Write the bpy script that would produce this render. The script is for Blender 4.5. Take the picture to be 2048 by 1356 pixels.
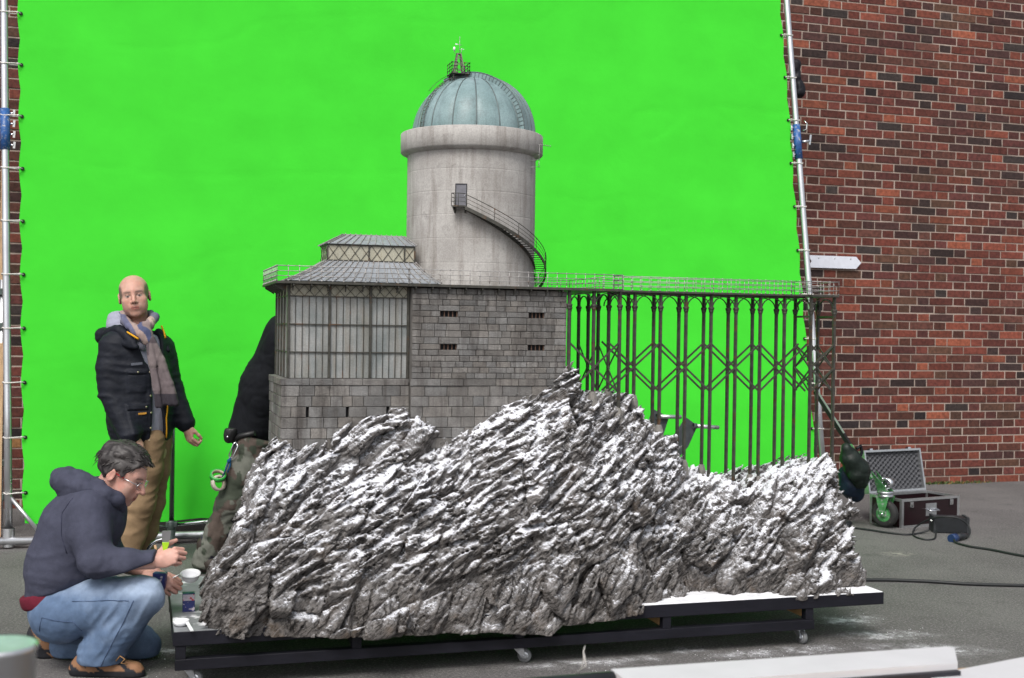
import bpy, bmesh, math, random
import numpy as np
from mathutils import Vector, Matrix

# ------------------------------------------------------------------ scene / camera / light
for o in list(bpy.data.objects): bpy.data.objects.remove(o, do_unlink=True)
scene = bpy.context.scene
COL = scene.collection
CAM_H = 1.45; FPX = 2430.0
TH = math.radians(17.0); ROLL = 0.0145; PITCH = -18/2430.0
fw0 = Vector((math.sin(TH), math.cos(TH), 0)); rt0 = Vector((math.cos(TH), -math.sin(TH), 0)); up0 = Vector((0, 0, 1))
fw = fw0*math.cos(PITCH)+up0*math.sin(PITCH); up1 = -fw0*math.sin(PITCH)+up0*math.cos(PITCH)
rt = rt0*math.cos(ROLL)+up1*math.sin(ROLL); up = up1*math.cos(ROLL)-rt0*math.sin(ROLL)
CAMP = Vector((0, 0, CAM_H))
cam = bpy.data.cameras.new('camera'); camo = bpy.data.objects.new('camera', cam); COL.objects.link(camo)
cam.sensor_width = 36.0; cam.lens = FPX/2048*36.0; cam.clip_end = 300; cam.clip_start = 0.05
m = Matrix.Identity(4)
for i in range(3):
    m[i][0] = rt[i]; m[i][1] = up[i]; m[i][2] = -fw[i]; m[i][3] = CAMP[i]
camo.matrix_world = m
cam.dof.use_dof = True; cam.dof.focus_distance = 5.6; cam.dof.aperture_fstop = 7.0
scene.camera = camo

SUN_EL = math.radians(52); SUN_AZ = math.radians(212)      # azimuth clockwise from +Y: behind the camera, to its left
world = bpy.data.worlds.new('World'); scene.world = world; world.use_nodes = True
nt = world.node_tree; nt.nodes.clear()
wo = nt.nodes.new('ShaderNodeOutputWorld'); bg = nt.nodes.new('ShaderNodeBackground')
sky = nt.nodes.new('ShaderNodeTexSky'); sky.sky_type = 'NISHITA'; sky.sun_disc = False
sky.sun_elevation = SUN_EL; sky.sun_rotation = SUN_AZ; sky.air_density = 1.0; sky.dust_density = 4.0; sky.ozone_density = 1.0
hs = nt.nodes.new('ShaderNodeHueSaturation'); hs.inputs['Saturation'].default_value = 0.35
nt.links.new(sky.outputs[0], hs.inputs['Color']); nt.links.new(hs.outputs[0], bg.inputs[0]); nt.links.new(bg.outputs[0], wo.inputs[0])
bg.inputs[1].default_value = 0.13
sl = bpy.data.lights.new('sun', 'SUN'); so = bpy.data.objects.new('sun', sl); COL.objects.link(so)
sl.energy = 1.5; sl.angle = math.radians(22); sl.color = (1.0, 0.965, 0.92)
sd = Vector((math.sin(SUN_AZ)*math.cos(SUN_EL), math.cos(SUN_AZ)*math.cos(SUN_EL), math.sin(SUN_EL)))
so.rotation_euler = sd.to_track_quat('Z', 'Y').to_euler()
scene.view_settings.view_transform = 'Standard'; scene.view_settings.look = 'None'
scene.view_settings.exposure = 0.45; scene.view_settings.gamma = 1.0; scene.view_settings.use_curve_mapping = False

R = random.Random(7)

# ------------------------------------------------------------------ helpers
def ray(px, py): return fw + rt*((px-1024)/FPX) - up*((py-678)/FPX)
def at(px, py, Y):                      # point of the place seen at a photo pixel, on the vertical plane at distance Y
    d = ray(px, py); return CAMP + d*(Y/d.y)
def gnd(px, py, z=0.0):
    d = ray(px, py); return CAMP + d*((z-CAM_H)/d.z)
def proj(p):
    v = Vector(p)-CAMP; dz = v.dot(fw)
    return 1024+FPX*v.dot(rt)/dz, 678-FPX*v.dot(up)/dz, dz

def link(o, parent=None):
    COL.objects.link(o)
    if parent is not None: o.parent = parent
    return o
def tag(o, label, cat, group=None):
    o['label'] = label; o['category'] = cat
    if group: o['group'] = group
    return o
def thing(name, label, cat, base=(0, 0, 0), group=None):
    o = bpy.data.objects.new(name, None); o.location = base; o.empty_display_size = 0.1
    link(o); tag(o, label, cat, group); return o

class MB:
    """collects shapes in world coordinates; build() links them as one mesh object"""
    def __init__(s): s.v = []; s.f = []; s.c = []; s.sm = []
    def add(s, vs, fs, smooth=False, col=None):
        n = len(s.v); s.v.extend([tuple(v) for v in vs])
        for f in fs: s.f.append(tuple(i+n for i in f)); s.sm.append(smooth)
        s.c.extend([col or (1, 1, 1)]*len(vs)); return s
    def hexa(s, p, bev=0, col=None):
        """8 corners: bottom 4 (ccw from above) then top 4"""
        return s.add(p, [(3, 2, 1, 0), (4, 5, 6, 7), (0, 1, 5, 4), (1, 2, 6, 5), (2, 3, 7, 6), (3, 0, 4, 7)], col=col)
    def box(s, x0, x1, y0, y1, z0, z1, b=0.0, col=None):
        if b <= 0:
            return s.hexa([(x0, y0, z0), (x1, y0, z0), (x1, y1, z0), (x0, y1, z0), (x0, y0, z1), (x1, y0, z1), (x1, y1, z1), (x0, y1, z1)], col=col)
        bm = bmesh.new()
        vs = [bm.verts.new(p) for p in [(x0, y0, z0), (x1, y0, z0), (x1, y1, z0), (x0, y1, z0), (x0, y0, z1), (x1, y0, z1), (x1, y1, z1), (x0, y1, z1)]]
        for f in [(3, 2, 1, 0), (4, 5, 6, 7), (0, 1, 5, 4), (1, 2, 6, 5), (2, 3, 7, 6), (3, 0, 4, 7)]: bm.faces.new([vs[i] for i in f])
        bmesh.ops.bevel(bm, geom=list(bm.edges), offset=b, segments=1, affect='EDGES')
        bm.verts.index_update()
        s.add([v.co[:] for v in bm.verts], [[v.index for v in f.verts] for f in bm.faces], col=col); bm.free(); return s
    def bar(s, p0, p1, w, h, upv=(0, 0, 1), col=None):
        """rectangular bar p0->p1, width w (sideways) height h (along upv)"""
        p0 = Vector(p0); p1 = Vector(p1); d = (p1-p0).normalized(); u = Vector(upv)
        sd_ = d.cross(u)
        if sd_.length < 1e-5: sd_ = d.cross(Vector((0, 1, 0)))
        sd_.normalize(); u = sd_.cross(d).normalized(); a = sd_*(w/2); b = u*(h/2)
        q = [p0-a-b, p0+a-b, p1+a-b, p1-a-b, p0-a+b, p0+a+b, p1+a+b, p1-a+b]
        return s.hexa([v[:] for v in q], col=col)
    def tube(s, pts, r, n=8, col=None, caps=True, smooth=True):
        """tube along pts; r number or list"""
        pts = [Vector(p) for p in pts]; k = len(pts); rs = r if isinstance(r, (list, tuple)) else [r]*k
        vs = []; fs = []; prev = None
        for i, p in enumerate(pts):
            d = (pts[min(i+1, k-1)]-pts[max(i-1, 0)])
            if d.length < 1e-9: d = Vector((0, 0, 1))
            d.normalize()
            if prev is None:
                a = d.orthogonal().normalized()
            else:
                a = prev-d*prev.dot(d); a = a.normalized() if a.length > 1e-6 else d.orthogonal().normalized()
            prev = a; b = d.cross(a)
            for j in range(n):
                t = 2*math.pi*j/n; vs.append((p+(a*math.cos(t)+b*math.sin(t))*rs[i])[:])
        for i in range(k-1):
            for j in range(n):
                j2 = (j+1) % n; fs.append((i*n+j, i*n+j2, (i+1)*n+j2, (i+1)*n+j))
        n0 = len(s.v); s.add(vs, fs, smooth, col)
        if caps:
            s.f.append(tuple(n0+j for j in reversed(range(n)))); s.sm.append(False)
            s.f.append(tuple(n0+(k-1)*n+j for j in range(n))); s.sm.append(False)
        return s
    def lathe(s, prof, c, n=24, axis=None, col=None, smooth=True, a0=0.0, a1=2*math.pi):
        """profile [(r,z)] turned about the axis through c (default vertical)"""
        c = Vector(c); ax = Vector(axis).normalized() if axis is not None else Vector((0, 0, 1))
        u = ax.orthogonal().normalized() if axis is not None else Vector((1, 0, 0)); w = ax.cross(u)
        full = abs(a1-a0-2*math.pi) < 1e-6; m_ = n if full else n+1
        vs = []; fs = []
        for (r, z) in prof:
            for j in range(m_):
                t = a0+(a1-a0)*j/n; vs.append((c+ax*z+(u*math.cos(t)+w*math.sin(t))*r)[:])
        for i in range(len(prof)-1):
            for j in range(n):
                j2 = (j+1) % m_; fs.append((i*m_+j, i*m_+j2, (i+1)*m_+j2, (i+1)*m_+j))
        return s.add(vs, fs, smooth, col)
    def prism(s, poly, y0, y1, plane='xz', col=None):
        """polygon in a plane extruded along the third axis"""
        k = len(poly)
        if plane == 'xz': a = [(x, y0, z) for x, z in poly]; b = [(x, y1, z) for x, z in poly]
        elif plane == 'yz': a = [(y0, x, z) for x, z in poly]; b = [(y1, x, z) for x, z in poly]
        else: a = [(x, z, y0) for x, z in poly]; b = [(x, z, y1) for x, z in poly]
        return s.add(a+b, [tuple(range(k)), tuple(reversed(range(k, 2*k)))]+[(i, k+i, k+(i+1) % k, (i+1) % k) for i in range(k)], col=col)
    def build(s, name, mat, parent=None, base=None, kind=None, fixn=True):
        """vertices become relative to the thing's base (parent's world position)"""
        o = mesh_obj(name, s.v, s.f, mat, parent, base, s.sm, s.c, fixn)
        if kind: o['kind'] = kind
        return o

def wpos(o):
    p = Vector((0, 0, 0))
    while o is not None: p = p+Vector(o.location); o = o.parent
    return p
def mesh_obj(name, v, f, mat, parent=None, base=None, smooth=None, cols=None, fixn=True):
    me = bpy.data.meshes.new(name)
    org = wpos(parent) if parent is not None else Vector(base or (0, 0, 0))
    va = np.asarray(v, dtype=np.float64)-np.array(org[:])
    me.from_pydata(va.tolist() if len(va) < 60000 else va, [], f)
    if fixn:
        bm = bmesh.new(); bm.from_mesh(me); bmesh.ops.recalc_face_normals(bm, faces=list(bm.faces)); bm.to_mesh(me); bm.free()
    if smooth is not None:
        sm = smooth if not isinstance(smooth, bool) else [smooth]*len(me.polygons)
        me.polygons.foreach_set('use_smooth', np.asarray(sm, dtype=bool))
    if cols is not None and len(cols) == len(me.vertices):
        ca = np.ones((len(cols), 4), dtype=np.float32); ca[:, :3] = np.asarray(cols, dtype=np.float32)[:, :3]
        at_ = me.color_attributes.new('Col', 'FLOAT_COLOR', 'POINT'); at_.data.foreach_set('color', ca.ravel())
    me.update()
    if mat is not None: me.materials.append(mat)
    o = bpy.data.objects.new(name, me)
    if parent is None: o.location = org
    link(o, parent); return o

def lin(r, g, b):                       # 0..255 sRGB to linear
    return tuple(((c/255)/12.92 if c/255 <= 0.04045 else ((c/255+0.055)/1.055)**2.4) for c in (r, g, b))

def mat(name, col=(.5, .5, .5), rough=.6, metal=0.0, var=.15, vs=10.0, bump=0.0, bs=60.0, col2=None, c2=(.45, .65), s2=6.0,
        attr=False, objcol=False, spec=.5, stretch=None, sss=0.0, coat=0.0, rvar=0.0):
    """principled material: base colour (constant, vertex colour or object colour), noise variation, second colour in patches, bump"""
    M = bpy.data.materials.new(name); M.use_nodes = True; nt = M.node_tree; N = nt.nodes; L = nt.links
    b = N['Principled BSDF']; b.inputs['Roughness'].default_value = rough; b.inputs['Metallic'].default_value = metal
    b.inputs['Specular IOR Level'].default_value = spec
    if coat: b.inputs['Coat Weight'].default_value = coat
    geo = N.new('ShaderNodeNewGeometry'); vec = geo.outputs['Position']
    if stretch:
        mp = N.new('ShaderNodeMapping'); mp.inputs['Scale'].default_value = stretch; L.new(vec, mp.inputs[0]); vec = mp.outputs[0]
    if attr:
        a = N.new('ShaderNodeVertexColor'); a.layer_name = 'Col'; c = a.outputs[0]
    elif objcol:
        a = N.new('ShaderNodeObjectInfo'); c = a.outputs['Color']
    else:
        a = N.new('ShaderNodeRGB'); a.outputs[0].default_value = (*col, 1); c = a.outputs[0]
    def noise(sc, det=4, ro=.6):
        n = N.new('ShaderNodeTexNoise'); n.inputs['Scale'].default_value = sc; n.inputs['Detail'].default_value = det
        n.inputs['Roughness'].default_value = ro; L.new(vec, n.inputs['Vector']); return n.outputs[0]
    if col2 is not None:
        rm = N.new('ShaderNodeMapRange'); rm.inputs[1].default_value = c2[0]; rm.inputs[2].default_value = c2[1]; L.new(noise(s2, 5, .65), rm.inputs[0])
        mx = N.new('ShaderNodeMix'); mx.data_type = 'RGBA'; L.new(rm.outputs[0], mx.inputs['Factor']); L.new(c, mx.inputs['A'])
        mx.inputs['B'].default_value = (*col2, 1); c = mx.outputs['Result']
    if var > 0:
        rm = N.new('ShaderNodeMapRange'); rm.inputs[1].default_value = .3; rm.inputs[2].default_value = .7
        rm.inputs[3].default_value = 1-var; rm.inputs[4].default_value = 1+var; L.new(noise(vs), rm.inputs[0])
        mx = N.new('ShaderNodeMix'); mx.data_type = 'RGBA'; mx.blend_type = 'MULTIPLY'; mx.inputs['Factor'].default_value = 1
        L.new(c, mx.inputs['A']); L.new(rm.outputs[0], mx.inputs['B']); c = mx.outputs['Result']
    L.new(c, b.inputs['Base Color'])
    if rvar > 0:
        rm = N.new('ShaderNodeMapRange'); rm.inputs[1].default_value = .3; rm.inputs[2].default_value = .7
        rm.inputs[3].default_value = rough-rvar; rm.inputs[4].default_value = rough+rvar; L.new(noise(vs*2.3), rm.inputs[0]); L.new(rm.outputs[0], b.inputs['Roughness'])
    if bump > 0:
        bp = N.new('ShaderNodeBump'); bp.inputs['Strength'].default_value = 1.0; bp.inputs['Distance'].default_value = bump
        L.new(noise(bs, 5), bp.inputs['Height']); L.new(bp.outputs[0], b.inputs['Normal'])
    if sss > 0:
        b.inputs['Subsurface Weight'].default_value = sss; b.inputs['Subsurface Radius'].default_value = (.01, .004, .002); b.inputs['Subsurface Scale'].default_value = 1.0
    return M

# ---- numpy noise, distance fields and a surface-nets mesher
_NT = {}
def vnoise(P, seed=0):
    """smooth value noise in -1..1 from a random table"""
    if seed not in _NT: _NT[seed] = (np.random.RandomState(seed+900).rand(64*64*64).astype(np.float32)*2-1)
    T = _NT[seed]; P = np.asarray(P, dtype=np.float32); n = len(P); out = np.empty(n, np.float32)
    for s0 in range(0, n, 60000):
        p = P[s0:s0+60000]; i = np.floor(p).astype(np.int32); t = p-i; t = t*t*(3-2*t)
        x0 = (i[:, 0] & 63)*4096; x1 = ((i[:, 0]+1) & 63)*4096; y0 = (i[:, 1] & 63)*64; y1 = ((i[:, 1]+1) & 63)*64; z0 = i[:, 2] & 63; z1 = (i[:, 2]+1) & 63
        tz = t[:, 2]; a = T[x0+y0+z0]; a += (T[x0+y0+z1]-a)*tz; b = T[x0+y1+z0]; b += (T[x0+y1+z1]-b)*tz
        c = T[x1+y0+z0]; c += (T[x1+y0+z1]-c)*tz; d = T[x1+y1+z0]; d += (T[x1+y1+z1]-d)*tz
        a += (b-a)*t[:, 1]; c += (d-c)*t[:, 1]; out[s0:s0+60000] = a+(c-a)*t[:, 0]
    return out
def fbm(P, oct=3, seed=0):
    P = np.asarray(P, dtype=np.float32); s = 0; a = 1.0; tot = 0
    for k in range(oct): s = s+a*vnoise(P*(2**k)+k*17.3, seed+k); tot += a; a *= .5
    return s/tot
_VT = {}
def voronoi(P, seed=0, jit=.9):
    """F1, F2, a random number of the nearest cell and a random tilt across it (cells come from one random table)"""
    P = np.asarray(P, dtype=np.float32); n = len(P); T = 64
    if seed not in _VT:
        tab = np.random.RandomState(seed).rand(T*T*T, 4).astype(np.float32); tab[:, :3] = .5+(tab[:, :3]-.5)*jit; _VT[seed] = tab
    tab = _VT[seed]
    f1o = np.empty(n, np.float32); f2o = np.empty(n, np.float32); co = np.empty(n, np.float32); to = np.empty(n, np.float32)
    for s0 in range(0, n, 60000):
        p = P[s0:s0+60000]; i = np.floor(p).astype(np.int32); fr = p-i
        f1 = np.full(len(p), 9., np.float32); f2 = f1.copy(); bi = np.zeros(len(p), np.int32); bc = np.zeros(len(p), np.int32)
        x, y, z = fr[:, 0], fr[:, 1], fr[:, 2]
        for dx in (-1, 0, 1):
            ia = ((i[:, 0]+dx) & 63)*4096
            for dy in (-1, 0, 1):
                ib = ia+((i[:, 1]+dy) & 63)*64
                for dz in (-1, 0, 1):
                    k_ = ib+((i[:, 2]+dz) & 63); q = tab[k_]
                    d = (x-dx-q[:, 0])**2+(y-dy-q[:, 1])**2+(z-dz-q[:, 2])**2
                    near = d < f1; f2 = np.where(near, f1, np.minimum(f2, d)); bi = np.where(near, k_, bi); bc = np.where(near, dx*9+dy*3+dz+13, bc); f1 = np.minimum(f1, d)
        q = tab[bi]; cid = q[:, 3]; f1o[s0:s0+60000] = np.sqrt(f1); f2o[s0:s0+60000] = np.sqrt(f2); co[s0:s0+60000] = cid
        ox = (x-(bc//9-1)-q[:, 0], y-(bc//3 % 3-1)-q[:, 1], z-(bc % 3-1)-q[:, 2])
        to[s0:s0+60000] = sum(ox[k]*(((cid*m_) % 1.0)-.5) for k, m_ in enumerate((57.31, 131.7, 311.9)))
    return f1o, f2o, co, to
def surface_nets(F, org, h):
    """quads of the zero level of F (negative inside), vertices in space"""
    nx, ny, nz = F.shape; S = F < 0
    c = [S[i:nx-1+i, j:ny-1+j, k:nz-1+k] for i in (0, 1) for j in (0, 1) for k in (0, 1)]
    n = sum(x.astype(np.int8) for x in c); act = (n > 0) & (n < 8)
    ix, iy, iz = np.nonzero(act); idx = np.full(act.shape, -1, np.int64); idx[ix, iy, iz] = np.arange(len(ix))
    acc = np.zeros((len(ix), 3)); cnt = np.zeros(len(ix))
    cs = [(i, j, k) for i in (0, 1) for j in (0, 1) for k in (0, 1)]
    for a in range(8):
        for b in range(a+1, 8):
            A, B = cs[a], cs[b]
            if sum(abs(A[t]-B[t]) for t in range(3)) != 1: continue
            fa = F[ix+A[0], iy+A[1], iz+A[2]]; fb = F[ix+B[0], iy+B[1], iz+B[2]]; mk = (fa < 0) != (fb < 0)
            t = np.where(mk, fa/np.where(mk, fa-fb, 1), 0)
            for q in range(3): acc[:, q] += np.where(mk, A[q]+t*(B[q]-A[q]), 0)
            cnt += mk
    V = (np.stack([ix, iy, iz], 1)+acc/cnt[:, None])*h+np.asarray(org)
    Q = []
    for ax in range(3):
        sl0 = [slice(1, -1)]*3; sl1 = [slice(1, -1)]*3
        sl0[ax] = slice(0, F.shape[ax]-1); sl1[ax] = slice(1, F.shape[ax])
        s0 = S[tuple(sl0)]; s1 = S[tuple(sl1)]
        g = np.argwhere(s0 != s1)
        if len(g) == 0: continue
        inside0 = s0[g[:, 0], g[:, 1], g[:, 2]]
        off = np.array([1, 1, 1]); off[ax] = 0; g = g+off
        o1, o2 = [(1, 2), (2, 0), (0, 1)][ax]
        def cell(d1, d2):
            q = g.copy(); q[:, o1] -= d1; q[:, o2] -= d2; return idx[q[:, 0], q[:, 1], q[:, 2]]
        quad = np.stack([cell(1, 1), cell(0, 1), cell(0, 0), cell(1, 0)], 1)
        quad[~inside0] = quad[~inside0][:, ::-1]
        Q.append(quad)
    Q = np.concatenate(Q); Q = Q[(Q >= 0).all(1)]
    return V, Q
def sd_cone(P, a, b, ra, rb):
    a = np.asarray(a, float); b = np.asarray(b, float); d = b-a; t = np.clip(((P-a)@d)/max(d@d, 1e-9), 0, 1)
    return np.linalg.norm(P-(a+t[:, None]*d), axis=1)-(ra+(rb-ra)*t)
def sd_ell(P, c, r, rot=None):
    q = P-np.asarray(c, float)
    if rot is not None: q = q@rot
    r = np.asarray(r, float); k0 = np.linalg.norm(q/r, axis=1); k1 = np.linalg.norm(q/(r*r), axis=1)
    return k0*(k0-1)/np.maximum(k1, 1e-6)
def smin(a, b, k):
    h = np.clip(.5+.5*(b-a)/k, 0, 1); return b*(1-h)+a*h-k*h*(1-h)
def smax(a, b, k): return -smin(-a, -b, k)
def grid_mesh(fn, lo, hi, h, coarse=None, margin=0.012):
    """mesh of fn<0 inside the box lo..hi; the field is filled only in blocks near the surface"""
    lo = np.asarray(lo, float); hi = np.asarray(hi, float); B = 4; nb = (np.ceil((hi-lo)/(h*B)).astype(int)+1); n = nb*B
    cf = coarse or fn
    cax = [lo[i]+(np.arange(nb[i])*B+(B-1)/2)*h for i in range(3)]
    C = cf(np.stack(np.meshgrid(*cax, indexing='ij'), -1).reshape(-1, 3)).reshape(nb)
    act = np.abs(C) < h*B*.87*1.5+margin
    F = np.repeat(np.repeat(np.repeat(np.where(C < 0, -.1, .1).astype(np.float32), B, 0), B, 1), B, 2)
    bi = np.argwhere(act); off = np.stack(np.meshgrid(*[np.arange(B)]*3, indexing='ij'), -1).reshape(-1, 3)
    for s0 in range(0, len(bi), 6000):
        ii = (bi[s0:s0+6000, None, :]*B+off[None]).reshape(-1, 3)
        F[ii[:, 0], ii[:, 1], ii[:, 2]] = fn(lo+ii*h)
    F[0], F[-1], F[:, 0], F[:, -1], F[:, :, 0], F[:, :, -1] = [np.maximum(s, 1e-3) for s in (F[0], F[-1], F[:, 0], F[:, -1], F[:, :, 0], F[:, :, -1])]
    return surface_nets(F, lo, h)

# ------------------------------------------------------------------ ground
def asphalt_mat():
    M = bpy.data.materials.new('asphalt'); M.use_nodes = True; nt = M.node_tree; N = nt.nodes; L = nt.links
    b = N['Principled BSDF']; b.inputs['Roughness'].default_value = .85; b.inputs['Specular IOR Level'].default_value = .3
    geo = N.new('ShaderNodeNewGeometry'); P = geo.outputs['Position']
    def noise(sc, det=4, ro=.6):
        n = N.new('ShaderNodeTexNoise'); n.inputs['Scale'].default_value = sc; n.inputs['Detail'].default_value = det
        n.inputs['Roughness'].default_value = ro; L.new(P, n.inputs['Vector']); return n.outputs[0]
    def rng(x, a, b_, c=0., d=1.):
        r = N.new('ShaderNodeMapRange'); r.inputs[1].default_value = a; r.inputs[2].default_value = b_; r.inputs[3].default_value = c; r.inputs[4].default_value = d; L.new(x, r.inputs[0]); return r.outputs[0]
    def mth(op, a, b_):
        m_ = N.new('ShaderNodeMath'); m_.operation = op
        for i, x in enumerate((a, b_)):
            if isinstance(x, (int, float)): m_.inputs[i].default_value = x
            else: L.new(x, m_.inputs[i])
        m_.use_clamp = op != 'DISTANCE'; return m_.outputs[0]
    def mix(fac, a, b_, bl='MIX'):
        m_ = N.new('ShaderNodeMix'); m_.data_type = 'RGBA'; m_.blend_type = bl
        if isinstance(fac, (int, float)): m_.inputs['Factor'].default_value = fac
        else: L.new(fac, m_.inputs['Factor'])
        for k, x in (('A', a), ('B', b_)):
            if isinstance(x, tuple): m_.inputs[k].default_value = (*x, 1)
            else: L.new(x, m_.inputs[k])
        return m_.outputs['Result']
    c = mix(rng(noise(1.3, 5), .35, .65), (.090, .085, .085), (.130, .124, .122))
    c = mix(rng(noise(80, 4, .9), .50, .66), c, (.30, .29, .28))                   # aggregate
    c = mix(rng(noise(70, 5, .85), .54, .68), c, (.03, .03, .029))
    c = mix(mth('MULTIPLY', rng(noise(5.5, 6, .7), .55, .75), .6), c, (.055, .054, .05))     # damp and oil stains
    # pale scuffs and spilled snow powder
    def spot(x, y, rx, ry, a):
        mp = N.new('ShaderNodeMapping'); mp.vector_type = 'TEXTURE'; mp.inputs['Location'].default_value = (x, y, 0); mp.inputs['Rotation'].default_value = (0, 0, a); mp.inputs['Scale'].default_value = (rx, ry, 1)
        L.new(P, mp.inputs[0]); g = N.new('ShaderNodeVectorMath'); g.operation = 'LENGTH'; L.new(mp.outputs[0], g.inputs[0]); return rng(g.outputs['Value'], .0, 1., 1., 0.)
    tot = None
    for (px, py, rx, ry, a) in [(1770, 1270, .42, .15, -.2), (1700, 1240, .35, .2, .3), (1500, 1308, .3, .1, .0), (1180, 1325, .6, .12, .0), (1370, 1300, .3, .1, 0), (1600, 1300, .4, .12, 0), (350, 1300, .25, .12, 0), (1850, 1300, .5, .2, -.3)]:
        p = gnd(px, py); s = spot(p.x, p.y, rx, ry, a); tot = s if tot is None else mth('MAXIMUM', tot, s)
    n1 = rng(noise(9, 6, .75), .35, .75); n2 = rng(noise(150, 3, .7), .42, .62)
    pw = mth('MULTIPLY', tot, n1); pw = mth('MULTIPLY', rng(pw, .10, .62), mth('ADD', n2, rng(pw, .25, .6)))
    c = mix(pw, c, (.78, .79, .82))
    p = gnd(1795, 1108); c = mix(mth('MULTIPLY', spot(p.x, p.y, .14, .12, .0), rng(noise(22, 4), .45, .6)), c, (.36, .34, .3))
    L.new(c, b.inputs['Base Color'])
    bp = N.new('ShaderNodeBump'); bp.inputs['Distance'].default_value = .004; L.new(noise(190, 4, .7), bp.inputs['Height']); L.new(bp.outputs[0], b.inputs['Normal'])
    return M
g = MB(); g.add([(-60, -60, 0), (60, -60, 0), (60, 60, 0), (-60, 60, 0)], [(0, 1, 2, 3)])
go = g.build('ground', asphalt_mat()); go['kind'] = 'structure'

# ------------------------------------------------------------------ brick wall (Flemish bond)
WY = 10.2
MORTAR = mat('mortar', (.37, .30, .255), .95, var=.35, vs=5, col2=(.22, .17, .14), c2=(.5, .7), s2=2.5, bump=.003, bs=120)
def brick_material(name, objcol):
    M = mat(name, rough=.78, var=.38, vs=30, col2=(.035, .024, .02), c2=(.55, .95), s2=1.3, bump=.003, bs=90, attr=not objcol, objcol=objcol, spec=.3, rvar=.12)
    return M
BR_O = brick_material('brick_fired_clay', True); BR_A = brick_material('brick_fired_clay_joined', False)
wall = thing('brick_wall', 'tall red brick wall in mixed red, brown and near black bricks', 'wall', (4.0, WY, 0))
mb = MB(); mb.box(-5, 14, WY, WY+.4, -.1, 6.4); mb.build('mortar_bed', MORTAR, wall)
CH, JT, SL, HL = .0800, .0120, .2650, .1240
PAL = [((102, 54, 47), 26), ((112, 58, 48), 18), ((92, 51, 48), 16), ((126, 67, 53), 10), ((84, 50, 42), 12), ((72, 47, 45), 8), ((58, 44, 43), 5), ((62, 53, 52), 3), ((90, 62, 50), 4), ((138, 76, 57), 4), ((46, 38, 40), 2), ((140, 100, 62), .15), ((100, 62, 54), 10)]
PALW = [w for _, w in PAL]
def brick_mesh(L_, seed):
    r = random.Random(seed); j = lambda a: r.uniform(-a, a)
    H_ = CH-JT; D = .005; b = .002
    o = [(-L_/2+j(.002), 0, -H_/2+j(.0015)), (L_/2+j(.002), 0, -H_/2+j(.0015)), (L_/2+j(.002), 0, H_/2+j(.0015)), (-L_/2+j(.002), 0, H_/2+j(.0015))]
    fr = []
    for (x, y, z) in o: fr.append((x-math.copysign(b+abs(j(.003)), x), -D, z-math.copysign(b+abs(j(.002)), z)))
    back = [(x, .004, z) for x, y, z in o]; mid = [(x, -D+b, z) for x, y, z in o]
    v = fr+mid+back; f = [(0, 1, 2, 3)]
    for k in range(4): n = (k+1) % 4; f += [(k, k+4, n+4, n), (k+4, k+8, n+8, n+4)]
    return v, f
BM = {}
for kind, L_ in (('s', SL), ('h', HL)):
    for k in range(4): BM[kind, k] = brick_mesh(L_, 31*k+ord(kind))
bricks = []; rb = random.Random(3)
PER = SL+HL+2*JT
for row in range(80):
    z = row*CH+CH/2-.01
    x = -5+((row % 2)*PER/2)+rb.uniform(-.012, .012)
    while x < 14:
        for kind, L_ in (('s', SL), ('h', HL)):
            col = rb.choices(PAL, PALW)[0][0]; q = rb.uniform(.80, 1.08); gy_ = sum(col)/3; c = lin(*[min(255, (a*.94+gy_*.06)*q*k_) for a, k_ in zip(col, (1.0, .99, .97))])
            bricks.append((x+L_/2, z, kind, rb.randrange(4), c, rb.uniform(-.003, .003), rb.uniform(-.012, .012) if rb.random() < .3 else rb.uniform(-.004, .004)))
            x += L_+JT
def vis(bk):
    px, py, dz = proj((bk[0], WY, bk[1]))
    lim = 1592+ (py/950)*60
    return bk[2] == 's' and px > lim and px < 2040 and py > 4 and py < 958 and not (1690 < px < 1880 and py > 885) and not (py > 575 and px < 1690)
cand = sorted([b for b in bricks if vis(b)], key=lambda b: -1/proj((b[0], WY, b[1]))[2])
pick = set(id(b) for b in cand[::-1][-300:]) if len(cand) <= 300 else set(id(b) for b in sorted(cand, key=lambda b: proj((b[0], WY, b[1]))[2])[:300])
jm = MB(); shared = {}
for b in bricks:
    v, f = BM[b[2], b[3]]
    if id(b) in pick:
        key = (b[2], b[3])
        if key not in shared:
            me = bpy.data.meshes.new('brick'); me.from_pydata(v, [], f); me.materials.append(BR_O); me.update(); shared[key] = me
        o = bpy.data.objects.new('brick', shared[key]); o.location = (b[0]-4.0, b[5], b[1]); o.rotation_euler = (0, b[6], 0); o.color = (*b[4], 1); link(o, wall)
    else:
        s_, c_ = math.sin(b[6]), math.cos(b[6])
        jm.add([(b[0]+x*c_+z*s_, WY+y+b[5], b[1]-x*s_+z*c_) for x, y, z in v], f, col=b[4])
jm.build('remaining_bricks', BR_A, wall, kind='stuff', fixn=False)
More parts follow.
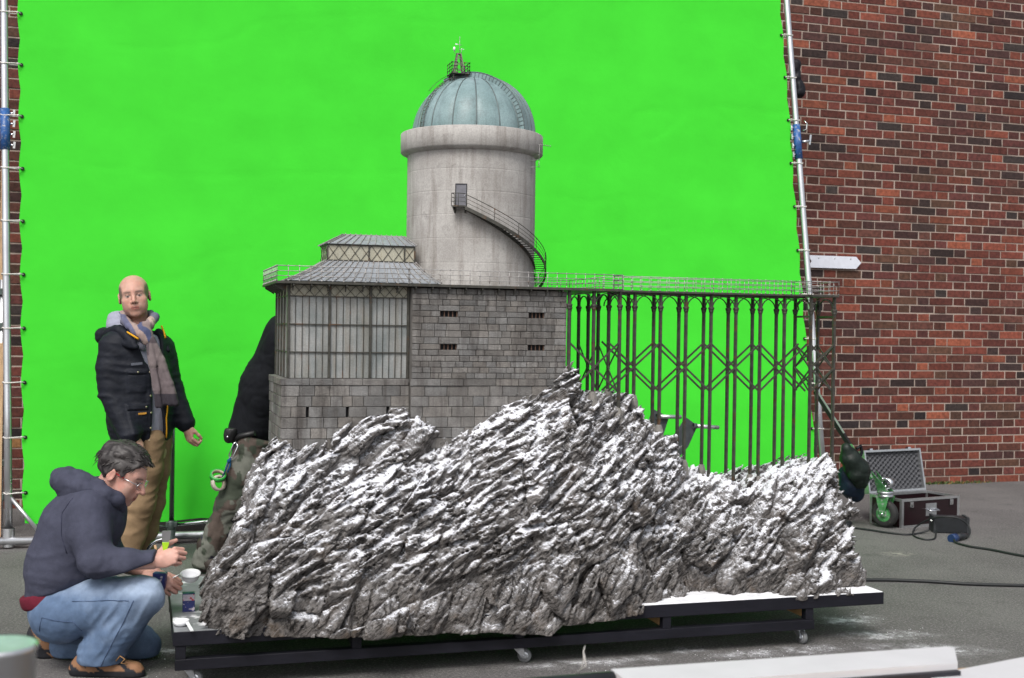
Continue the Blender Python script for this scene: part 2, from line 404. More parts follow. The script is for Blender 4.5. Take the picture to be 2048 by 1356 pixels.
# weeds and dead leaves at the foot of the wall
wm = MB(); rw = random.Random(5)
for k in range(420):
    p = gnd(1870+rw.gauss(20, 42), 966); x = p.x; y = WY-.015-abs(rw.gauss(0, .03)); hh = rw.uniform(.008, .032); a = rw.uniform(0, 6.28); w = rw.uniform(.003, .008)
    c = rw.choice([(.07, .12, .03), (.05, .09, .025), (.12, .15, .05), (.28, .16, .05)])
    dx, dy = math.cos(a)*w, math.sin(a)*w; lx, ly = rw.gauss(0, .018), -abs(rw.gauss(0, .015))
    wm.add([(x-dx, y-dy, 0), (x+dx, y+dy, 0), (x+dx*.7+lx*.6, y+dy*.7+ly*.6, hh*.7), (x+lx, y+ly, hh), (x-dx*.7+lx*.6, y-dy*.7+ly*.6, hh*.7)], [(0, 1, 2, 3, 4)], col=c)
LEAF = mat('weed_leaves', rough=.6, attr=True, var=.2, vs=60)
wo_ = wm.build('weeds', LEAF, base=(7.6, WY, 0), kind='stuff', fixn=False); tag(wo_, 'low weeds and dead leaves at the foot of the brick wall', 'weeds')

# ------------------------------------------------------------------ sign on the wall
pl = at(1617, 511, WY-.03); pr_ = at(1722, 523, WY-.03); zc = (pl.z+at(1617, 534, WY-.03).z)/2+.0; hh = .058
x0, x1 = pl.x-.01, pr_.x; SGN = mat('sign_white_paint', (.72, .74, .82), .4, var=.06, vs=20)
sm_ = MB(); sm_.prism([(x0, zc+hh), (x0+.045, zc), (x0, zc-hh), (x1-.055, zc-hh), (x1, zc), (x1-.055, zc+hh)], WY-.034, WY-.026)
sg = thing('arrow_sign', 'blank white arrow shaped sign board fixed to the brick wall', 'sign', (x0, WY-.03, zc))
sm_.build('board', SGN, sg); MET = mat('bare_metal', (.55, .55, .56), .35, .9, var=.1)
mb = MB()
for sx in (.2, .5, .8): mb.lathe([(0, -.004), (.007, -.003), (.007, 0)], (x0+(x1-x0)*sx, WY-.034, zc+hh*.62), 8, axis=(0, 1, 0))
mb.build('screw', MET, sg)
mb = MB(); mb.box(x0+.1, x0+.13, WY-.026, WY+.02, zc-.04, zc+.04); mb.box(x1-.16, x1-.13, WY-.026, WY+.02, zc-.04, zc+.04); mb.build('bracket', MET, sg)

# ------------------------------------------------------------------ green screen: pipe frame and cloth
LEAN = .13; SY0 = 8.40
def scr(px, py):                        # point of the leaning screen plane at a photo pixel
    d = ray(px, py); t = (SY0+LEAN*CAM_H)/(d.y-LEAN*d.z); return CAMP+d*t
LB = Vector((-.795, SY0, 0.06)); LT = scr(8, 0); RBp = Vector((5.175, SY0, 0.06)); RT = scr(1573, 0)
def ext(a, b, z): return a+(b-a)*((z-a.z)/(b.z-a.z))
LT = ext(LB, LT, 5.0); RT = ext(RBp, RT, 5.0)
ALU = mat('aluminium_tube', (.62, .63, .65), .34, .85, var=.14, vs=14, stretch=(1, 1, .15), rvar=.1)
CHR = mat('chrome', (.75, .76, .78), .12, 1.0, var=.04)
BLUE = mat('blue_paint_scuffed', (.025, .10, .30), .45, var=.25, vs=40, col2=(.35, .36, .38), c2=(.56, .66), s2=45)
GCAST = mat('cast_clamp_grey_green', (.12, .15, .14), .45, .5, var=.2, vs=40, bump=.001)
frame = thing('screen_frame', 'silver aluminium pipe frame holding the green screen', 'frame', (2.2, SY0, 0))
for nm, a, b in (('upright', LB, LT), ('upright', RBp, RT)):
    mb = MB(); mb.tube([a+(b-a)*(i/6) for i in range(7)], .0245, 16); mb.build(nm, ALU, frame)
mb = MB(); mb.tube([LB+Vector((-.5, -.02, -.01)), RBp+Vector((.1, -.02, -.01))], .026, 14); mb.build('bottom_pipe', ALU, frame)
mb = MB(); mb.tube([LT+Vector((-.1, 0, 0)), RT+Vector((.1, 0, 0))], .0245, 14); mb.build('top_pipe', ALU, frame)
mb = MB(); mb.tube([ext(LB, LT, .34), LB+Vector((.22, -.03, .0))], .014, 10); mb.build('corner_brace', ALU, frame)
mb = MB(); mb.lathe([(.034, -.06), (.034, .06)], LB+Vector((.24, -.02, -.01)), 14, axis=(1, 0, 0)); mb.build('corner_joint', ALU, frame); mb = MB(); mb.lathe([(.036, -.05), (.036, .07)], LB, 14); mb.build('corner_joint', ALU, frame)
def sleeve(a, b, py0, py1, px, side):
    p0, p1 = scr(px, py0), scr(px, py1); q0 = ext(a, b, p0.z); q1 = ext(a, b, p1.z)
    m_ = MB(); m_.tube([q0, q1], .031, 16); s_ = m_.build('coupling_sleeve', BLUE, frame)
    for k, t in enumerate((.1, .36, .62, .88)):
        m_ = MB()
        p = q0+(q1-q0)*t; d = Vector((side*(1 if k % 2 == 0 or side > 0 else 1), -.3, 0)).normalized()
        m_.tube([p+d*.03, p+d*.060], .007, 8); m_.bar(p+d*.058+Vector((0, 0, -.022)), p+d*.062+Vector((0, 0, .022)), .008, .014, (1, 0, 0))
        m_.build('wing_bolt', CHR, s_)
    return q0, q1
sleeve(LB, LT, 218, 300, 12, 1); q0, q1 = sleeve(RBp, RT, 250, 318, 1592, -1)
mb = MB(); p = q0+(q1-q0)*.5; mb.tube([p+Vector((.03, -.02, 0)), p+Vector((.09, -.03, .01))], .012, 10); mb.bar(p+Vector((.09, -.03, -.02)), p+Vector((.10, -.03, .06)), .01, .016); mb.tube([p+Vector((.03, -.03, .09)), p+Vector((.055, -.04, .1)), p+Vector((.06, -.04, .15)), p+Vector((.04, -.03, .17))], .004, 8)
mb.build('clamp_handle', CHR, frame)

GREEN = mat('green_screen_fabric', (.050, .60, .030), .8, var=.05, vs=3, bump=.003, bs=7, spec=.15)
nu, nv = 200, 190; zb, zt = .135, 4.88; V = []; Fq = []; rs_ = np.random.RandomState(4)
TZ = [.35+.355*k for k in range(13)]                         # heights of the ties along both uprights
def edge_in(z):                                              # scalloped edge: nearest the pole at each tie
    d = min(abs(z-t) for t in TZ); return .062+.016*min(1, d/.177)**1.6
U, W = np.meshgrid(np.linspace(0, 1, nu), np.linspace(0, 1, nv), indexing='ij')
Pn = np.stack([U.ravel()*6, W.ravel()*5, np.zeros(U.size)], 1)
wr = fbm(Pn*np.array([.5, 1.2, 1]), 3, 5)*.014-np.minimum(np.abs(vnoise(Pn*np.array([.35, 2.2, 1])+.25*vnoise(Pn*1.7, 2)[:, None], 9)), .035)*.06+vnoise(Pn*np.array([2.5, 5, 1]), 12)*.003
for i in range(nu):
    for j in range(nv):
        u, w = i/(nu-1), j/(nv-1)
        botu = min(abs((u*5.8) % .55-.275), .275)/.275
        z = zb+(1-w)**8*.02*botu+(zt-zb)*w
        a = ext(LB, LT, z); b = ext(RBp, RT, z)
        xl = a.x+edge_in(z)+.02; xr = b.x-edge_in(z)+.012
        belly = math.sin(math.pi*u)*math.sin(math.pi*min(1, w*1.1))*.05
        V.append((xl+(xr-xl)*u, a.y+.012+belly+float(wr[i*nv+j]), z))
for i in range(nu-1):
    for j in range(nv-1): Fq.append((i*nv+j, (i+1)*nv+j, (i+1)*nv+j+1, i*nv+j+1))
scn = thing('green_screen', 'huge bright green chroma key cloth laced to a pipe frame', 'screen', (2.2, SY0, .135))
sc_cloth = mesh_obj('cloth', V, Fq, GREEN, scn, smooth=True, fixn=False)
CORD = mat('white_bungee_cord', (.62, .60, .56), .7, var=.1); EYE = mat('eyelet_dark', (.02, .02, .02), .4, .5)
def cell(u, w): return Vector(V[min(nu-1, max(0, int(round(u*(nu-1)))))*nv+min(nv-1, max(0, int(round(w*(nv-1)))))])
for side in (0, 1):
    for z in TZ:
        a = ext(LB, LT, z) if side == 0 else ext(RBp, RT, z); w = (z-zb)/(zt-zb); e = cell(0 if side == 0 else 1, w)
        s_ = 1 if side == 0 else -1; e = Vector((e.x+s_*.022, e.y-.008, z))
        m_ = MB(); m_.lathe([(.011, -.003), (.013, 0), (.011, .003), (.008, .003)], e, 12, axis=(0, 1, 0)); m_.lathe([(0, -.001), (.011, -.001)], e, 12, axis=(0, 1, 0)); m_.build('eyelet', EYE, scn)
        m_ = MB(); lp = []
        for k in range(13):
            t = math.pi*(-.5+k/12*1.0)*s_ ; lp.append(a+Vector((-s_*.0285*math.cos(math.pi*(k/12-.5)), -.0285*math.sin(math.pi*(k/12-.5))*1.0, .004*math.sin(k))))
        pts = [e+Vector((0, -.004, 0)), e+Vector((-s_*.02, -.02, .004))]+[q for q in reversed(lp)]+[e+Vector((-s_*.01, .02, -.002))]
        m_.tube(pts, .0042, 6); m_.lathe([(0, -.009), (.009, 0), (0, .009)], e+Vector((-s_*.02, -.021, .003)), 8); m_.build('lacing_cord', CORD, scn)
for k in range(11):
    u = (.275+.55*k)/5.8; e = cell(u, 0)+Vector((0, -.012, .028)); bp_ = Vector((e.x-.02, SY0-.02, .05))
    m_ = MB(); m_.lathe([(.012, -.003), (.014, 0), (.012, .003)], e, 12, axis=(0, 1, 0)); m_.lathe([(0, -.001), (.012, -.001)], e, 12, axis=(0, 1, 0)); m_.build('eyelet', EYE, scn)
    m_ = MB(); m_.tube([e+Vector((0, -.006, 0)), e+Vector((-.008, -.02, -.03)), bp_+Vector((0, -.03, .0)), bp_+Vector((-.004, -.015, -.026)), bp_+Vector((-.004, .02, -.02))], .005, 6); m_.lathe([(0, -.01), (.009, 0), (0, .01)], e+Vector((-.006, -.018, -.022)), 8); m_.build('lacing_cord', CORD, scn)

# ------------------------------------------------------------------ things behind the left upright
WOOD = mat('pale_timber', (.45, .29, .16), .7, var=.2, vs=8, stretch=(8, 8, .6))
a = at(9, 265, 9.6); b = at(5, 520, 9.35)
d = (a-b).normalized(); foot = b+(b-a)*((b.z-.0)/(a.z-b.z))
mb = MB(); mb.bar(foot, a, .035, .03, (0, 1, 0)); o = mb.build('timber_batten', WOOD, base=foot); tag(o, 'pale timber batten leaning behind the left upright of the frame', 'batten')
tr = thing('lighting_truss', 'grey aluminium lattice truss standing at the left picture edge', 'truss', (-.95, 9.2, 0))
TX = at(3, 760, 9.2).x
for dx in (-.16, .0):
    mb = MB(); mb.tube([(TX+dx, 9.2, 0), (TX+dx, 9.2, 1.75)], .022, 10); mb.build('chord', ALU, tr)
mb = MB(); n = 9
for k in range(n): z = .12+k*.185; mb.tube([(TX-.16, 9.2, z), (TX, 9.2, z+.09)], .008, 6); mb.tube([(TX, 9.2, z+.09), (TX-.16, 9.2, z+.185)], .008, 6)
mb.build('lacing', ALU, tr)
mb = MB()
for k in range(7): z = .2+k*.24; mb.box(TX-.035, TX+.03, 9.165, 9.235, z, z+.05, .006)
mb.build('clamp', GCAST, tr)

# ------------------------------------------------------------------ wheeled platform under the miniature
BLK = mat('black_stained_timber', (.009, .009, .014), .55, spec=.25, var=.35, vs=12, bump=.001, bs=70, stretch=(.3, 1, 1))
RAWW = mat('raw_timber', (.42, .25, .11), .7, var=.2, vs=20)
def top_mat():
    M = mat('platform_top_grey_with_snow', (.22, .23, .24), .7, var=.2, vs=14, col2=(.85, .86, .89), c2=(.50, .60), s2=7)
    nt = M.node_tree; N = nt.nodes; L = nt.links       # powder lies thick at the right end, thin at the left
    mp = [n for n in N if n.type == 'MAP_RANGE'][0]; src = mp.inputs[0].links[0].from_socket
    geo = [n for n in N if n.type == 'NEW_GEOMETRY'][0]; sp = N.new('ShaderNodeSeparateXYZ'); L.new(geo.outputs['Position'], sp.inputs[0])
    r = N.new('ShaderNodeMapRange'); r.inputs[1].default_value = .9; r.inputs[2].default_value = 2.3; r.inputs[3].default_value = -.06; r.inputs[4].default_value = .30; L.new(sp.outputs['X'], r.inputs[0])
    ad = N.new('ShaderNodeMath'); L.new(src, ad.inputs[0]); L.new(r.outputs[0], ad.inputs[1]); L.new(ad.outputs[0], mp.inputs[0])
    return M
PX0, PX1, PY0, PY1, PZ = .137, 3.385, 4.98, 6.06, .235
dl = thing('wheeled_platform', 'low black timber platform on castors carrying the rock model', 'platform', (1.7, 5.5, 0))
mb = MB(); mb.box(PX0+.004, PX1-.004, PY0+.004, PY1, PZ-.016, PZ, .001); mb.build('top_board', top_mat(), dl)
mb = MB(); mb.box(PX0, PX1, PY0, PY0+.034, .176, PZ-.0025, .002); mb.build('front_rail', BLK, dl)
mb = MB(); mb.box(PX0, PX1, PY1-.034, PY1, .176, PZ-.018, .002); mb.build('back_rail', BLK, dl)
for x in (PX0, PX1-.034): mb = MB(); mb.box(x, x+.034, PY0+.035, PY1-.035, .176, PZ-.017, .002); mb.build('end_rail', BLK, dl)
for yy in (PY0+.002, PY1-.05): mb = MB(); mb.box(.145, 3.015, yy, yy+.045, .078, .122, .002); mb.build('lower_rail', BLK, dl)
for x in (.147, .852, 1.56, 2.25, 2.972):
    mb = MB(); mb.box(x, x+.04, PY0+.006, PY0+.046, .122, .176, .0015); mb.build('post', BLK, dl)
    mb = MB(); mb.box(x, x+.04, PY1-.046, PY1-.006, .122, .176, .0015); mb.build('post', BLK, dl)
    mb = MB(); mb.box(x+.002, x+.038, PY0+.05, PY1-.055, .128, .174, .0015); mb.build('cross_beam', RAWW if x > 2 else BLK, dl)
TYRE = mat('grey_castor_rubber', (.16, .165, .17), .55, var=.15, vs=30); ZINC = mat('zinc_plate', (.60, .62, .65), .3, .9, var=.15, vs=50)
def castor(x, y, yaw):
    h = MB(); h.box(x-.035, x+.035, y-.03, y+.03, .072, .0775); h.lathe([(.02, 0), (.024, .008), (.024, .014)], (x, y, .058), 14)
    c_, s_ = math.cos(yaw), math.sin(yaw)
    def T(a, b, z): return (x+a*c_-b*s_, y+a*s_+b*c_, z)
    for sd_ in (-1, 1):
        b0 = sd_*.014; b1 = sd_*.017
        h.add([T(-.022, b0, .062), T(.022, b0, .062), T(.032, b0, .026), T(.014, b0, .026), T(-.022, b1, .062), T(.022, b1, .062), T(.032, b1, .026), T(.014, b1, .026)], [(0, 1, 2, 3), (7, 6, 5, 4), (0, 4, 5, 1), (1, 5, 6, 2), (2, 6, 7, 3), (3, 7, 4, 0)])
    h.lathe([(0, -.019), (.005, -.019), (.005, .019), (0, .019)], T(.023, 0, .031), 8, axis=(-s_, c_, 0))
    f_ = h.build('castor', ZINC, dl)
    w = MB(); w.lathe([(.012, -.0115), (.022, -.0115), (.029, -.009), (.031, -.004), (.031, .004), (.029, .009), (.022, .0115), (.012, .0115)], T(.023, 0, .031), 22, axis=(-s_, c_, 0)); w.build('wheel', TYRE, f_)
    w = MB(); w.lathe([(0, -.012), (.0105, -.0125), (.02, -.0119), (.02, .0119), (.0105, .0125), (0, .012)], T(.023, 0, .031), 18, axis=(-s_, c_, 0)); w.build('hub', ZINC, f_)
for (px, py, yw) in ((378, 1345, -.6), (1040, 1325, -.5), (1597, 1285, -1.35)):
    p = gnd(px, py); castor(p.x, PY0+.075, yw)
for x in (.25, 1.6, 2.95): castor(x, PY1-.07, .8)

# ------------------------------------------------------------------ the rock
YR = 5.40
top_px = [(495, 893), (512, 888), (548, 882), (600, 892), (640, 872), (720, 850), (765, 836), (800, 822), (822, 836), (862, 864), (905, 860), (960, 838), (1000, 806), (1060, 768), (1110, 747), (1141, 727), (1152, 764), (1200, 786), (1232, 793), (1275, 800), (1290, 830), (1330, 868), (1362, 905), (1378, 935), (1420, 953), (1470, 968), (1510, 966), (1545, 946), (1600, 943), (1645, 920), (1690, 912), (1720, 914)]
TPX = [at(x, y, YR+.05) for x, y in top_px]; tx = np.array([p.x for p in TPX]); tz = np.array([p.z for p in TPX])
LFT = [at(x, y, 5.2) for x, y in [(376, 1275), (388, 1190), (432, 1105), (470, 1020), (482, 960), (502, 900), (515, 860)]]
RGT = [at(x, y, 5.35) for x, y in [(1704, 1190), (1700, 1120), (1688, 1060), (1704, 1000), (1698, 925), (1690, 890)]]
lz = np.array([p.z for p in LFT]); lx = np.array([p.x for p in LFT]); rz = np.array([p.z for p in RGT]); rx = np.array([p.x-.085 for p in RGT])
bx = np.array([.14, .3, .6, 1.0, 1.45, 1.70, 1.76, 2.0, 2.13, 2.22, 2.34, 2.55, 2.70, 2.95, 3.1, 3.3, 3.45])
by = np.array([5.0, 4.93, 4.915, 4.905, 4.89, 4.88, 4.93, 4.92, 4.93, 5.0, 5.10, 5.13, 5.03, 4.975, 4.985, 5.07, 5.16])
bz = np.array([.236, .212, .19, .178, .165, .14, .17, .18, .20, .225, .228, .228, .226, .215, .222, .228, .228])
def rock_field(G, coarse=False):
    X, Y, Z = G[:, 0], G[:, 1], G[:, 2]
    zr = np.interp(X, tx, tz); yb = np.interp(X, bx, by); zb_ = np.interp(X, bx, bz)
    s = np.clip((Z-zb_)/np.maximum(zr-zb_, .1), 0, 1.3)
    yf = yb+.02+(YR-.01-yb)*(.20*s+.80*s**1.9)
    slope = 1.0
    d = np.maximum((yf-Y)*.82, (Z-(zr-.22*np.maximum(Y-YR-.16, 0)))*.75)
    d = smax(d, (np.interp(Z, lz, lx)+.045+.16*np.maximum(Y-5.15, 0)-X)*.85, .05)
    d = smax(d, (np.interp(Z[...], rz[::1], rx[::1])-X)*-.95, .05)
    d = np.maximum(d, Y-6.04)
    band = (np.abs(d) < (.16 if coarse else .115)) & ((Y < 5.62) | (Z > zr-.12) | (X < .75)) & (Y < 6.02)
    P = G[band].astype(np.float32)
    w = .02*vnoise(P*6, 3)
    def coords(ang, la, lb, lc, dip, m_):
        c_, s_ = math.cos(ang), math.sin(ang); Q = P[m_]
        a = Q[:, 0]*c_+Q[:, 2]*s_; b = -Q[:, 0]*s_+Q[:, 2]*c_+dip*Q[:, 1]+w[m_]; return np.stack([a/la+20, b/lb+20, Q[:, 1]/lc], 1)
    low = fbm(P*4.2, 3, 21)
    mc = P[:, 1] < 5.6; big = np.zeros(len(P), np.float32)
    h1, h2, c0, t0 = voronoi(coords(math.radians(46), .40, .15, .24, .2, mc), 17)
    big[mc] = .062*(c0-.5)+.10*t0-.034*np.clip(1-(h2-h1)/.08, 0, 1)
    zz = np.interp(P[:, 0], tx, tz); hrel = (P[:, 2]-.2)/np.maximum(zz-.2, .1)
    # tilted plates above, steeper slabs near the foot and on the left flank
    mfoot = np.clip((.30-hrel)/.16+.35*vnoise(P*5, 77), 0, 1)
    mfoot = np.maximum(mfoot, np.clip((.62-P[:, 0])/.2, 0, 1)*.8)
    edge = np.clip((P[:, 2]-.16)/.05, .35, 1)*np.clip(1.35-np.maximum(P[:, 2]-zz+.12, 0)*4, .45, 1)
    if coarse:
        d[band] -= (big*(1-.4*mfoot)+.045*low)*edge; return np.maximum(d, zb_-Z)
    up_ = np.zeros(len(P), np.float32); dn_ = np.zeros(len(P), np.float32)
    sel = vnoise(P*np.array([3.2, 2., 3.2])+5, 41)
    for k, (lo_, hi_, ang, sc) in enumerate(((-9, -.12, 50, 1.25), (-.12, .22, 42, .9), (.22, 9, 32, 1.1))):
        m_ = (mfoot < 1) & (sel >= lo_) & (sel < hi_)
        f1, f2, c1, t1 = voronoi(coords(math.radians(ang), .088*sc, .0215*sc, .055, .25, m_), 1+k)
        g1, g2, c2, t2 = voronoi(coords(math.radians(ang-8), .036, .0112, .026, .25, m_), 5+k)
        up_[m_] = .046*(c1-.5)+.055*t1+.020*(c2-.5)+.028*t2-.018*np.clip(1-(f2-f1)/.10, 0, 1)-.006*np.clip(1-(g2-g1)/.14, 0, 1)
    m_ = mfoot > 0
    e1, e2, c3, t3 = voronoi(coords(math.radians(72), .26, .10, .12, .1, m_), 9)
    k1, k2, c4, t4 = voronoi(coords(math.radians(64), .075, .018, .04, .1, m_), 13)
    dn_[m_] = .058*(c3-.5)+.085*t3+.016*(c4-.5)+.022*t4-.030*np.clip(1-(e2-e1)/.07, 0, 1)-.007*np.clip(1-(k2-k1)/.14, 0, 1)
    n = up_*(1-mfoot)+dn_*mfoot+big*(1-.4*mfoot)+.045*low+.003*vnoise(P*90, 31)
    d[band] -= n*edge
    d = np.maximum(d, zb_-Z)
    return d
def rock_mat():
    M = bpy.data.materials.new('rock_with_snow_dusting'); M.use_nodes = True; nt = M.node_tree; N = nt.nodes; L = nt.links; b = N['Principled BSDF']
    geo = N.new('ShaderNodeNewGeometry'); P = geo.outputs['Position']
    mp = N.new('ShaderNodeMapping'); mp.vector_type = 'TEXTURE'; mp.inputs['Rotation'].default_value = (0, math.radians(-38), 0); mp.inputs['Scale'].default_value = (1, 1, .24); L.new(P, mp.inputs[0])
    def noise(sc, det=5, ro=.65, v=P):
        n = N.new('ShaderNodeTexNoise'); n.inputs['Scale'].default_value = sc; n.inputs['Detail'].default_value = det; n.inputs['Roughness'].default_value = ro; L.new(v, n.inputs['Vector']); return n.outputs[0]
    def rng(x, a, b_, c=0., d=1.):
        r = N.new('ShaderNodeMapRange'); r.inputs[1].default_value = a; r.inputs[2].default_value = b_; r.inputs[3].default_value = c; r.inputs[4].default_value = d; L.new(x, r.inputs[0]); return r.outputs[0]
    def mix(fac, a, b_):
        m_ = N.new('ShaderNodeMix'); m_.data_type = 'RGBA'; L.new(fac, m_.inputs['Factor'])
        for k, x in (('A', a), ('B', b_)):
            if isinstance(x, tuple): m_.inputs[k].default_value = (*x, 1)
            else: L.new(x, m_.inputs[k])
        return m_.outputs['Result']
    def mth(op, a, b_, clamp=False):
        m_ = N.new('ShaderNodeMath'); m_.operation = op; m_.use_clamp = clamp
        for i, x in enumerate((a, b_)):
            if isinstance(x, (int, float)): m_.inputs[i].default_value = x
            else: L.new(x, m_.inputs[i])
        return m_.outputs[0]
    c = mix(rng(noise(6), .35, .65), (.15, .138, .13), (.255, .24, .23))
    c = mix(rng(noise(30, 6, .75, mp.outputs[0]), .46, .60), c, (.045, .040, .037))
    c = mix(mth('MULTIPLY', rng(noise(9), .55, .72), .55), c, (.20, .15, .11))
    c = mix(mth('MULTIPLY', rng(noise(75, 5, .8, mp.outputs[0]), .50, .62), .8), c, (.03, .026, .024))
    sx = N.new('ShaderNodeSeparateXYZ'); L.new(P, sx.inputs[0]); sn = N.new('ShaderNodeSeparateXYZ'); L.new(geo.outputs['Normal'], sn.inputs[0])
    bp = N.new('ShaderNodeBump'); bp.inputs['Distance'].default_value = .006; bp.inputs['Strength'].default_value = 1.0
    hgt = mth('ADD', noise(60, 6, .85, mp.outputs[0]), mth('MULTIPLY', noise(190, 4, .8), .5)); L.new(hgt, bp.inputs['Height'])
    # snow sieved from above: on faces that look up, grainy at its edges, thinner at the foot and on the left flank
    va = N.new('ShaderNodeVertexColor'); va.layer_name = 'Col'; vs_ = N.new('ShaderNodeSeparateColor'); L.new(va.outputs[0], vs_.inputs[0])
    nzs = rng(vs_.outputs[0], 0, 1, -1, 1)
    nz = mth('ADD', mth('MULTIPLY', nzs, .66), mth('MULTIPLY', sn.outputs['Z'], .42))
    amt = mth('ADD', rng(sx.outputs['Z'], .2, .75, -.34, .0), rng(sx.outputs['X'], .2, .8, -.14, 0.))
    sn_ = mth('ADD', nz, mth('ADD', amt, mth('MULTIPLY', mth('SUBTRACT', noise(4.5), .5), 1.1)))
    grain = mth('MULTIPLY', mth('SUBTRACT', noise(95, 5, .9), .5), 2.2)
    dust = mth('MULTIPLY', rng(mth('ADD', sn_, mth('MULTIPLY', grain, .6)), -.10, .55), .30)
    snow = rng(mth('ADD', sn_, grain), .41, .66)
    c = mix(dust, c, (.62, .63, .66)); c = mix(snow, c, (.84, .855, .91)); L.new(c, b.inputs['Base Color'])
    b.inputs['Roughness'].default_value = .9; b.inputs['Specular IOR Level'].default_value = .08
    L.new(bp.outputs[0], b.inputs['Normal'])
    return M
RV, RQ = grid_mesh(rock_field, (.05, 4.83, .13), (3.56, 6.08, 1.40), .0066, coarse=lambda G: rock_field(G, True), margin=.046)
# drop loose crumbs: keep the largest connected piece
def biggest(V, Q):
    lab = np.arange(len(V))
    for _ in range(400):
        m_ = lab[Q].min(1); new = lab.copy()
        for k in range(4): np.minimum.at(new, Q[:, k], m_)
        new = new[new]
        if (new == lab).all(): break
        lab = new
    u, c = np.unique(lab, return_counts=True); keep = lab == u[c.argmax()]; idx = np.cumsum(keep)-1
    Q = Q[keep[Q].all(1)]; return V[keep], idx[Q]
RV, RQ = biggest(RV, RQ)
# how much each spot looks up over a patch of some 2 cm: where sieved snow settles
e1_, e2_ = RV[RQ[:, 2]]-RV[RQ[:, 0]], RV[RQ[:, 3]]-RV[RQ[:, 1]]; fn_ = np.cross(e1_, e2_); vn = np.zeros_like(RV)
for k in range(4): np.add.at(vn, RQ[:, k], fn_)
vn /= np.linalg.norm(vn, axis=1)[:, None]+1e-9; nzs = vn[:, 2].copy(); cntv = np.zeros(len(RV))
for k in range(4): np.add.at(cntv, RQ[:, k], 4)
for _ in range(4):
    fs_ = nzs[RQ].sum(1); acc = np.zeros(len(RV))
    for k in range(4): np.add.at(acc, RQ[:, k], fs_)
    nzs = acc/np.maximum(cntv, 1)
rcol = np.stack([nzs*.5+.5, vn[:, 2]*.5+.5, np.zeros(len(RV))], 1)
rock = mesh_obj('rock_base', RV, RQ.tolist(), rock_mat(), None, (1.7, 5.45, PZ), smooth=False, cols=rcol, fixn=False)
tag(rock, 'craggy grey brown model mountain dusted with white snow on the wheeled platform', 'rock')

# ------------------------------------------------------------------ miniature observatory
def stain_mat(name, c1, c2, c3, rough=.75, sv=.25, bump=.002, bs=90, amount=.6, attr=False, fine=40, darkmul=.5):
    """weathered surface: two tones in patches, vertical run-off streaks, fine speckle"""
    M = bpy.data.materials.new(name); M.use_nodes = True; nt = M.node_tree; N = nt.nodes; L = nt.links; b = N['Principled BSDF']
    b.inputs['Roughness'].default_value = rough; b.inputs['Specular IOR Level'].default_value = .35
    geo = N.new('ShaderNodeNewGeometry'); P = geo.outputs['Position']
    mp = N.new('ShaderNodeMapping'); mp.inputs['Scale'].default_value = (1, 1, sv*.35); L.new(P, mp.inputs[0])
    def noise(sc, det=5, ro=.6, v=P):
        n = N.new('ShaderNodeTexNoise'); n.inputs['Scale'].default_value = sc; n.inputs['Detail'].default_value = det; n.inputs['Roughness'].default_value = ro; L.new(v, n.inputs['Vector']); return n.outputs[0]
    def rng(x, a, b_, c=0., d=1.):
        r = N.new('ShaderNodeMapRange'); r.inputs[1].default_value = a; r.inputs[2].default_value = b_; r.inputs[3].default_value = c; r.inputs[4].default_value = d; L.new(x, r.inputs[0]); return r.outputs[0]
    def mix(fac, a, b_, bl='MIX'):
        m_ = N.new('ShaderNodeMix'); m_.data_type = 'RGBA'; m_.blend_type = bl
        if isinstance(fac, (int, float)): m_.inputs['Factor'].default_value = fac
        else: L.new(fac, m_.inputs['Factor'])
        for k, x in (('A', a), ('B', b_)):
            if isinstance(x, tuple): m_.inputs[k].default_value = (*x, 1)
            else: L.new(x, m_.inputs[k])
        return m_.outputs['Result']
    if attr:
        a = N.new('ShaderNodeObjectInfo'); base = mix(rng(noise(16), .35, .65), c1, c2); base = mix(1.0, base, a.outputs['Color'], 'MULTIPLY')
    else: base = mix(rng(noise(5.5), .38, .62), c1, c2)
    c = mix(rng(noise(28, 6, .65, mp.outputs[0]), .48, .68, 0, amount), base, c3)
    c = mix(rng(noise(11, 6, .7), .55, .72, 0, amount*.7), c, tuple(x*darkmul for x in c3))
    c = mix(rng(noise(fine*4, 3), .35, .65, 0, .35), c, mix(.6, c, (.02, .02, .02)))
    L.new(c, b.inputs['Base Color'])
    bp = N.new('ShaderNodeBump'); bp.inputs['Distance'].default_value = bump; L.new(noise(bs, 6, .7), bp.inputs['Height']); L.new(bp.outputs[0], b.inputs['Normal'])
    return M
CONC = stain_mat('weathered_concrete', (.38, .362, .342), (.51, .492, .468), (.255, .23, .208), amount=.75, bump=.0012, bs=60)
STONE = stain_mat('grey_ashlar', (.16, .153, .145), (.235, .226, .215), (.085, .076, .07), attr=True, amount=.95, bump=.005, bs=130)
JOINT = mat('stone_joint_dark', (.115, .108, .10), .9, var=.2, vs=30)
COPPER = stain_mat('verdigris_copper', (.185, .275, .28), (.27, .375, .385), (.115, .165, .17), rough=.42, amount=.55, bump=.0008, bs=40, sv=.3)
RUST = mat('rusty_dark_iron', (.072, .070, .060), .5, .45, var=.3, vs=40, col2=(.13, .065, .03), c2=(.56, .68), s2=22)
RUSTL = mat('rail_grey_iron', (.36, .35, .34), .5, .4, var=.2, vs=60, col2=(.15, .11, .085), c2=(.55, .68), s2=50)
ROOFM = stain_mat('zinc_roof', (.25, .275, .30), (.33, .355, .385), (.18, .16, .14), rough=.4, amount=.5, bump=.0006)
PANE = stain_mat('milky_glass', (.33, .36, .36), (.55, .56, .55), (.33, .28, .21), rough=.22, amount=.5, bump=.0004, sv=.2)
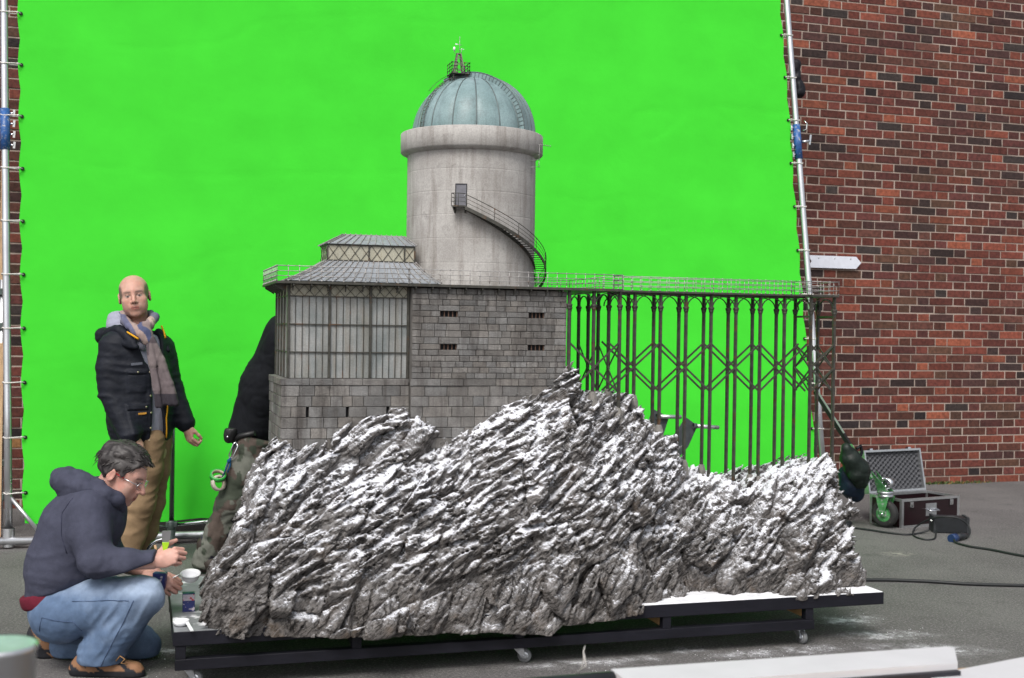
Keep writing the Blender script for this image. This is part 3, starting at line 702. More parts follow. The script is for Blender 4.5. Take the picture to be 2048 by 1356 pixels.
PANEY = stain_mat('milky_yellow_glass', (.42, .41, .33), (.50, .48, .38), (.30, .25, .16), rough=.25, amount=.4, bump=.0004)
DARK = mat('dark_interior', (.012, .013, .018), .6, var=.1); WBAR = mat('brown_window_bars', (.13, .07, .045), .6, var=.2, vs=90); STEELDOOR = mat('steel_door', (.17, .17, .19), .45, .5, var=.15, vs=30)

obs = thing('miniature_observatory', 'weathered model observatory with domed tower, glasshouse and stone block on the rock', 'model building', (1.4, 5.6, .9))
BX0, BX1, BYF, BYB, BZT = at(823, 640, 5.40).x, at(1133, 620, 5.40).x, 5.40, 6.06, 1.636
GX0, GYF, GYB = .614, 5.425, 5.91
rs2 = random.Random(11); stone_cache = {}
def stone(parent, x0, x1, z0, z1, y, side=None, proud=0.0):
    """one ashlar block: front face at y (or a left-side face at x when side is given)"""
    g = .0011; w = x1-x0-2*g; hgt = z1-z0-2*g; key = (round(w, 3), round(hgt, 3), side is not None)
    if key not in stone_cache:
        b = .0018; D = .0075; j = lambda: rs2.uniform(-.0007, .0007)
        o = [(-w/2, -hgt/2), (w/2, -hgt/2), (w/2, hgt/2), (-w/2, hgt/2)]
        fr = [(a-math.copysign(b, a)+j(), -D, c-math.copysign(b, c)+j()) for a, c in o]; md = [(a, -D+b*.9, c) for a, c in o]; bk = [(a, 0, c) for a, c in o]
        v = fr+md+bk
        if side is not None: v = [(y_, -x_, z_) for x_, y_, z_ in v]
        f = [(0, 1, 2, 3)]
        for k in range(4): n = (k+1) % 4; f += [(k, k+4, n+4, n), (k+4, k+8, n+8, n+4)]
        me = bpy.data.meshes.new('stone'); me.from_pydata(v, [], f); me.materials.append(STONE); me.update(); stone_cache[key] = me
    o = bpy.data.objects.new('stone', stone_cache[key])
    base = wpos(parent); dp = rs2.uniform(-.0012, .0014)-proud
    o.location = (Vector(((x0+x1)/2, y+dp, (z0+z1)/2))-base) if side is None else (Vector((side+dp, (x0+x1)/2, (z0+z1)/2))-base)
    q = rs2.uniform(.74, 1.16); t = rs2.uniform(-.03, .04); o.color = (q*(1+t), q, q*(1-t), 1); link(o, parent)
def course(parent, x0, x1, z0, z1, y, wmin, wmax, holes=(), side=None, fixed=(), proud=0.0):
    """row of stones of random length, split by holes, with given fixed stones"""
    cuts = sorted([(a, b, False) for a, b in holes]+[(a, b, True) for a, b in fixed]); x = x0
    spans = []
    for a, b, fx in cuts:
        if a-x > .004: spans.append((x, a))
        if fx: stone(parent, a, b, z0, z1, y, side, proud+.001)
        x = b
    if x1-x > .004: spans.append((x, x1))
    for a, b in spans:
        p = a
        while p < b-1e-4:
            w = rs2.choice([.8, 1., 1.25, 1.6])*rs2.uniform(wmin, wmax); w = round(w/.004)*.004
            if b-(p+w) < wmin*.7: w = b-p
            stone(parent, p, p+w, z0, z1, y, side, proud); p += w
# --- stone block with four barred windows
blk = MB(); wins = []
for (xa, ya, xb, yb_) in ((880, 622, 915, 634), (1057, 625, 1088, 637), (880, 688, 913, 700), (1055, 689, 1088, 701)):
    a = at(xa, ya, BYF); b = at(xb, yb_, BYF); wins.append((a.x, b.x, 1.506 if ya < 650 else 1.355, 1.532 if ya < 650 else 1.381))
def slab_with_holes(mb, x0, x1, y0, y1, zs, z_top, holes):
    """solid core as horizontal layers so the window openings are real recesses"""
    lv = sorted(set([zs, z_top]+[h[2] for h in holes]+[h[3] for h in holes]))
    for za, zb2 in zip(lv[:-1], lv[1:]):
        hs_ = sorted([(h[0], h[1]) for h in holes if h[2] <= za+1e-6 and h[3] >= zb2-1e-6]); x = x0
        for a, b in hs_: mb.box(x, a, y0, y0+.03, za, zb2); x = b
        mb.box(x, x1, y0, y0+.03, za, zb2)
    mb.box(x0, x1, y0+.03, y1, zs, z_top)
slab_with_holes(blk, BX0, BX1, BYF, BYB, .80, BZT, wins)
block = blk.build('stone_block', JOINT, obs)
rows = [1.222+.0266*k for k in range(6)]+[1.381]+[1.381+.03125*k for k in range(1, 5)]+[1.532]+[1.532+.026*k for k in range(1, 5)]
for k, (za, zb2) in enumerate(zip(rows[:-1], rows[1:])):
    holes = [(w[0], w[1]) for w in wins if w[2] < zb2-.004 and w[3] > za+.004]
    fixed = [(w[0]-.009, w[1]+.009) for w in wins if abs(w[3]-za) < .004 or abs(w[2]-zb2) < .004]
    course(block, BX0+.002, BX1, za, zb2, BYF, .040, .058, holes, None, fixed)
course(block, BX0-.004, BX1, 1.190, 1.222, BYF-.004, .09, .16, proud=.002)
lowrows = [1.190-.0475*k for k in range(9)]
for za, zb2 in zip(lowrows[1:], lowrows[:-1]): course(block, BX0+.0, BX1, za, zb2, BYF-.002, .058, .085)
for i, w in enumerate(wins):
    m_ = MB(); m_.box(w[0], w[1], BYF+.026, BYF+.0295, w[2], w[3]); o = m_.build('window', DARK, block)
    for k in range(5):
        x = w[0]+.002+(w[1]-w[0]-.004)*k/4; m_ = MB(); m_.box(x-.0019, x+.0019, BYF+.004, BYF+.010, w[2]+.001, w[3]-.001); bo = m_.build('window_bar', WBAR, obs); bo.parent = block
# --- glasshouse on its stone plinth
pm = MB(); slits = []
for (xa, xb) in ((612, 617.5), (692, 697.5), (773, 778.5)): slits.append((at(xa, 815, GYF).x, at(xb, 815, GYF).x, 1.0475+.0005, 1.095-.0005))
slab_with_holes(pm, GX0-.012, BX0-.001, GYF, GYB+.012, .80, 1.20, slits)
plinth = pm.build('stone_plinth', JOINT, obs)
course(plinth, GX0-.022, BX0-.006, 1.190, 1.222, GYF-.002, .07, .12, proud=.001)
for k, (za, zb2) in enumerate(zip(lowrows[1:], lowrows[:-1])): course(plinth, GX0-.0185, BX0-.002, za, zb2, GYF, .05, .08, [(s[0], s[1]) for s in slits] if abs(zb2-1.095) < .002 else ())
for k, (za, zb2) in enumerate(zip(lowrows[1:], lowrows[:-1])): course(plinth, GYF-.003, GYB+.012, za, zb2, 0, .06, .09, side=GX0-.012)
course(plinth, GYF-.008, GYB+.012, 1.190, 1.222, 0, .08, .12, side=GX0-.016)
m_ = MB(); m_.box(GX0-.02, BX0-.002, GYF-.006, GYB+.012, 1.2005, 1.2205); m_.build('plinth_coping', STONE, obs).color = (1, 1, 1, 1)
for s in slits: m_ = MB(); m_.box(s[0], s[1], GYF+.024, GYF+.029, s[2], s[3]); m_.build('arrow_slit', DARK, plinth)
gh = MB(); gh.box(GX0+.02, BX0-.002, GYF+.03, GYB-.02, 1.2205, 1.2265); house = gh.build('glasshouse', JOINT, obs)
m_ = MB(); m_.box(GX0+.02, BX0-.004, GYB-.024, GYB-.02, 1.2275, 1.638); m_.build('back_glazing', PANE, house)
gy0 = GYF+.014; zl = [1.2225, 1.339, 1.463, 1.588, 1.638]; bays = [GX0+.012, at(660, 640, GYF).x, at(742, 640, GYF).x, BX0-.008]
def pane(x0, x1, z0, z1, y, mt, side=None):
    m_ = MB(); t = rs2.uniform(-.0012, .0012); u = rs2.uniform(-.0012, .0012)
    if side is None: m_.hexa([(x0, y+t, z0), (x1, y-t, z0), (x1, y+.003, z0), (x0, y+.003, z0), (x0, y+u, z1), (x1, y-u, z1), (x1, y+.003, z1), (x0, y+.003, z1)])
    else: m_.box(side-.0008, side+.003, x0, x1, z0, z1)
    m_.build('glass_pane', mt, house)
for a, b in zip(bays[:-1], bays[1:]):
    n = 6; xs = [a+(b-a)*k/n for k in range(n+1)]
    for k in range(n):
        for r in range(3): pane(xs[k]+.0012, xs[k+1]-.0012, zl[r]+.001, zl[r+1]-.001, gy0+.004, PANE)
    pane(a+.001, b-.001, zl[3]+.001, zl[4], gy0+.004, PANEY)
    m_ = MB()
    for k in range(1, n): m_.box(xs[k]-.0012, xs[k]+.0012, gy0-.0015, gy0+.004, zl[0], zl[3])
    m_.build('glazing_bars', RUST, house, kind='stuff')
    m_ = MB(); h_ = zl[4]-zl[3]
    for k in range(4):
        xa = a+(b-a)*(k)/4; w = (b-a)/4; zm = (zl[3]+zl[4])/2
        for (p, q) in (((xa, zm), (xa+w/2, zl[4])), ((xa+w/2, zl[4]), (xa+w, zm)), ((xa, zm), (xa+w/2, zl[3])), ((xa+w/2, zl[3]), (xa+w, zm))):
            m_.bar((p[0], gy0+.001, p[1]), (q[0], gy0+.001, q[1]), .0025, .0018, (0, 1, 0))
    m_.build('diamond_lattice', RUST, house, kind='stuff')
sy = [GYF+.014+(GYB-GYF-.02)*k/4 for k in range(5)]
for a, b in zip(sy[:-1], sy[1:]):
    for r in range(3): pane(a+.006, b-.004, zl[r]+.001, zl[r+1]-.001, 0, PANE, side=GX0+.012)
    pane(a+.006, b-.004, zl[3]+.001, zl[4], 0, PANEY, side=GX0+.012)
for x in bays: m_ = MB(); m_.box(x-.0055, x+.0055, gy0-.006, gy0+.010, 1.2225, 1.638, .001); m_.build('iron_post', RUST, house)
for y in sy[1:]: m_ = MB(); m_.box(GX0+.003, GX0+.016, y-.005, y+.005, 1.2225, 1.638, .001); m_.build('iron_post', RUST, house)
for z in zl[1:4]:
    m_ = MB(); m_.box(bays[0]+.006, bays[-1]-.006, gy0-.0035, gy0+.006, z-.0022, z+.0022); m_.build('transom', RUST, house)
    m_ = MB(); m_.box(GX0+.0062, GX0+.014, sy[0]+.012, sy[-1]-.005, z-.003, z+.003); m_.build('transom', RUST, house)
# --- roof with clerestory
DZ = 1.652
EX0, EX1, EY0, EY1 = GX0-.006, at(884, 566, 5.41).x, GYF-.012, GYB+.005
CY0, CY1 = 5.575, 5.785
c0 = at(655, 520, CY0); c1 = at(829, 521, CY0); ct = at(735, 490, CY0).z; CX0, CX1, CZ0 = c0.x, c1.x, c0.z-.003
def hip(x0, x1, y0, y1, z0, u0, u1, v0, v1, z1, n=7, sag=.35):
    """four curved roof slopes from the eave rectangle up to the inner rectangle"""
    vs = []; fs = []
    for i in range(n):
        t = i/(n-1); s = (1-sag)*t+sag*t*t
        xa, xb, ya, yb2, z = x0+(u0-x0)*t, x1+(u1-x1)*t, y0+(v0-y0)*t, y1+(v1-y1)*t, z0+(z1-z0)*s
        vs += [(xa, ya, z), (xb, ya, z), (xb, yb2, z), (xa, yb2, z)]
    for i in range(n-1):
        for k in range(4): fs.append((i*4+k, i*4+(k+1) % 4, (i+1)*4+(k+1) % 4, (i+1)*4+k))
    fs.append((0, 3, 2, 1)); fs.append(tuple((n-1)*4+k for k in range(4)))
    return vs, fs
m_ = MB(); m_.add(*hip(EX0, EX1, EY0, EY1, DZ+.004, CX0-.006, CX1+.004, CY0-.004, CY1+.004, CZ0)); roof = m_.build('glasshouse_roof', ROOFM, obs)
m_ = MB(); sag = .35
def rs_z(t): return DZ+.004+(CZ0-DZ-.004)*((1-sag)*t+sag*t*t)+.003
for k in range(18):
    fx = (k+.5)/18; pts = []
    for i in range(6): t = i/5; xa, xb = EX0+(CX0-.006-EX0)*t, EX1+(CX1+.004-EX1)*t; pts.append((xa+(xb-xa)*fx, EY0+(CY0-.004-EY0)*t, rs_z(t)))
    for p, q in zip(pts[:-1], pts[1:]): m_.bar(p, q, .0035, .005)
for (xe, xc) in ((EX0, CX0-.006), (EX1, CX1+.004)):
    pts = [(xe+(xc-xe)*i/6, EY0+(CY0-.004-EY0)*i/6, rs_z(i/6)) for i in range(7)]
    for p, q in zip(pts[:-1], pts[1:]): m_.bar(p, q, .006, .007)
for k in range(1, 8):
    fy = k/8
    for (xe, xc) in ((EX0, CX0-.006), (EX1, CX1+.004)):
        pts = [(xe+(xc-xe)*i/5, EY0+(EY1-EY0)*fy+((CY0+(CY1-CY0)*fy)-(EY0+(EY1-EY0)*fy))*i/5, rs_z(i/5)) for i in range(6)]
        for p, q in zip(pts[:-1], pts[1:]): m_.bar(p, q, .0035, .005)
m_.build('roof_seams', RUSTL, roof, kind='stuff')
m_ = MB(); m_.box(CX0, CX1, CY0, CY1, CZ0+.001, ct); cl = m_.build('clerestory', PANEY, obs)
m_ = MB(); nx = 8
for z in (CZ0+.003, ct-.003): m_.box(CX0-.003, CX1+.003, CY0-.005, CY0-.0005, z-.003, z+.003); m_.box(CX0-.005, CX0-.0005, CY0-.005, CY1, z-.003, z+.003)
for x in (CX0-.001, CX0+(CX1-CX0)*.47, CX0+(CX1-CX0)*.88, CX1): m_.box(x-.003, x+.003, CY0-.0056, CY0-.0006, CZ0+.006, ct-.006)
for k in range(nx):
    xa = CX0+(CX1-CX0)*k/nx; xb = CX0+(CX1-CX0)*(k+1)/nx
    m_.bar((xa, CY0-.002, CZ0+.005), (xb, CY0-.002, ct-.005), .002, .0022, (0, 1, 0)); m_.bar((xa, CY0-.002, ct-.005), (xb, CY0-.002, CZ0+.005), .002, .0022, (0, 1, 0))
for k in range(3):
    ya, yb2 = CY0+(CY1-CY0)*k/3, CY0+(CY1-CY0)*(k+1)/3; m_.bar((CX0-.002, ya, CZ0+.005), (CX0-.002, yb2, ct-.005), .002, .0022, (1, 0, 0)); m_.bar((CX0-.002, ya, ct-.005), (CX0-.002, yb2, CZ0+.005), .002, .0022, (1, 0, 0))
m_.build('clerestory_lattice', RUST, cl, kind='stuff')
rz_ = at(745, 472, 5.68).z; rx0 = at(686, 471, 5.68).x; rx1 = CX1-.03
m_ = MB(); m_.add(*hip(CX0-.012, CX1+.008, CY0-.012, CY1+.012, ct+.001, rx0, rx1, 5.678, 5.682, rz_, n=4, sag=0)); rf2 = m_.build('clerestory_roof', ROOFM, obs)
m_ = MB()
for k in range(12):
    fx = (k+.5)/12; a = (CX0-.012+(CX1-CX0+.02)*fx, CY0-.012, ct+.004); b = (rx0+(rx1-rx0)*fx, 5.678, rz_+.003); m_.bar(a, b, .0035, .005); m_.bar((b[0], 5.68, rz_+.001), (b[0], 5.68, rz_+.010), .003, .003, (0, 1, 0))
m_.bar((CX0-.012, CY0-.012, ct+.003), (rx0, 5.678, rz_+.003), .006, .006); m_.bar((CX1+.008, CY0-.012, ct+.003), (rx1, 5.678, rz_+.003), .006, .006); m_.bar((rx0, 5.68, rz_+.002), (rx1, 5.68, rz_+.002), .006, .005); m_.bar((CX0-.012, CY1+.012, ct+.003), (rx0, 5.682, rz_+.003), .006, .006)
m_.build('roof_seams', RUSTL, rf2, kind='stuff')

# --- terrace deck, brackets and railing
DX0, DXW, DYF = at(532, 562, 5.9).x-.03, at(1247, 585, 5.36).x, 5.362
DX0 = .563
m_ = MB(); m_.box(DX0, BX0-.02, DYF+.012, 6.0, 1.6405, DZ-.0005, .001); m_.box(BX0-.0195, DXW, DYF, 6.12, 1.640, DZ, .001); deck = m_.build('terrace_deck', RUST, obs)
for k in range(17):
    x = .64+k*.078
    yf = GYF if x < BX0 else BYF
    if x > BX1: continue
    m_ = MB(); y0 = DYF+.012 if x < BX0 else DYF
    m_.prism([(yf-.008, 1.610), (yf-.008, 1.6395), (y0+.004, 1.6395), (y0+.004, 1.632), (yf-.02, 1.624)], x-.003, x+.003, 'yz'); m_.build('bracket', RUST, deck)
m_ = MB()
for k in range(6): y = GYF+.03+k*.095; m_.prism([(GX0-.002, 1.605), (GX0-.002, 1.6395), (DX0+.006, 1.6395), (DX0+.006, 1.630)], y-.003, y+.003)
m_.build('bracket', RUST, deck, kind='stuff')
def railing(pts, parent, name='railing', h=.066, pitch=.047, mt=None):
    m_ = MB()
    for a, b in zip(pts[:-1], pts[1:]):
        a = Vector(a); b = Vector(b); L_ = (b-a).length; n = max(1, round(L_/pitch))
        for k in range(n+1):
            p = a+(b-a)*k/n; m_.tube([p+Vector((0, 0, -.006)), p+Vector((0, 0, h+.004))], .0016, 5); m_.tube([p+Vector((0, 0, -.002)), p+Vector((0, 0, .006))], .0032, 5)
            for f in (.33, .66, 1.0): q = p+Vector((0, 0, h*f)); m_.tube([q-Vector((0, 0, .0028)), q+Vector((0, 0, .0028))], .0028, 5)
        for f in (.33, .66, 1.0): m_.tube([a+Vector((0, 0, h*f)), b+Vector((0, 0, h*f))], .0017 if f < 1 else .002, 5)
    return m_.build(name, mt or RUSTL, parent, kind='stuff')
railing([(DX0+.004, 5.99, DZ), (DX0+.004, DYF+.016, DZ), (BX0-.02, DYF+.016, DZ), (BX0-.018, DYF+.004, DZ), (DXW-.004, DYF+.004, DZ), (DXW-.004, 5.47, DZ)], deck)
railing([(DXW-.004, 5.62, DZ), (DXW-.004, 6.11, DZ), (BX1+.02, 6.11, DZ)], deck)

# --- tower, ring, dome
TYc = 5.755; TC = at(942, 420, TYc); TXc = TC.x; TR = .3135
TDIR = math.atan2(-TYc, -TXc)                   # azimuth of the camera seen from the tower axis
def pol(r, az, z):                              # az>0 turns to the picture's right
    t = TDIR+az; return Vector((TXc+r*math.cos(t), TYc+r*math.sin(t), z))
prof = [(TR+.004, DZ-.004)]; z = DZ
for k, zz in enumerate((1.76, 1.875, 1.985, 2.095, 2.20)):
    prof += [(TR, zz-.05), (TR, zz-.006), (TR, zz-.0016), (TR-.0007, zz), (TR, zz+.0016), (TR, zz+.006)]
prof += [(TR, 2.30)]
m_ = MB(); m_.lathe(prof, (TXc, TYc, 0), 96); tower = m_.build('tower', CONC, obs)
zr0 = at(803, 303, TYc).z; zr1 = at(803, 264, TYc).z; RR = .3475
m_ = MB(); m_.lathe([(TR-.002, zr0-.014), (TR+.004, zr0-.014), (RR-.006, zr0-.002), (RR, zr0+.004), (RR, zr1-.003), (RR-.003, zr1), (RR-.035, zr1), (RR-.04, zr1-.03)], (TXc, TYc, 0), 96); ring = m_.build('parapet_ring', CONC, obs)
DR = .2900; DZC = zr1-.008
NP = 16; vs = []; fs = []; na, nb = NP*10, 30
for j in range(nb+1):
    ph = math.radians(-6)+(math.radians(90)-math.radians(-6))*j/nb
    for i in range(na):
        u = (i % 10)/10; sc = DR*(1+.022*math.sin(math.pi*u)**.7*math.cos(ph)**.5*(1 if ph < 1.5 else 0)); az = 2*math.pi*i/na+math.radians(4)
        p = pol(sc*math.cos(ph), az, DZC+DR*math.sin(ph)*1.0); vs.append(p[:])
for j in range(nb):
    for i in range(na): fs.append((j*na+i, j*na+(i+1) % na, (j+1)*na+(i+1) % na, (j+1)*na+i))
m_ = MB(); m_.add(vs, fs, True); dome = m_.build('dome', COPPER, obs)
SEAM = mat('dome_seam_dark', (.11, .14, .14), .5, .3, var=.2, vs=40)
for k in range(NP):
    az = 2*math.pi*k/NP+math.radians(4)
    m_ = MB(); m_.tube([pol((DR+.001)*math.cos(p_), az, DZC+(DR+.001)*math.sin(p_)) for p_ in [math.radians(-4+92*i/16) for i in range(16)]], .003, 6); m_.build('seam', SEAM, dome)
# shutter: raised curved track from the right side up over the top
saz = math.radians(63); sdir = Vector((math.cos(TDIR+saz), math.sin(TDIR+saz), 0)); sper = Vector((-sdir.y, sdir.x, 0)); O = Vector((TXc, TYc, DZC))
def sh(ph, w, r): return O+sdir*(r*math.cos(ph))+Vector((0, 0, r*math.sin(ph)))+sper*w
m_ = MB(); vs = []; fs = []; n = 40; wv = .062
for i in range(n+1):
    ph = math.radians(-3+118*i/n)
    for (w, r) in ((-wv, DR-.012), (-wv, DR+.024), (wv, DR+.024), (wv, DR-.012)): vs.append(sh(ph, w, math.sqrt(max(r*r-w*w*.55, .01)))[:])
for i in range(n):
    for k in range(3): fs.append((i*4+k, i*4+k+1, (i+1)*4+k+1, (i+1)*4+k))
fs.append((0, 3, 2, 1)); fs.append((n*4, n*4+1, n*4+2, n*4+3))
m_.add(vs, fs, False); shut = m_.build('shutter', COPPER, dome)
m_ = MB()
for i in range(30):
    ph = math.radians(-1+114*i/29)
    for w in (-wv-.0008,):
        a = sh(ph, w, DR-.004); b = sh(ph, w, DR+.020); m_.bar(a, b, .0022, .0022)
    r_ = DR+.0195; m_.bar(sh(ph, -wv*.98, r_-.0008), sh(ph, wv*.98, r_-.0008), .002, .003)
for w in (-wv, -wv*.33, wv*.33, wv):
    m_.tube([sh(math.radians(-2+116*i/24), w, DR+.0205) for i in range(25)], .0024, 5)
m_.build('shutter_ribs', SEAM, shut, kind='stuff')
# ladder up the left side
laz = math.radians(-52); m_ = MB()
for s_ in (-1, 1):
    m_.tube([pol((DR+.014)*math.cos(p_), laz+s_*math.radians(2.3)/max(.25, math.cos(p_)), DZC+(DR+.014)*math.sin(p_)) for p_ in [math.radians(2+70*i/20) for i in range(21)]], .0017, 5)
for i in range(19):
    p_ = math.radians(4+67*i/18); dl_ = math.radians(2.3)/max(.25, math.cos(p_)); m_.tube([pol((DR+.014)*math.cos(p_), laz-dl_, DZC+(DR+.014)*math.sin(p_)), pol((DR+.014)*math.cos(p_), laz+dl_, DZC+(DR+.014)*math.sin(p_))], .0013, 4)
for i in range(5):
    p_ = math.radians(8+15*i); dl_ = math.radians(2.3)/max(.25, math.cos(p_))
    for s_ in (-1, 1): m_.tube([pol((DR-.002)*math.cos(p_), laz+s_*dl_, DZC+(DR-.002)*math.sin(p_)), pol((DR+.014)*math.cos(p_), laz+s_*dl_, DZC+(DR+.014)*math.sin(p_))], .0013, 4)
m_.tube([pol((DR+.03)*math.cos(p_), laz-math.radians(3.5)/max(.25, math.cos(p_)), DZC+(DR+.03)*math.sin(p_)) for p_ in [math.radians(38+36*i/12) for i in range(13)]], .0013, 5)
m_.build('ladder', RUST, dome, kind='stuff')
# weather mast on its little platform
mpx = at(917, 150, TYc-.02); MXc, MYc, MZ = mpx.x, TYc-.02, mpx.z+.002
m_ = MB(); m_.box(MXc-.046, MXc+.046, MYc-.046, MYc+.046, MZ-.004, MZ, .0005)
for a, b in ((-1, -1), (1, -1), (1, 1), (-1, 1)): m_.bar((MXc+a*.034, MYc+b*.034, MZ-.04), (MXc+a*.034, MYc+b*.034, MZ-.004), .005, .005, (0, 1, 0))
mast = m_.build('mast_platform', RUST, obs)
GREYW = mat('weathered_grey_timber', (.16, .14, .125), .8, var=.2, vs=60)
m_ = MB()
for a, b in ((-1, -1), (1, -1), (1, 1), (-1, 1)): m_.bar((MXc+a*.024, MYc+b*.024, MZ), (MXc+a*.009, MYc+b*.009, MZ+.098), .006, .006, (0, 1, 0))
for k in range(3):
    z0, z1 = MZ+.03*k+.004, MZ+.03*k+.03; w0, w1 = .024-.015*(z0-MZ)/.098, .024-.015*(z1-MZ)/.098
    for (ax, ay, bx_, by_) in ((-1, -1, 1, -1), (1, -1, -1, -1), (-1, -1, -1, 1), (1, -1, 1, 1)): m_.bar((MXc+ax*w0, MYc+ay*w0, z0), (MXc+bx_*w1, MYc+by_*w1, z1), .003, .003, (0, 1, 0))
m_.box(MXc-.011, MXc+.011, MYc-.011, MYc+.011, MZ+.098, MZ+.102); m_.build('lattice_mast', GREYW, mast)
railing([(MXc-.044, MYc+.044, MZ), (MXc-.044, MYc-.044, MZ), (MXc-.018, MYc-.044, MZ)], mast, 'mast_railing', .05, .04, RUST); railing([(MXc+.018, MYc-.044, MZ), (MXc+.044, MYc-.044, MZ), (MXc+.044, MYc+.044, MZ)], mast, 'mast_railing', .05, .04, RUST)
WHT = mat('white_instrument', (.75, .76, .78), .4, var=.05)
m_ = MB(); m_.tube([(MXc+.004, MYc, MZ+.1), (MXc+.004, MYc, MZ+.185)], .0014, 6); m_.tube([(MXc-.006, MYc, MZ+.146), (MXc+.018, MYc, MZ+.144)], .001, 5); m_.tube([(MXc+.012, MYc, MZ+.1), (MXc+.014, MYc, MZ+.124)], .0014, 5); m_.tube([(MXc-.008, MYc, MZ+.1), (MXc-.022, MYc, MZ+.104), (MXc-.023, MYc, MZ+.115)], .0012, 5); m_.build('vane_rod', RUSTL, mast)
m_ = MB(); m_.prism([(MXc-.018, MZ+.150), (MXc-.004, MZ+.1475), (MXc-.004, MZ+.1455), (MXc-.018, MZ+.143)], MYc-.0008, MYc+.0008); m_.build('vane_tail', WHT, mast)
m_ = MB(); m_.lathe([(0, .114), (.0055, .115), (.0055, .131), (0, .133)], (MXc-.023, MYc, MZ), 10); m_.build('thermometer_screen', WHT, mast)
m_ = MB()
for k in range(3): t = k*2.094+.3; q = Vector((MXc+.014+.011*math.cos(t), MYc+.011*math.sin(t), MZ+.124)); m_.tube([(MXc+.014, MYc, MZ+.124), q], .0008, 4); m_.lathe([(0, -.003), (.0032, 0), (0, .003)], q, 8)
m_.build('anemometer', WHT, mast)
# door, landing and curved stair
daz = math.asin((923-942)/127.0); dz0 = at(914, 411, TYc-TR).z; dz1 = at(914, 367, TYc-TR).z; dw = .0235/TR
def patch(r0, r1, a0, a1, z0, z1, n=6):
    m_ = MB(); vs = []
    for i in range(n+1):
        a = a0+(a1-a0)*i/n
        vs += [pol(r0, a, z0)[:], pol(r1, a, z0)[:], pol(r1, a, z1)[:], pol(r0, a, z1)[:]]
    fs = [(0, 1, 2, 3), tuple(n*4+k for k in (3, 2, 1, 0))]
    for i in range(n):
        for k in range(4): fs.append((i*4+k, i*4+(k+1) % 4, (i+1)*4+(k+1) % 4, (i+1)*4+k))
    return m_.add(vs, fs)
door = patch(TR-.01, TR+.0012, daz-dw, daz+dw, dz0, dz1).build('door', STEELDOOR, tower)
for a0, a1, z0, z1 in ((daz-dw-.012, daz-dw, dz0, dz1+.004), (daz+dw, daz+dw+.012, dz0, dz1+.004), (daz-dw, daz+dw, dz1, dz1+.004)):
    o = patch(TR-.004, TR+.0035, a0, a1, z0, z1).build('door_frame', DARK, tower)
m_ = MB(); q = pol(TR+.003, daz+dw*.75, dz0+.05); m_.lathe([(0, -.003), (.003, 0), (0, .003)], q, 8); m_.build('door_handle', CHR, door)
SW0, SW1 = TR+.004, TR+.058; la0, la1 = daz-.095, daz+.075
st = patch(SW0, SW1, la0, la1, dz0-.007, dz0-.001).build('stair_landing', RUST, obs)
zend = DZ+.002; sa0, sa1 = la1, math.radians(118); NS = 38
for k in range(NS):
    t = (k+.5)/NS; a = sa0+(sa1-sa0)*t; z = dz0-.004+(zend-dz0)*(k+1)/(NS+1); ha = (sa1-sa0)/NS*.62
    patch(SW0+.004, SW1-.002, a-ha, a+ha, z-.0025, z, 1).build('tread', RUST, st)
def zst(a): return dz0-.004+(zend-dz0)*max(0, min(1, (a-sa0)/(sa1-sa0)))
for r_, nm in ((SW1, 'stringer'), (SW0+.001, 'stringer')):
    m_ = MB(); n = 44; vs = []; fs = []
    for i in range(n+1):
        a = sa0+(sa1-sa0)*i/n; z = zst(a); vs += [pol(r_-.002, a, z-.016)[:], pol(r_+.002, a, z-.016)[:], pol(r_+.002, a, z+.001)[:], pol(r_-.002, a, z+.001)[:]]
    for i in range(n):
        for k in range(4): fs.append((i*4+k, i*4+(k+1) % 4, (i+1)*4+(k+1) % 4, (i+1)*4+k))
    m_.add(vs, fs); m_.build(nm, RUST, st)
m_ = MB(); HR = .055
for h_, r_ in ((HR, .0019), (HR*.66, .0011), (HR*.33, .0011)):
    m_.tube([pol(SW1, sa0+(sa1-sa0)*i/40, zst(sa0+(sa1-sa0)*i/40)+h_) for i in range(41)], r_, 5)
    m_.tube([pol(SW0+.006, la0, dz0+h_), pol(SW1, la0, dz0+h_), pol(SW1, (la0+la1)/2, dz0+h_), pol(SW1, la1, dz0+h_-.003)], r_, 5)
for i in range(7): a = sa0+(sa1-sa0)*(.01+.98*i/6); m_.tube([pol(SW1, a, zst(a)-.01), pol(SW1, a, zst(a)+HR)], .0015, 5)
for a in (la0, (la0+la1)/2): m_.tube([pol(SW1, a, dz0-.004), pol(SW1, a, dz0+HR)], .0015, 5)
m_.tube([pol(SW0+.006, la0, dz0-.004), pol(SW0+.006, la0, dz0+HR)], .0015, 5)
m_.build('stair_railing', RUST, st, kind='stuff')
for a in (la0+.01, la1-.01): m_ = MB(); m_.hexa([pol(TR-.002, a-.008, dz0-.032)[:], pol(TR+.006, a-.008, dz0-.032)[:], pol(TR+.006, a+.008, dz0-.032)[:], pol(TR-.002, a+.008, dz0-.032)[:], pol(TR-.002, a-.008, dz0-.007)[:], pol(SW1-.01, a-.008, dz0-.007)[:], pol(SW1-.01, a+.008, dz0-.007)[:], pol(TR-.002, a+.008, dz0-.007)[:]]); m_.build('landing_bracket', RUST, st)
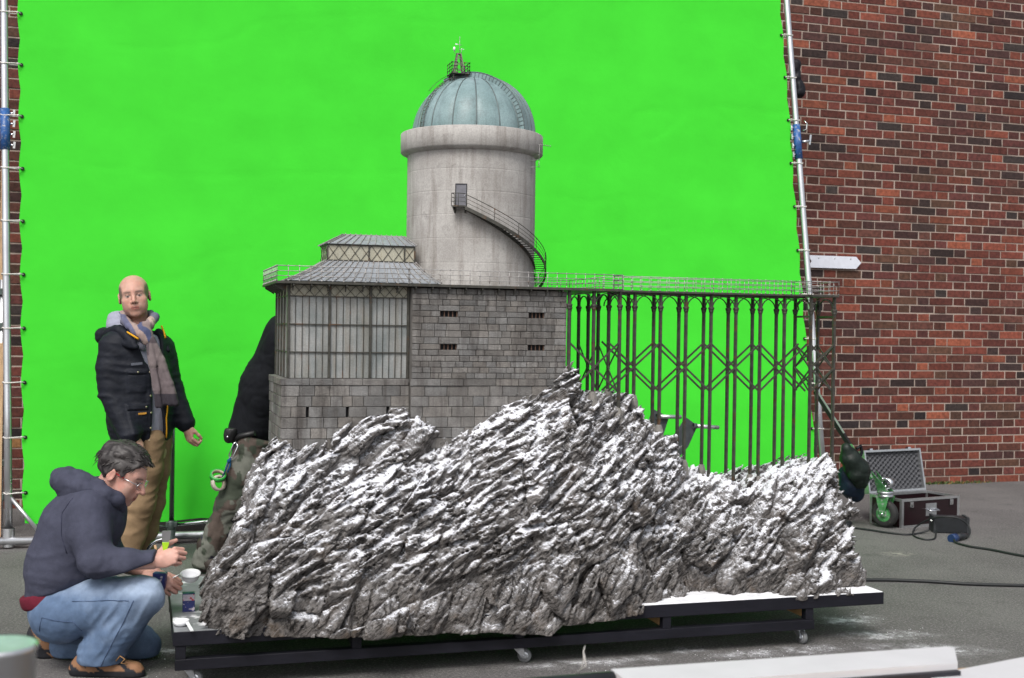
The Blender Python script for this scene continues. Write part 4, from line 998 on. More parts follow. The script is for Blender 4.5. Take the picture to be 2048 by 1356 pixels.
# aerials on the right of the ring
m_ = MB(); q = pol(RR+.006, math.radians(66), 0); ax_, ay_ = q.x, q.y
def up_at(py): return at(1074, py, ay_).z
z0, z1 = up_at(322), up_at(290); m_.tube([(ax_, ay_, z0), (ax_, ay_, z1)], .0013, 5); m_.tube([pol(RR-.002, math.radians(66), z0+.03), (ax_, ay_, z0+.03)], .0016, 5)
m_.tube([(ax_-.02, ay_, z1+.004), (ax_+.058, ay_, z1-.002)], .0011, 5)
for k in range(7): x = ax_-.02+k*.0125; m_.tube([(x, ay_-.014+.001*k, z1+.004-.001*k), (x, ay_+.014-.001*k, z1+.004-.001*k)], .0008, 4)
for k in range(7): x = ax_-.02+k*.0125; m_.tube([(x, ay_, z1-.001*k-.002), (x, ay_, z1+.010-.001*k)], .0008, 4)
z2 = z0-.004
m_.tube([(ax_, ay_, z0), (ax_-.004, ay_, z0-.02)], .0013, 5); m_.tube([(ax_-.05, ay_-.02, z2+.002), (ax_+.005, ay_, z2+.012)], .0011, 5); m_.tube([(ax_-.05, ay_-.02, z2-.03), (ax_+.005, ay_, z2-.022)], .0011, 5); m_.tube([(ax_, ay_, z2+.01), (ax_, ay_, z2-.03)], .0011, 5)
m_.build('aerial', RUSTL, obs, kind='stuff')

# ------------------------------------------------------------------ trestle walkway
tre = thing('trestle_walkway', 'slender rusty iron walkway on tall braced columns beside the stone block', 'walkway', (2.6, 5.5, 1.0))
YF, YB = 5.495, 5.578; WFY = 5.395
def zat(px, py, Y): return at(px, py, Y).z
def X_at(px, py, Y): return at(px, py, Y).x
fcol = [X_at(px, 600, YF) for px in (1270, 1322, 1372.5, 1422, 1473, 1521.5, 1569.5)]
pitch = (fcol[-1]-fcol[0])/6; fcol = [fcol[0]+pitch*k for k in range(7)]
EXL = X_at(1622.5, 600, 5.455); EXR = X_at(1669, 600, 5.455); EYF, EYB = 5.455, 5.61
fbot = [782, 842, 912, 946, 967, 944, 942]; bbot = [786, 839, 899, 921, 944, 941, 941]
CONE = mat('footing_concrete', (.19, .18, .165), .8, var=.3, vs=40, bump=.001)
ZC = 1.640
def column(x, y, zbot, arch=True):
    m_ = MB(); m_.box(x-.0082, x+.0082, y-.004, y+.004, zbot+.01, ZC-.001); m_.box(x-.004, x+.004, y-.0082, y+.0082, zbot+.01, ZC-.002); c = m_.build('column', RUST, tre)
    m_ = MB(); m_.lathe([(.009, 1.548), (.0125, 1.556), (.0125, 1.562), (.016, 1.570), (.016, 1.576), (.009, 1.580)], (x, y, 0), 8, smooth=False); m_.build('capital', RUST, c)
    m_ = MB(); zbot -= .012; m_.lathe([(.028, zbot-.05), (.023, zbot-.004), (.0145, zbot+.024), (.011, zbot+.026), (0, zbot+.026)], (x, y, 0), 8, smooth=False); m_.build('footing', CONE, c)
    return c
def arch(a, b, axis='x', y=0.0):
    """round arch of flat bar between two columns"""
    m_ = MB(); r = (b-a)/2-.007; c = (a+b)/2; zs = 1.574; n = 12
    for i in range(n):
        t0, t1 = math.pi*i/n, math.pi*(i+1)/n; hh_ = .056
        p, q = (c-r*math.cos(t0), zs+hh_*math.sin(t0)), (c-r*math.cos(t1), zs+hh_*math.sin(t1))
        if axis == 'x': m_.bar((p[0], y, p[1]), (q[0], y, q[1]), .007, .004, (p[0]-c, 0, p[1]-zs+.01))
        else: m_.bar((y, p[0], p[1]), (y, q[0], q[1]), .007, .004, (0, p[0]-c, p[1]-zs+.01))
    m_.build('arch', RUST, tre)
def cross(a, b, y, axis='x', z0=1.160, z1=1.400):
    for (p, q) in (((a, z1), (b, z0)), ((a, z0), (b, z1))):
        off = .0045 if p[1] == z1 else -.0045
        m_ = MB()
        if axis == 'x': m_.bar((p[0], y+off, p[1]), (q[0], y+off, q[1]), .0055, .0088)
        else: m_.bar((y+off, p[0], p[1]), (y+off, q[0], q[1]), .0045, .0075)
        m_.build('brace', RUST, tre)
for x, pf, pb in zip(fcol, fbot, bbot):
    px = proj((x, YF, 1.0))[0]
    column(x, YF, zat(px, pf+13, YF)); column(x, YB, zat(px-15, pb+13, YB))
WX = [BX1+.012, X_at(1188, 600, WFY), X_at(1240, 600, WFY)]
column(WX[0], WFY, 1.08); column(WX[1], WFY, zat(1186, 772, WFY)-.04); column(WX[2], WFY, zat(1240, 805, WFY)-.04)
SYs = [WFY+.142*k for k in range(6)]
for k, y in enumerate(SYs[1:]): column(WX[2], y, [1.155, 1.14, 1.135, 1.13, 1.12][k])
ends = [(EXL, EYF, 944), (EXR, EYF, 915), (EXL, EYB, 935), (EXR, EYB, 908)]
for x, y, pb in ends: column(x, y, zat(proj((x, y, 1))[0], pb+12, y))
allf = [WX[2]+.04]+fcol+[EXL]
for y in (YF, YB):
    for a, b in zip(fcol[:-1], fcol[1:]): arch(a, b, 'x', y)
    arch(fcol[0]-pitch, fcol[0], 'x', y); arch(fcol[-1], fcol[-1]+pitch, 'x', y)
    for k in (1, 3): cross(fcol[k], fcol[k+2], y)
    cross(fcol[1]-2*pitch, fcol[1], y); cross(fcol[5], EXL, y)
arch(WX[0], WX[1], 'x', WFY); arch(WX[1], WX[2], 'x', WFY); cross(WX[0], WX[2], WFY)
for a, b in zip(SYs[:-1], SYs[1:]): arch(a, b, 'y', WX[2])
cross(SYs[0], SYs[2], WX[2], 'y'); cross(SYs[2], SYs[4], WX[2], 'y')
for y in (EYF, EYB): arch(EXL, EXR, 'x', y); cross(EXL, EXR, y, z0=1.28, z1=1.40); cross(EXL, EXR, y, z0=1.16, z1=1.28)
for x in (EXL, EXR): arch(EYF, EYB, 'y', x); cross(EYF, EYB, x, 'y', 1.28, 1.40); cross(EYF, EYB, x, 'y', 1.16, 1.28); m_ = MB(); m_.box(x-.004, x+.004, EYF+.008, EYB-.008, 1.535, 1.545); m_.build('tie_bar', RUST, tre)
m_ = MB(); m_.box(DXW+.001, EXL-.012, YF-.028, YB+.028, 1.641, DZ-.001, .001); m_.box(EXL-.0115, EXR+.014, EYF-.022, EYB+.022, 1.6405, DZ-.0005, .001); wd = m_.build('walkway_deck', RUST, tre)
for y in (YF, YB): m_ = MB(); m_.box(DXW+.003, EXL-.013, y-.003, y+.003, 1.6325, 1.6408); m_.build('edge_beam', RUST, tre)
railing([(DXW-.004, YF-.025, DZ), (EXL-.011, YF-.025, DZ), (EXL-.011, EYF-.020, DZ), (EXR+.012, EYF-.020, DZ), (EXR+.012, EYB+.020, DZ), (EXL-.011, EYB+.02, DZ), (EXL-.011, YB+.025, DZ), (DXW-.004, YB+.025, DZ)], wd)

for M_ in (PANE,):
    b_ = M_.node_tree.nodes['Principled BSDF']; b_.inputs['Transmission Weight'].default_value = .35; b_.inputs['Roughness'].default_value = .35; b_.inputs['IOR'].default_value = 1.3

# ------------------------------------------------------------------ people
RT = np.array(rt0[:]); FWD = np.array(fw0[:])
class Fig:
    """local frame: x to the picture's right, y away from the camera, z up; sizes read off the photo at the figure's own distance"""
    def __init__(s, base, px, py):
        s.b = np.array([base[0], base[1], 0.0]); s.px = px; s.py = py; s.s = FPX/(Vector((base[0], base[1], 0))-CAMP).dot(fw)
    def p(s, px, py, y=0.0):
        d = np.array(ray(px, py)[:]); c = np.array(CAMP[:]); t = (y+(s.b-c)@FWD)/(d@FWD); P = c+d*t-s.b; return np.array([P@RT, P@FWD, P[2]])
    def w(s, V): V = np.asarray(V, float).reshape(-1, 3); return s.b+V[:, :1]*RT+V[:, 1:2]*FWD+V[:, 2:]*np.array([0, 0, 1.])
def chain(P, pts, k=.04, ysc=1.0):
    """smooth union of tapered capsules along [(point, radius)...]"""
    d = None
    for (a, ra), (b, rb) in zip(pts[:-1], pts[1:]):
        e = sd_cone(P, a, b, ra, rb); d = e if d is None else smin(d, e, k)
    return d
def folds(P, amp, sc=(9, 9, 22), seed=0):
    """cloth relief: rounded ridges between sharp creases, in two sizes"""
    q = P*np.array(sc); w_ = np.stack([vnoise(P*6+3, seed+1), vnoise(P*6+9, seed+2), vnoise(P*6+5, seed+3)], 1); q = q+.9*w_
    n = np.abs(vnoise(q, seed)); n2 = np.abs(vnoise(q*2.3+4, seed+5)); m_ = .55+.45*vnoise(P*5+1, seed+7)
    return amp*1.5*(2.2*np.minimum(n, .45)-.5)*m_+amp*.55*(2*np.minimum(n2, .4)-.4)
def fig_mesh(fg, name, fn, lo, hi, h, mt, parent, colfn=None, base=None):
    V, Q = grid_mesh(fn, lo, hi, h); cols = colfn(V) if colfn else None
    o = mesh_obj(name, fg.w(V), Q.tolist(), mt, parent, base, smooth=True, cols=cols, fixn=False)
    return o
def rotm(ax, ang):
    return np.array(Matrix.Rotation(ang, 3, ax))
# ---- head in its own frame: x sideways, y forward, z up, origin between the ears at eye level
def head_field(P, nose=1.0, mouth_open=0.0):
    X = np.abs(P[:, 0]); S = np.stack([X, P[:, 1], P[:, 2]], 1)
    d = sd_ell(S, (0, -.014, .042), (.081, .100, .082))
    d = smin(d, sd_ell(S, (0, .030, -.010), (.068, .066, .088)), .035)
    d = smin(d, sd_ell(S, (0, .036, -.072), (.055, .052, .042)), .03)
    d = smin(d, sd_ell(S, (0, .079, -.097), (.025, .015, .016)), .022)
    d = smin(d, sd_cone(S, (0, .086, .032), (.042, .070, .030), .014, .012), .018)          # brow
    d = smin(d, sd_ell(S, (.043, .064, -.020), (.021, .020, .017)), .022)                      # cheekbone
    d = smin(d, sd_ell(S, (.036, .048, -.050), (.026, .032, .032)), .03)
    d = smax(d, -sd_ell(S, (.032, .103, .006), (.019, .017, .0125)), .014)                    # eye socket
    d = smin(d, sd_ell(S, (.0315, .079, .004), (.0135, .0125, .0125)), .003)
    d = smin(d, sd_cone(S, (.018, .0905, .013), (.046, .078, .008), .0035, .003), .004)       # upper lid
    d = smin(d, sd_cone(S, (.020, .0885, -.006), (.044, .077, -.005), .003, .003), .006)
    d = smin(d, sd_cone(S, (0, .092, .020), (0, .112*nose+.004*(nose-1), -.026), .0085, .0115), .012)
    d = smin(d, sd_ell(S, (.0125, .100, -.031), (.0085, .011, .0085)), .006)
    d = smin(d, sd_ell(S, (0, .088, -.058), (.026, .016, .020)), .018)                        # muzzle
    d = smin(d, sd_cone(S, (0, .1015, -.0565), (.020, .090, -.0600), .0048, .0028), .004)     # upper lip
    d = smin(d, sd_cone(S, (0, .0995, -.0690), (.018, .089, -.0660), .0055, .003), .004)      # lower lip
    d = smax(d, -sd_cone(S, (0, .1075, -.0625), (.021, .094, -.0625), .0022+.002*mouth_open, .001), .003)
    e = sd_ell(S, (.0815, -.014, -.002), (.010, .020, .031), rotm('Z', -.35)); e = smax(e, -sd_ell(S, (.094, -.008, -.002), (.008, .011, .019)), .006)
    d = smin(d, e, .010)
    n = sd_cone(S, (0, -.022, -.050), (0, -.040, -.165), .054, .060); d = smin(d, n, .025)
    return d
def head_colors(V, skin, hairc, bald, stub):
    x, y, z = np.abs(V[:, 0]), V[:, 1], V[:, 2]; n = len(V); C = np.tile(np.array(skin), (n, 1))
    nz = vnoise(V*60, 3)[:, None]; C = C*(1+.07*nz); bl_ = vnoise(V*28, 6)[:, None]; C = C*(1+np.array([.05, -.07, -.08])*bl_)
    def blend(mk, col): nonlocal C; mk = np.clip(mk, 0, 1)[:, None]; C = C*(1-mk)+np.array(col)*mk
    blend(np.exp(-((x-.043)**2+(z+.022)**2)/.0004)*.35*(y > .02), (skin[0]*1.0, skin[1]*.72, skin[2]*.68))
    blend(np.exp(-((x)**2+(z+.028)**2)/.0003)*.35*(y > .08), (skin[0]*1.0, skin[1]*.7, skin[2]*.66))
    blend((x > .07)*(np.abs(z+.006) < .036)*(y > -.04)*.22, (skin[0], skin[1]*.62, skin[2]*.58))
    blend(stub*np.clip((-.045-z)/.02, 0, 1)*(y > .0), (skin[0]*.62, skin[1]*.62, skin[2]*.64))
    lip = np.exp(-((np.minimum(np.abs(z+.058), np.abs(z+.068)))/.0055)**2)*(x < .021)*(y > .088); blend(lip*.8, (skin[0]*.78, skin[1]*.45, skin[2]*.45))
    blend(np.exp(-((z+.0625)/.0022)**2)*(x < .022)*(y > .085)*.85, (.08, .03, .03))
    r = np.sqrt((x-.0315)**2+(z-.003)**2); eye = (y > .082)*(np.abs(z-.003) < .0056)*(np.abs(x-.0315) < .0125); blend(eye*.6, (.40, .36, .34)); blend((r < .0062)*eye, (.06, .05, .045))
    blend(((y > .080)*(np.abs(z-.0105) < .0022)*(np.abs(x-.032) < .014))*.7, (.08, .05, .04))
    brow = np.exp(-((z-(.028+.10*(x-.03)*(x < .034)-.12*(x-.034)*(x >= .034)))/.0042)**2)*(x > .012)*(x < .052)*(y > .06); blend(brow*.7, hairc)
    blend((np.sqrt((x-.0075)**2+(z+.0365)**2) < .0042)*(y > .09)*.8, (.06, .025, .02))
    if bald:
        hl = np.interp(y, [-.12, -.07, -.02, .02, .05, .072], [.066, .072, .076, .075, .066, .035]); m_ = np.clip((hl-z)/.014, 0, 1)*np.clip((z+.055-.6*np.clip(y, 0, 1))/.02, 0, 1)*np.clip((.074-y)/.012, 0, 1)*np.clip((x-.046)/.008, 0, 1); m_ = np.maximum(m_, np.clip((-.06-y)/.02, 0, 1)*np.clip((.055-z)/.02, 0, 1)*np.clip((z+.06)/.02, 0, 1))
        ear = (x > .0795)*(np.abs(z+.006) < .040)*(np.abs(y+.010) < .030); m_ = m_*(1-ear)
        blend(m_*.85, hairc)
    return np.clip(C, 0, 1)
SKIN = mat('skin', attr=True, rough=.5, var=.04, vs=60, spec=.35, sss=.08, bump=.0004, bs=300)
def frame_from(F, upv, c):
    """head frame from forward vector and approximate up, in figure coordinates; columns x,y,z"""
    F = np.asarray(F, float); F = F/np.linalg.norm(F); u = np.asarray(upv, float); X = np.cross(F, u); X /= np.linalg.norm(X); Z = np.cross(X, F); return np.stack([X, F, Z], 1), np.asarray(c, float)
def put(fr, V): A, c = fr; return V@A.T+c
# ---- hand: wrist at origin, fingers along +y, palm facing -z, thumb on +x side (mirrored with side=-1)
def hand_field(P, side=1, curl=(.5, .5, .55, .6), thumb=(.6, .3), spread=.06, fist=0.0):
    S = P*np.array([side, 1, 1]); d = sd_ell(S, (0, .045, 0), (.040, .052, .0155)); d = smin(d, sd_cone(S, (0, -.03, 0), (0, .02, 0), .026, .027), .02)
    d = smin(d, sd_ell(S, (.022, .028, -.008), (.020, .028, .014)), .012)
    base = [(.028, .085, .0), (.010, .092, .002), (-.010, .088, .001), (-.028, .076, -.002)]; L_ = [(.043, .026, .020), (.047, .029, .021), (.043, .027, .020), (.034, .021, .018)]
    for f in range(4):
        p = np.array(base[f]); a = curl[f]*.7; sp = (1.5-f)*spread
        for k in range(3):
            dirv = np.array([math.sin(sp)*math.cos(a), math.cos(sp)*math.cos(a), -math.sin(a)]); q = p+dirv*L_[f][k]
            r0 = (.0092, .0084, .0076)[k]*(1 if f < 3 else .88); r1 = (.0086, .0078, .0064)[k]*(1 if f < 3 else .88)
            e = sd_cone(S, p, q, r0, r1); d = smin(d, e, .005 if k == 0 else .0025); p = q; a += curl[f]*(1.05, .8, .5)[k]
    p = np.array([.030, .018, -.006]); a, b = thumb
    for k in range(3):
        dirv = np.array([math.cos(a)*math.cos(b), math.sin(a)*math.cos(b), -math.sin(b)]); q = p+dirv*(.032, .030, .025)[k]; e = sd_cone(S, p, q, (.0135, .0108, .0098)[k], (.011, .010, .0082)[k]); d = smin(d, e, .006); p = q; a += .22; b += .12
    return d
def add_hand(fg, fr, parts, skin, side, **kw):
    V, Q = grid_mesh(lambda G: hand_field(G, side, **kw), (-.095, -.045, -.115), (.095, .205, .05), .0034)
    n = vnoise(V*90, 5)[:, None]; tip = np.clip((V[:, 1]-.11)/.05, 0, 1)[:, None]
    C = np.tile(np.array(skin), (len(V), 1))*(1+.08*n); C = C*(1-.3*tip)+np.array([skin[0]*1.02, skin[1]*.78, skin[2]*.74])*.3*tip
    parts.append((put(fr, V), Q, C))
def join_body(fg, name, parts, mt, base):
    v = []; q = []; c = []; n = 0
    for V, Q, C in parts: v.append(V); q.append(Q+n); c.append(C); n += len(V)
    return mesh_obj(name, fg.w(np.concatenate(v)), np.concatenate(q).tolist(), mt, None, base, smooth=True, cols=np.clip(np.concatenate(c), 0, 1), fixn=False)
def fabric(name, col, var=.12, vs=30, bump=.0015, bs=120, rough=.85, col2=None, **k): return mat(name, col, rough, var=var, vs=vs, bump=bump, bs=bs, spec=.2, col2=col2, **k)
def fabric_attr(name, rough=.85, bump=.0015, bs=120, var=.12): return mat(name, attr=True, rough=rough, var=var, vs=40, bump=bump, bs=bs, spec=.2)
SK1 = lin(190, 148, 132); SK2 = lin(194, 150, 136)

# ==== standing man in the dark parka
b0 = gnd(272, 1130); A = Fig(b0, 272, 1130); q = A.p
hfr = frame_from((.24, -.96, .0), (-.15, .0, 1), q(269, 594, -.02)); hfr = (hfr[0]*1.06, hfr[1])
parts = []
HV, HQ = grid_mesh(lambda G: head_field(G, 1.0), (-.11, -.13, -.17), (.11, .14, .14), .0042)
parts.append((put(hfr, HV), HQ, head_colors(HV, SK1, lin(88, 80, 76), True, .4)))
turn = math.radians(48); ct_, st_ = math.cos(turn), math.sin(turn)      # the trunk is turned to the picture's right
def tb(P, c):  # trunk coordinates: X across the shoulders, Y to the back
    d = P-np.asarray(c); return np.stack([d[:, 0]*ct_+d[:, 1]*st_, -d[:, 0]*st_+d[:, 1]*ct_, d[:, 2]], 1)
TCn = np.array([q(281, 700)[0], .0, 0])
sR, eR, wR = q(226, 694, -.10), q(222, 786, -.14), q(258, 868, -.20)
sL, eL, wL = q(322, 698, .14), q(342, 782, .17), q(372, 846, .12)
def bodycore(P):
    d = chain(P, [(q(272, 660, -.02), .06), (q(280, 720), .10), (q(285, 860), .11), (q(295, 900), .11)], .05)
    d = smin(d, chain(P, [(sR, .05), (eR, .042), (wR, .03)], .02), .04); d = smin(d, chain(P, [(sL, .05), (eL, .042), (wL, .03)], .02), .04)
    d = smin(d, chain(P, [(q(292, 890, -.04), .08), (q(284, 1005, -.05), .055), (q(259, 1112, -.05), .04)], .03), .03)
    d = smin(d, chain(P, [(q(318, 890, .08), .08), (q(305, 1005, .10), .055), (q(288, 1106, .12), .04)], .03), .03); return d
V, Q = grid_mesh(bodycore, (-.36, -.3, .02), (.45, .32, 1.5), .018); parts.append((V, Q, np.tile(np.array(SK1), (len(V), 1))))
add_hand(A, frame_from(q(284, 900, -.20)-q(258, 870, -.20), (.8, -.5, .3), q(262, 872, -.20)), parts, SK1, 1, curl=(.8, .85, .9, .95), thumb=(1.1, .3))
add_hand(A, frame_from(q(382, 886, .10)-q(374, 852, .12), (-.6, -.75, 0), q(374, 854, .12)), parts, SK1, -1, curl=(1.15, 1.2, 1.25, 1.3), thumb=(1.25, .5))
manA = join_body(A, 'person', parts, SKIN, (b0.x, b0.y, 0)); tag(manA, 'standing man in dark parka and striped scarf before the green screen', 'person')
def trunk(P, off=0.0):
    T = tb(P, (TCn[0], .0, 0)); z = T[:, 2]
    cx = np.interp(z, [.7, 1.0, 1.4], [.012, .0, -.02]); T0 = T.copy(); T0[:, 0] -= cx
    d = sd_ell(T0, (0, .01, 1.225), (.190+off, .145+off, .21+off)); d = smin(d, sd_ell(T0, (0, 0, 1.00), (.185+off, .148+off, .26)), .10)
    d = smin(d, sd_ell(T0, (0, 0, .84), (.190+off, .155+off, .24)), .10)
    d = smin(d, sd_cone(T0, (-.12, .01, 1.33), (.12, .01, 1.33), .062+off, .062+off), .07)
    return d
def opening(P):  # negative inside the open front of the parka
    T = tb(P, (TCn[0], 0, 0)); z = T[:, 2]
    cx = np.interp(z, [.72, .9, 1.1, 1.3, 1.45], [.030, .022, .018, .005, .0]); w = np.interp(z, [.72, .85, 1.0, 1.15, 1.3, 1.45], [.055, .050, .030, .038, .075, .11])
    return np.maximum(np.abs(T[:, 0]-cx)-w, T[:, 1]+.0)
def parka(P):
    d = trunk(P); sl_ = chain(P, [(sR, .084), ((sR+eR)/2+np.array([-.008, 0, 0]), .078), (eR, .068), (wR, .054), (wR+(wR-eR)*.03, .056)], .03); d = smin(d, sl_, .045)
    sl_ = chain(P, [(sL, .086), (eL, .068), (wL, .055)], .03); d = smin(d, sl_, .045)
    ws = P+.03*np.stack([vnoise(P*7, 61), vnoise(P*7+5, 62), vnoise(P*7+9, 63)], 1); slv = np.clip(1-np.abs(sl_)/.05, 0, 1)+np.exp(-np.sum((P-eR)**2, 1)/.03)
    d = d-(.0028+.0065*np.clip(np.exp(-np.sum((P-eR)**2, 1)/.025)+np.exp(-np.sum((P-eL)**2, 1)/.025), 0, 1))*(1-1.8*np.abs(vnoise(ws*np.array([7, 7, 26]), 50)))-folds(P, .0016, (20, 20, 34), 57)
    d = smax(d, .735-P[:, 2]+.015*P[:, 0], .012)
    d = smax(d, -opening(P), .012); d = smax(d, P[:, 2]-1.43, .02)
    d = smax(d, -(trunk(P, -.022)), .01)*1.0 if False else d
    # pocket flaps, chest pocket and storm flap stand proud
    T = tb(P, (TCn[0], 0, 0)); X, Y, Z = T[:, 0], T[:, 1], T[:, 2]; fr_ = Y < -.02
    def patch_(x0, x1, z0, z1, t=.006):
        inside = np.minimum(np.minimum(X-x0, x1-X), np.minimum(Z-z0, z1-Z)); return np.where(fr_, np.clip(inside/.006, 0, 1)*t, 0)
    d = d-patch_(-.15, -.045, 1.045, 1.155)-patch_(-.165, -.045, .80, .945, .007)-patch_(-.168, -.042, .945, .985, .011)-patch_(-.152, -.043, 1.155, 1.185, .010)
    d = d-patch_(-.048, -.014, .74, 1.30, .006)
    return d
PARKA = fabric('parka_black_blue_cloth', (.0105, .0125, .019), var=.25, vs=18, bump=.004, bs=22, rough=.62)
fig_mesh(A, 'parka', parka, (-.36, -.36, .70), (.40, .36, 1.50), .0068, PARKA, manA)
cl_ = np.array(lin(44, 46, 52))
def hoodie(P):
    d = trunk(P, -.020); d = d-folds(P, .004, (9, 9, 12), 70); d = smax(d, .80-P[:, 2], .01); d = smax(d, P[:, 2]-1.45, .02); d = smax(d, tb(P, (TCn[0], 0, 0))[:, 1]-.05, .02)
    return d
HOOD = fabric('heather_grey_fleece', lin(150, 152, 168), var=.08, vs=90); fig_mesh(A, 'sweatshirt', hoodie, (-.3, -.3, .78), (.36, .2, 1.5), .0085, HOOD, manA)
def hood(P):
    c = q(255, 648, .045); n0 = q(270, 645, .0)
    d = sd_ell(P, c, (.125, .105, .072), rotm('Y', .35)); d = smin(d, sd_cone(P, q(232, 655, .0), q(285, 690, -.10), .055, .035), .04)
    d = smax(d, -sd_ell(P, q(272, 632, -.045), (.086, .09, .10)), .02); return d-folds(P, .004, (10, 10, 14), 80)
fig_mesh(A, 'hood', hood, (-.30, -.24, 1.25), (.22, .22, 1.60), .008, HOOD, manA)
def collar(P):
    c = q(262, 668, .02); d = np.minimum(sd_cone(P, q(206, 672, .03), q(238, 660, -.10), .040, .034), sd_cone(P, q(238, 660, -.10), q(268, 686, -.19), .034, .020))
    d = smin(d, sd_cone(P, q(206, 672, .03), q(262, 652, .15), .042, .045), .03); d = smin(d, sd_cone(P, q(318, 668, .10), q(335, 700, .06), .036, .022), .03)
    d = smin(d, sd_cone(P, q(228, 680, -.12), q(272, 694, -.20), .022, .016), .012)
    return d-folds(P, .006, (12, 12, 16), 90)
LIN_ = fabric('collar_lining_grey', lin(92, 90, 98)); fig_mesh(A, 'collar', collar, (-.30, -.3, 1.22), (.26, .24, 1.50), .0075, PARKA, manA)
# scarf: wrap, knot and two tails
bands = [lin(96, 98, 122), lin(150, 132, 126), lin(74, 80, 108), lin(128, 114, 112), lin(168, 148, 140), lin(104, 104, 120)]
def scarfcol(V): t = (V[:, 0]*.9+V[:, 2]*.55+V[:, 1]*.4)*26+vnoise(V*14, 8)*.6; i = np.floor(t).astype(int) % len(bands); return np.array(bands)[i]*(1+.12*vnoise(V*40, 9))[:, None]
def scarf_wrap(P):
    ring = [(q(246, 628, .0), .020), (q(252, 644, -.085), .026), (q(275, 664, -.14), .030), (q(298, 650, -.115), .028), (q(309, 634, -.02), .024), (q(300, 628, .07), .022), (q(265, 622, .09), .02), (q(246, 628, .0), .020)]
    d = chain(P, ring, .02); d = smin(d, chain(P, [(q(286, 650, -.13), .022), (q(290, 668, -.155), .040), (q(296, 680, -.165), .034)], .02), .012); return d-folds(P, .0065, (16, 16, 9), 95)
SCARF = fabric_attr('scarf_wool', bump=.001, bs=220); fig_mesh(A, 'scarf', scarf_wrap, (-.12, -.26, 1.30), (.18, .16, 1.58), .0055, SCARF, manA, scarfcol)
tailcols = [lin(84, 76, 80), lin(116, 106, 106), lin(108, 98, 100), lin(58, 54, 60)]
def scarf_tail(P):
    a = [q(298, 676, -.17), q(316, 720, -.165), q(330, 768, -.16), q(340, 806, -.155)]; d = None
    for u, v, r0, r1 in zip(a[:-1], a[1:], (.030, .036, .044), (.036, .044, .046)):
        for s_ in (-.55, 0, .55): e = sd_cone(P, u+np.array([s_*r0*1.2, 0, 0]), v+np.array([s_*r1*1.3, 0, 0]), r0*.45, r1*.45); d = e if d is None else smin(d, e, .008)
    b = [q(297, 680, -.18), q(306, 730, -.185), q(314, 780, -.18), q(318, 812, -.175)]
    for u, v in zip(b[:-1], b[1:]):
        for s_ in (-.5, .5): e = sd_cone(P, u+np.array([s_*.016, 0, 0]), v+np.array([s_*.022, 0, 0]), .012, .014); d = smin(d, e, .006)
    return smax(d-folds(P, .004, (20, 20, 6), 99), .955-P[:, 2]+.02*vnoise(P*np.array([160, 1, 1]), 4), .004)
def tailcol(V):
    k = np.clip(np.floor((1.42-V[:, 2])/.15+.5*(V[:, 0] > .12)), 0, 3).astype(int); C = np.array(tailcols)[k]; xb = (V[:, 0]-(.075+(1.40-V[:, 2])*.10)); m_ = (np.abs(xb) < .016)[:, None]; C = np.where(m_, np.array(lin(48, 62, 112)), C); m2 = (np.abs(xb+.026) < .008)[:, None]; C = np.where(m2, np.array(lin(170, 140, 130)), C); return C
fig_mesh(A, 'scarf_tail', scarf_tail, (.0, -.26, .93), (.30, -.08, 1.42), .0055, SCARF, manA, tailcol)
def trousersA(P):
    d = chain(P, [(q(297, 880, -.035), .098), (q(292, 940, -.05), .092), (q(283, 1005, -.055), .078), (q(266, 1065, -.05), .072), (q(256, 1108, -.05), .074)], .03)
    d = smin(d, chain(P, [(q(312, 880, .06), .095), (q(309, 940, .085), .088), (q(302, 1005, .10), .075), (q(290, 1060, .12), .068), (q(282, 1104, .12), .070)], .03), .02)
    lowf = np.clip((.75-P[:, 2])/.5, .4, 1); ws = P+.03*np.stack([vnoise(P*7, 111), vnoise(P*7+5, 112), vnoise(P*7+9, 113)], 1); d = d-.009*lowf*(1-1.8*np.abs(vnoise(ws*np.array([7, 7, 24]), 110))); return smax(d, .045-P[:, 2], .008)
TROU = fabric('khaki_cotton', lin(134, 112, 86), var=.14, vs=14); fig_mesh(A, 'trousers', trousersA, (-.22, -.2, .02), (.28, .26, .86), .0075, TROU, manA)
SHOE = mat('brown_shoe_leather', (.06, .04, .028), .5, var=.2)
for c in (q(258, 1122, -.06), q(286, 1118, .12)):
    fig_mesh(A, 'shoe', lambda P: smax(smin(sd_ell(P, c+np.array([.05, -.05, -.01]), (.085, .075, .045), rotm('Z', -.7)), sd_cone(P, c+np.array([0, 0, .01]), c+np.array([0, 0, .07]), .048, .046), .03), .002-P[:, 2], .004), c+np.array([-.12, -.16, -.08]), c+np.array([.17, .1, .09]), .009, SHOE, manA)
YEL = fabric('yellow_zip_tape', lin(214, 158, 40)); SNAP = mat('snap_brass', (.6, .52, .36), .3, .9, var=.05)
def on_parka(T):           # push a trunk-frame point outwards until it leaves the parka
    P = np.array([TCn[0]+T[0]*ct_-T[1]*st_, T[0]*st_+T[1]*ct_, T[2]]); out = np.array([st_, -ct_, 0])
    L_ = P[None]+out[None]*(np.arange(60)*.004)[:, None]; k = np.nonzero(parka(L_) > 0)[0]; return L_[k[0] if len(k) else -1]
for k, (tx_, tz_) in enumerate(((-.03, 1.17), (-.03, 1.03), (-.03, .93), (-.03, .84), (-.03, .765), (-.10, 1.17), (-.06, .965))):
    p = on_parka((tx_, -.06, tz_)); m_ = MB(); m_.lathe([(0, -.003), (.0055, -.002), (.0065, 0), (0, .001)], A.w(p)[0], 10, axis=tuple(A.w(p+np.array([-st_, ct_, 0]))[0]-A.w(p)[0])); m_.build('snap', SNAP, manA)
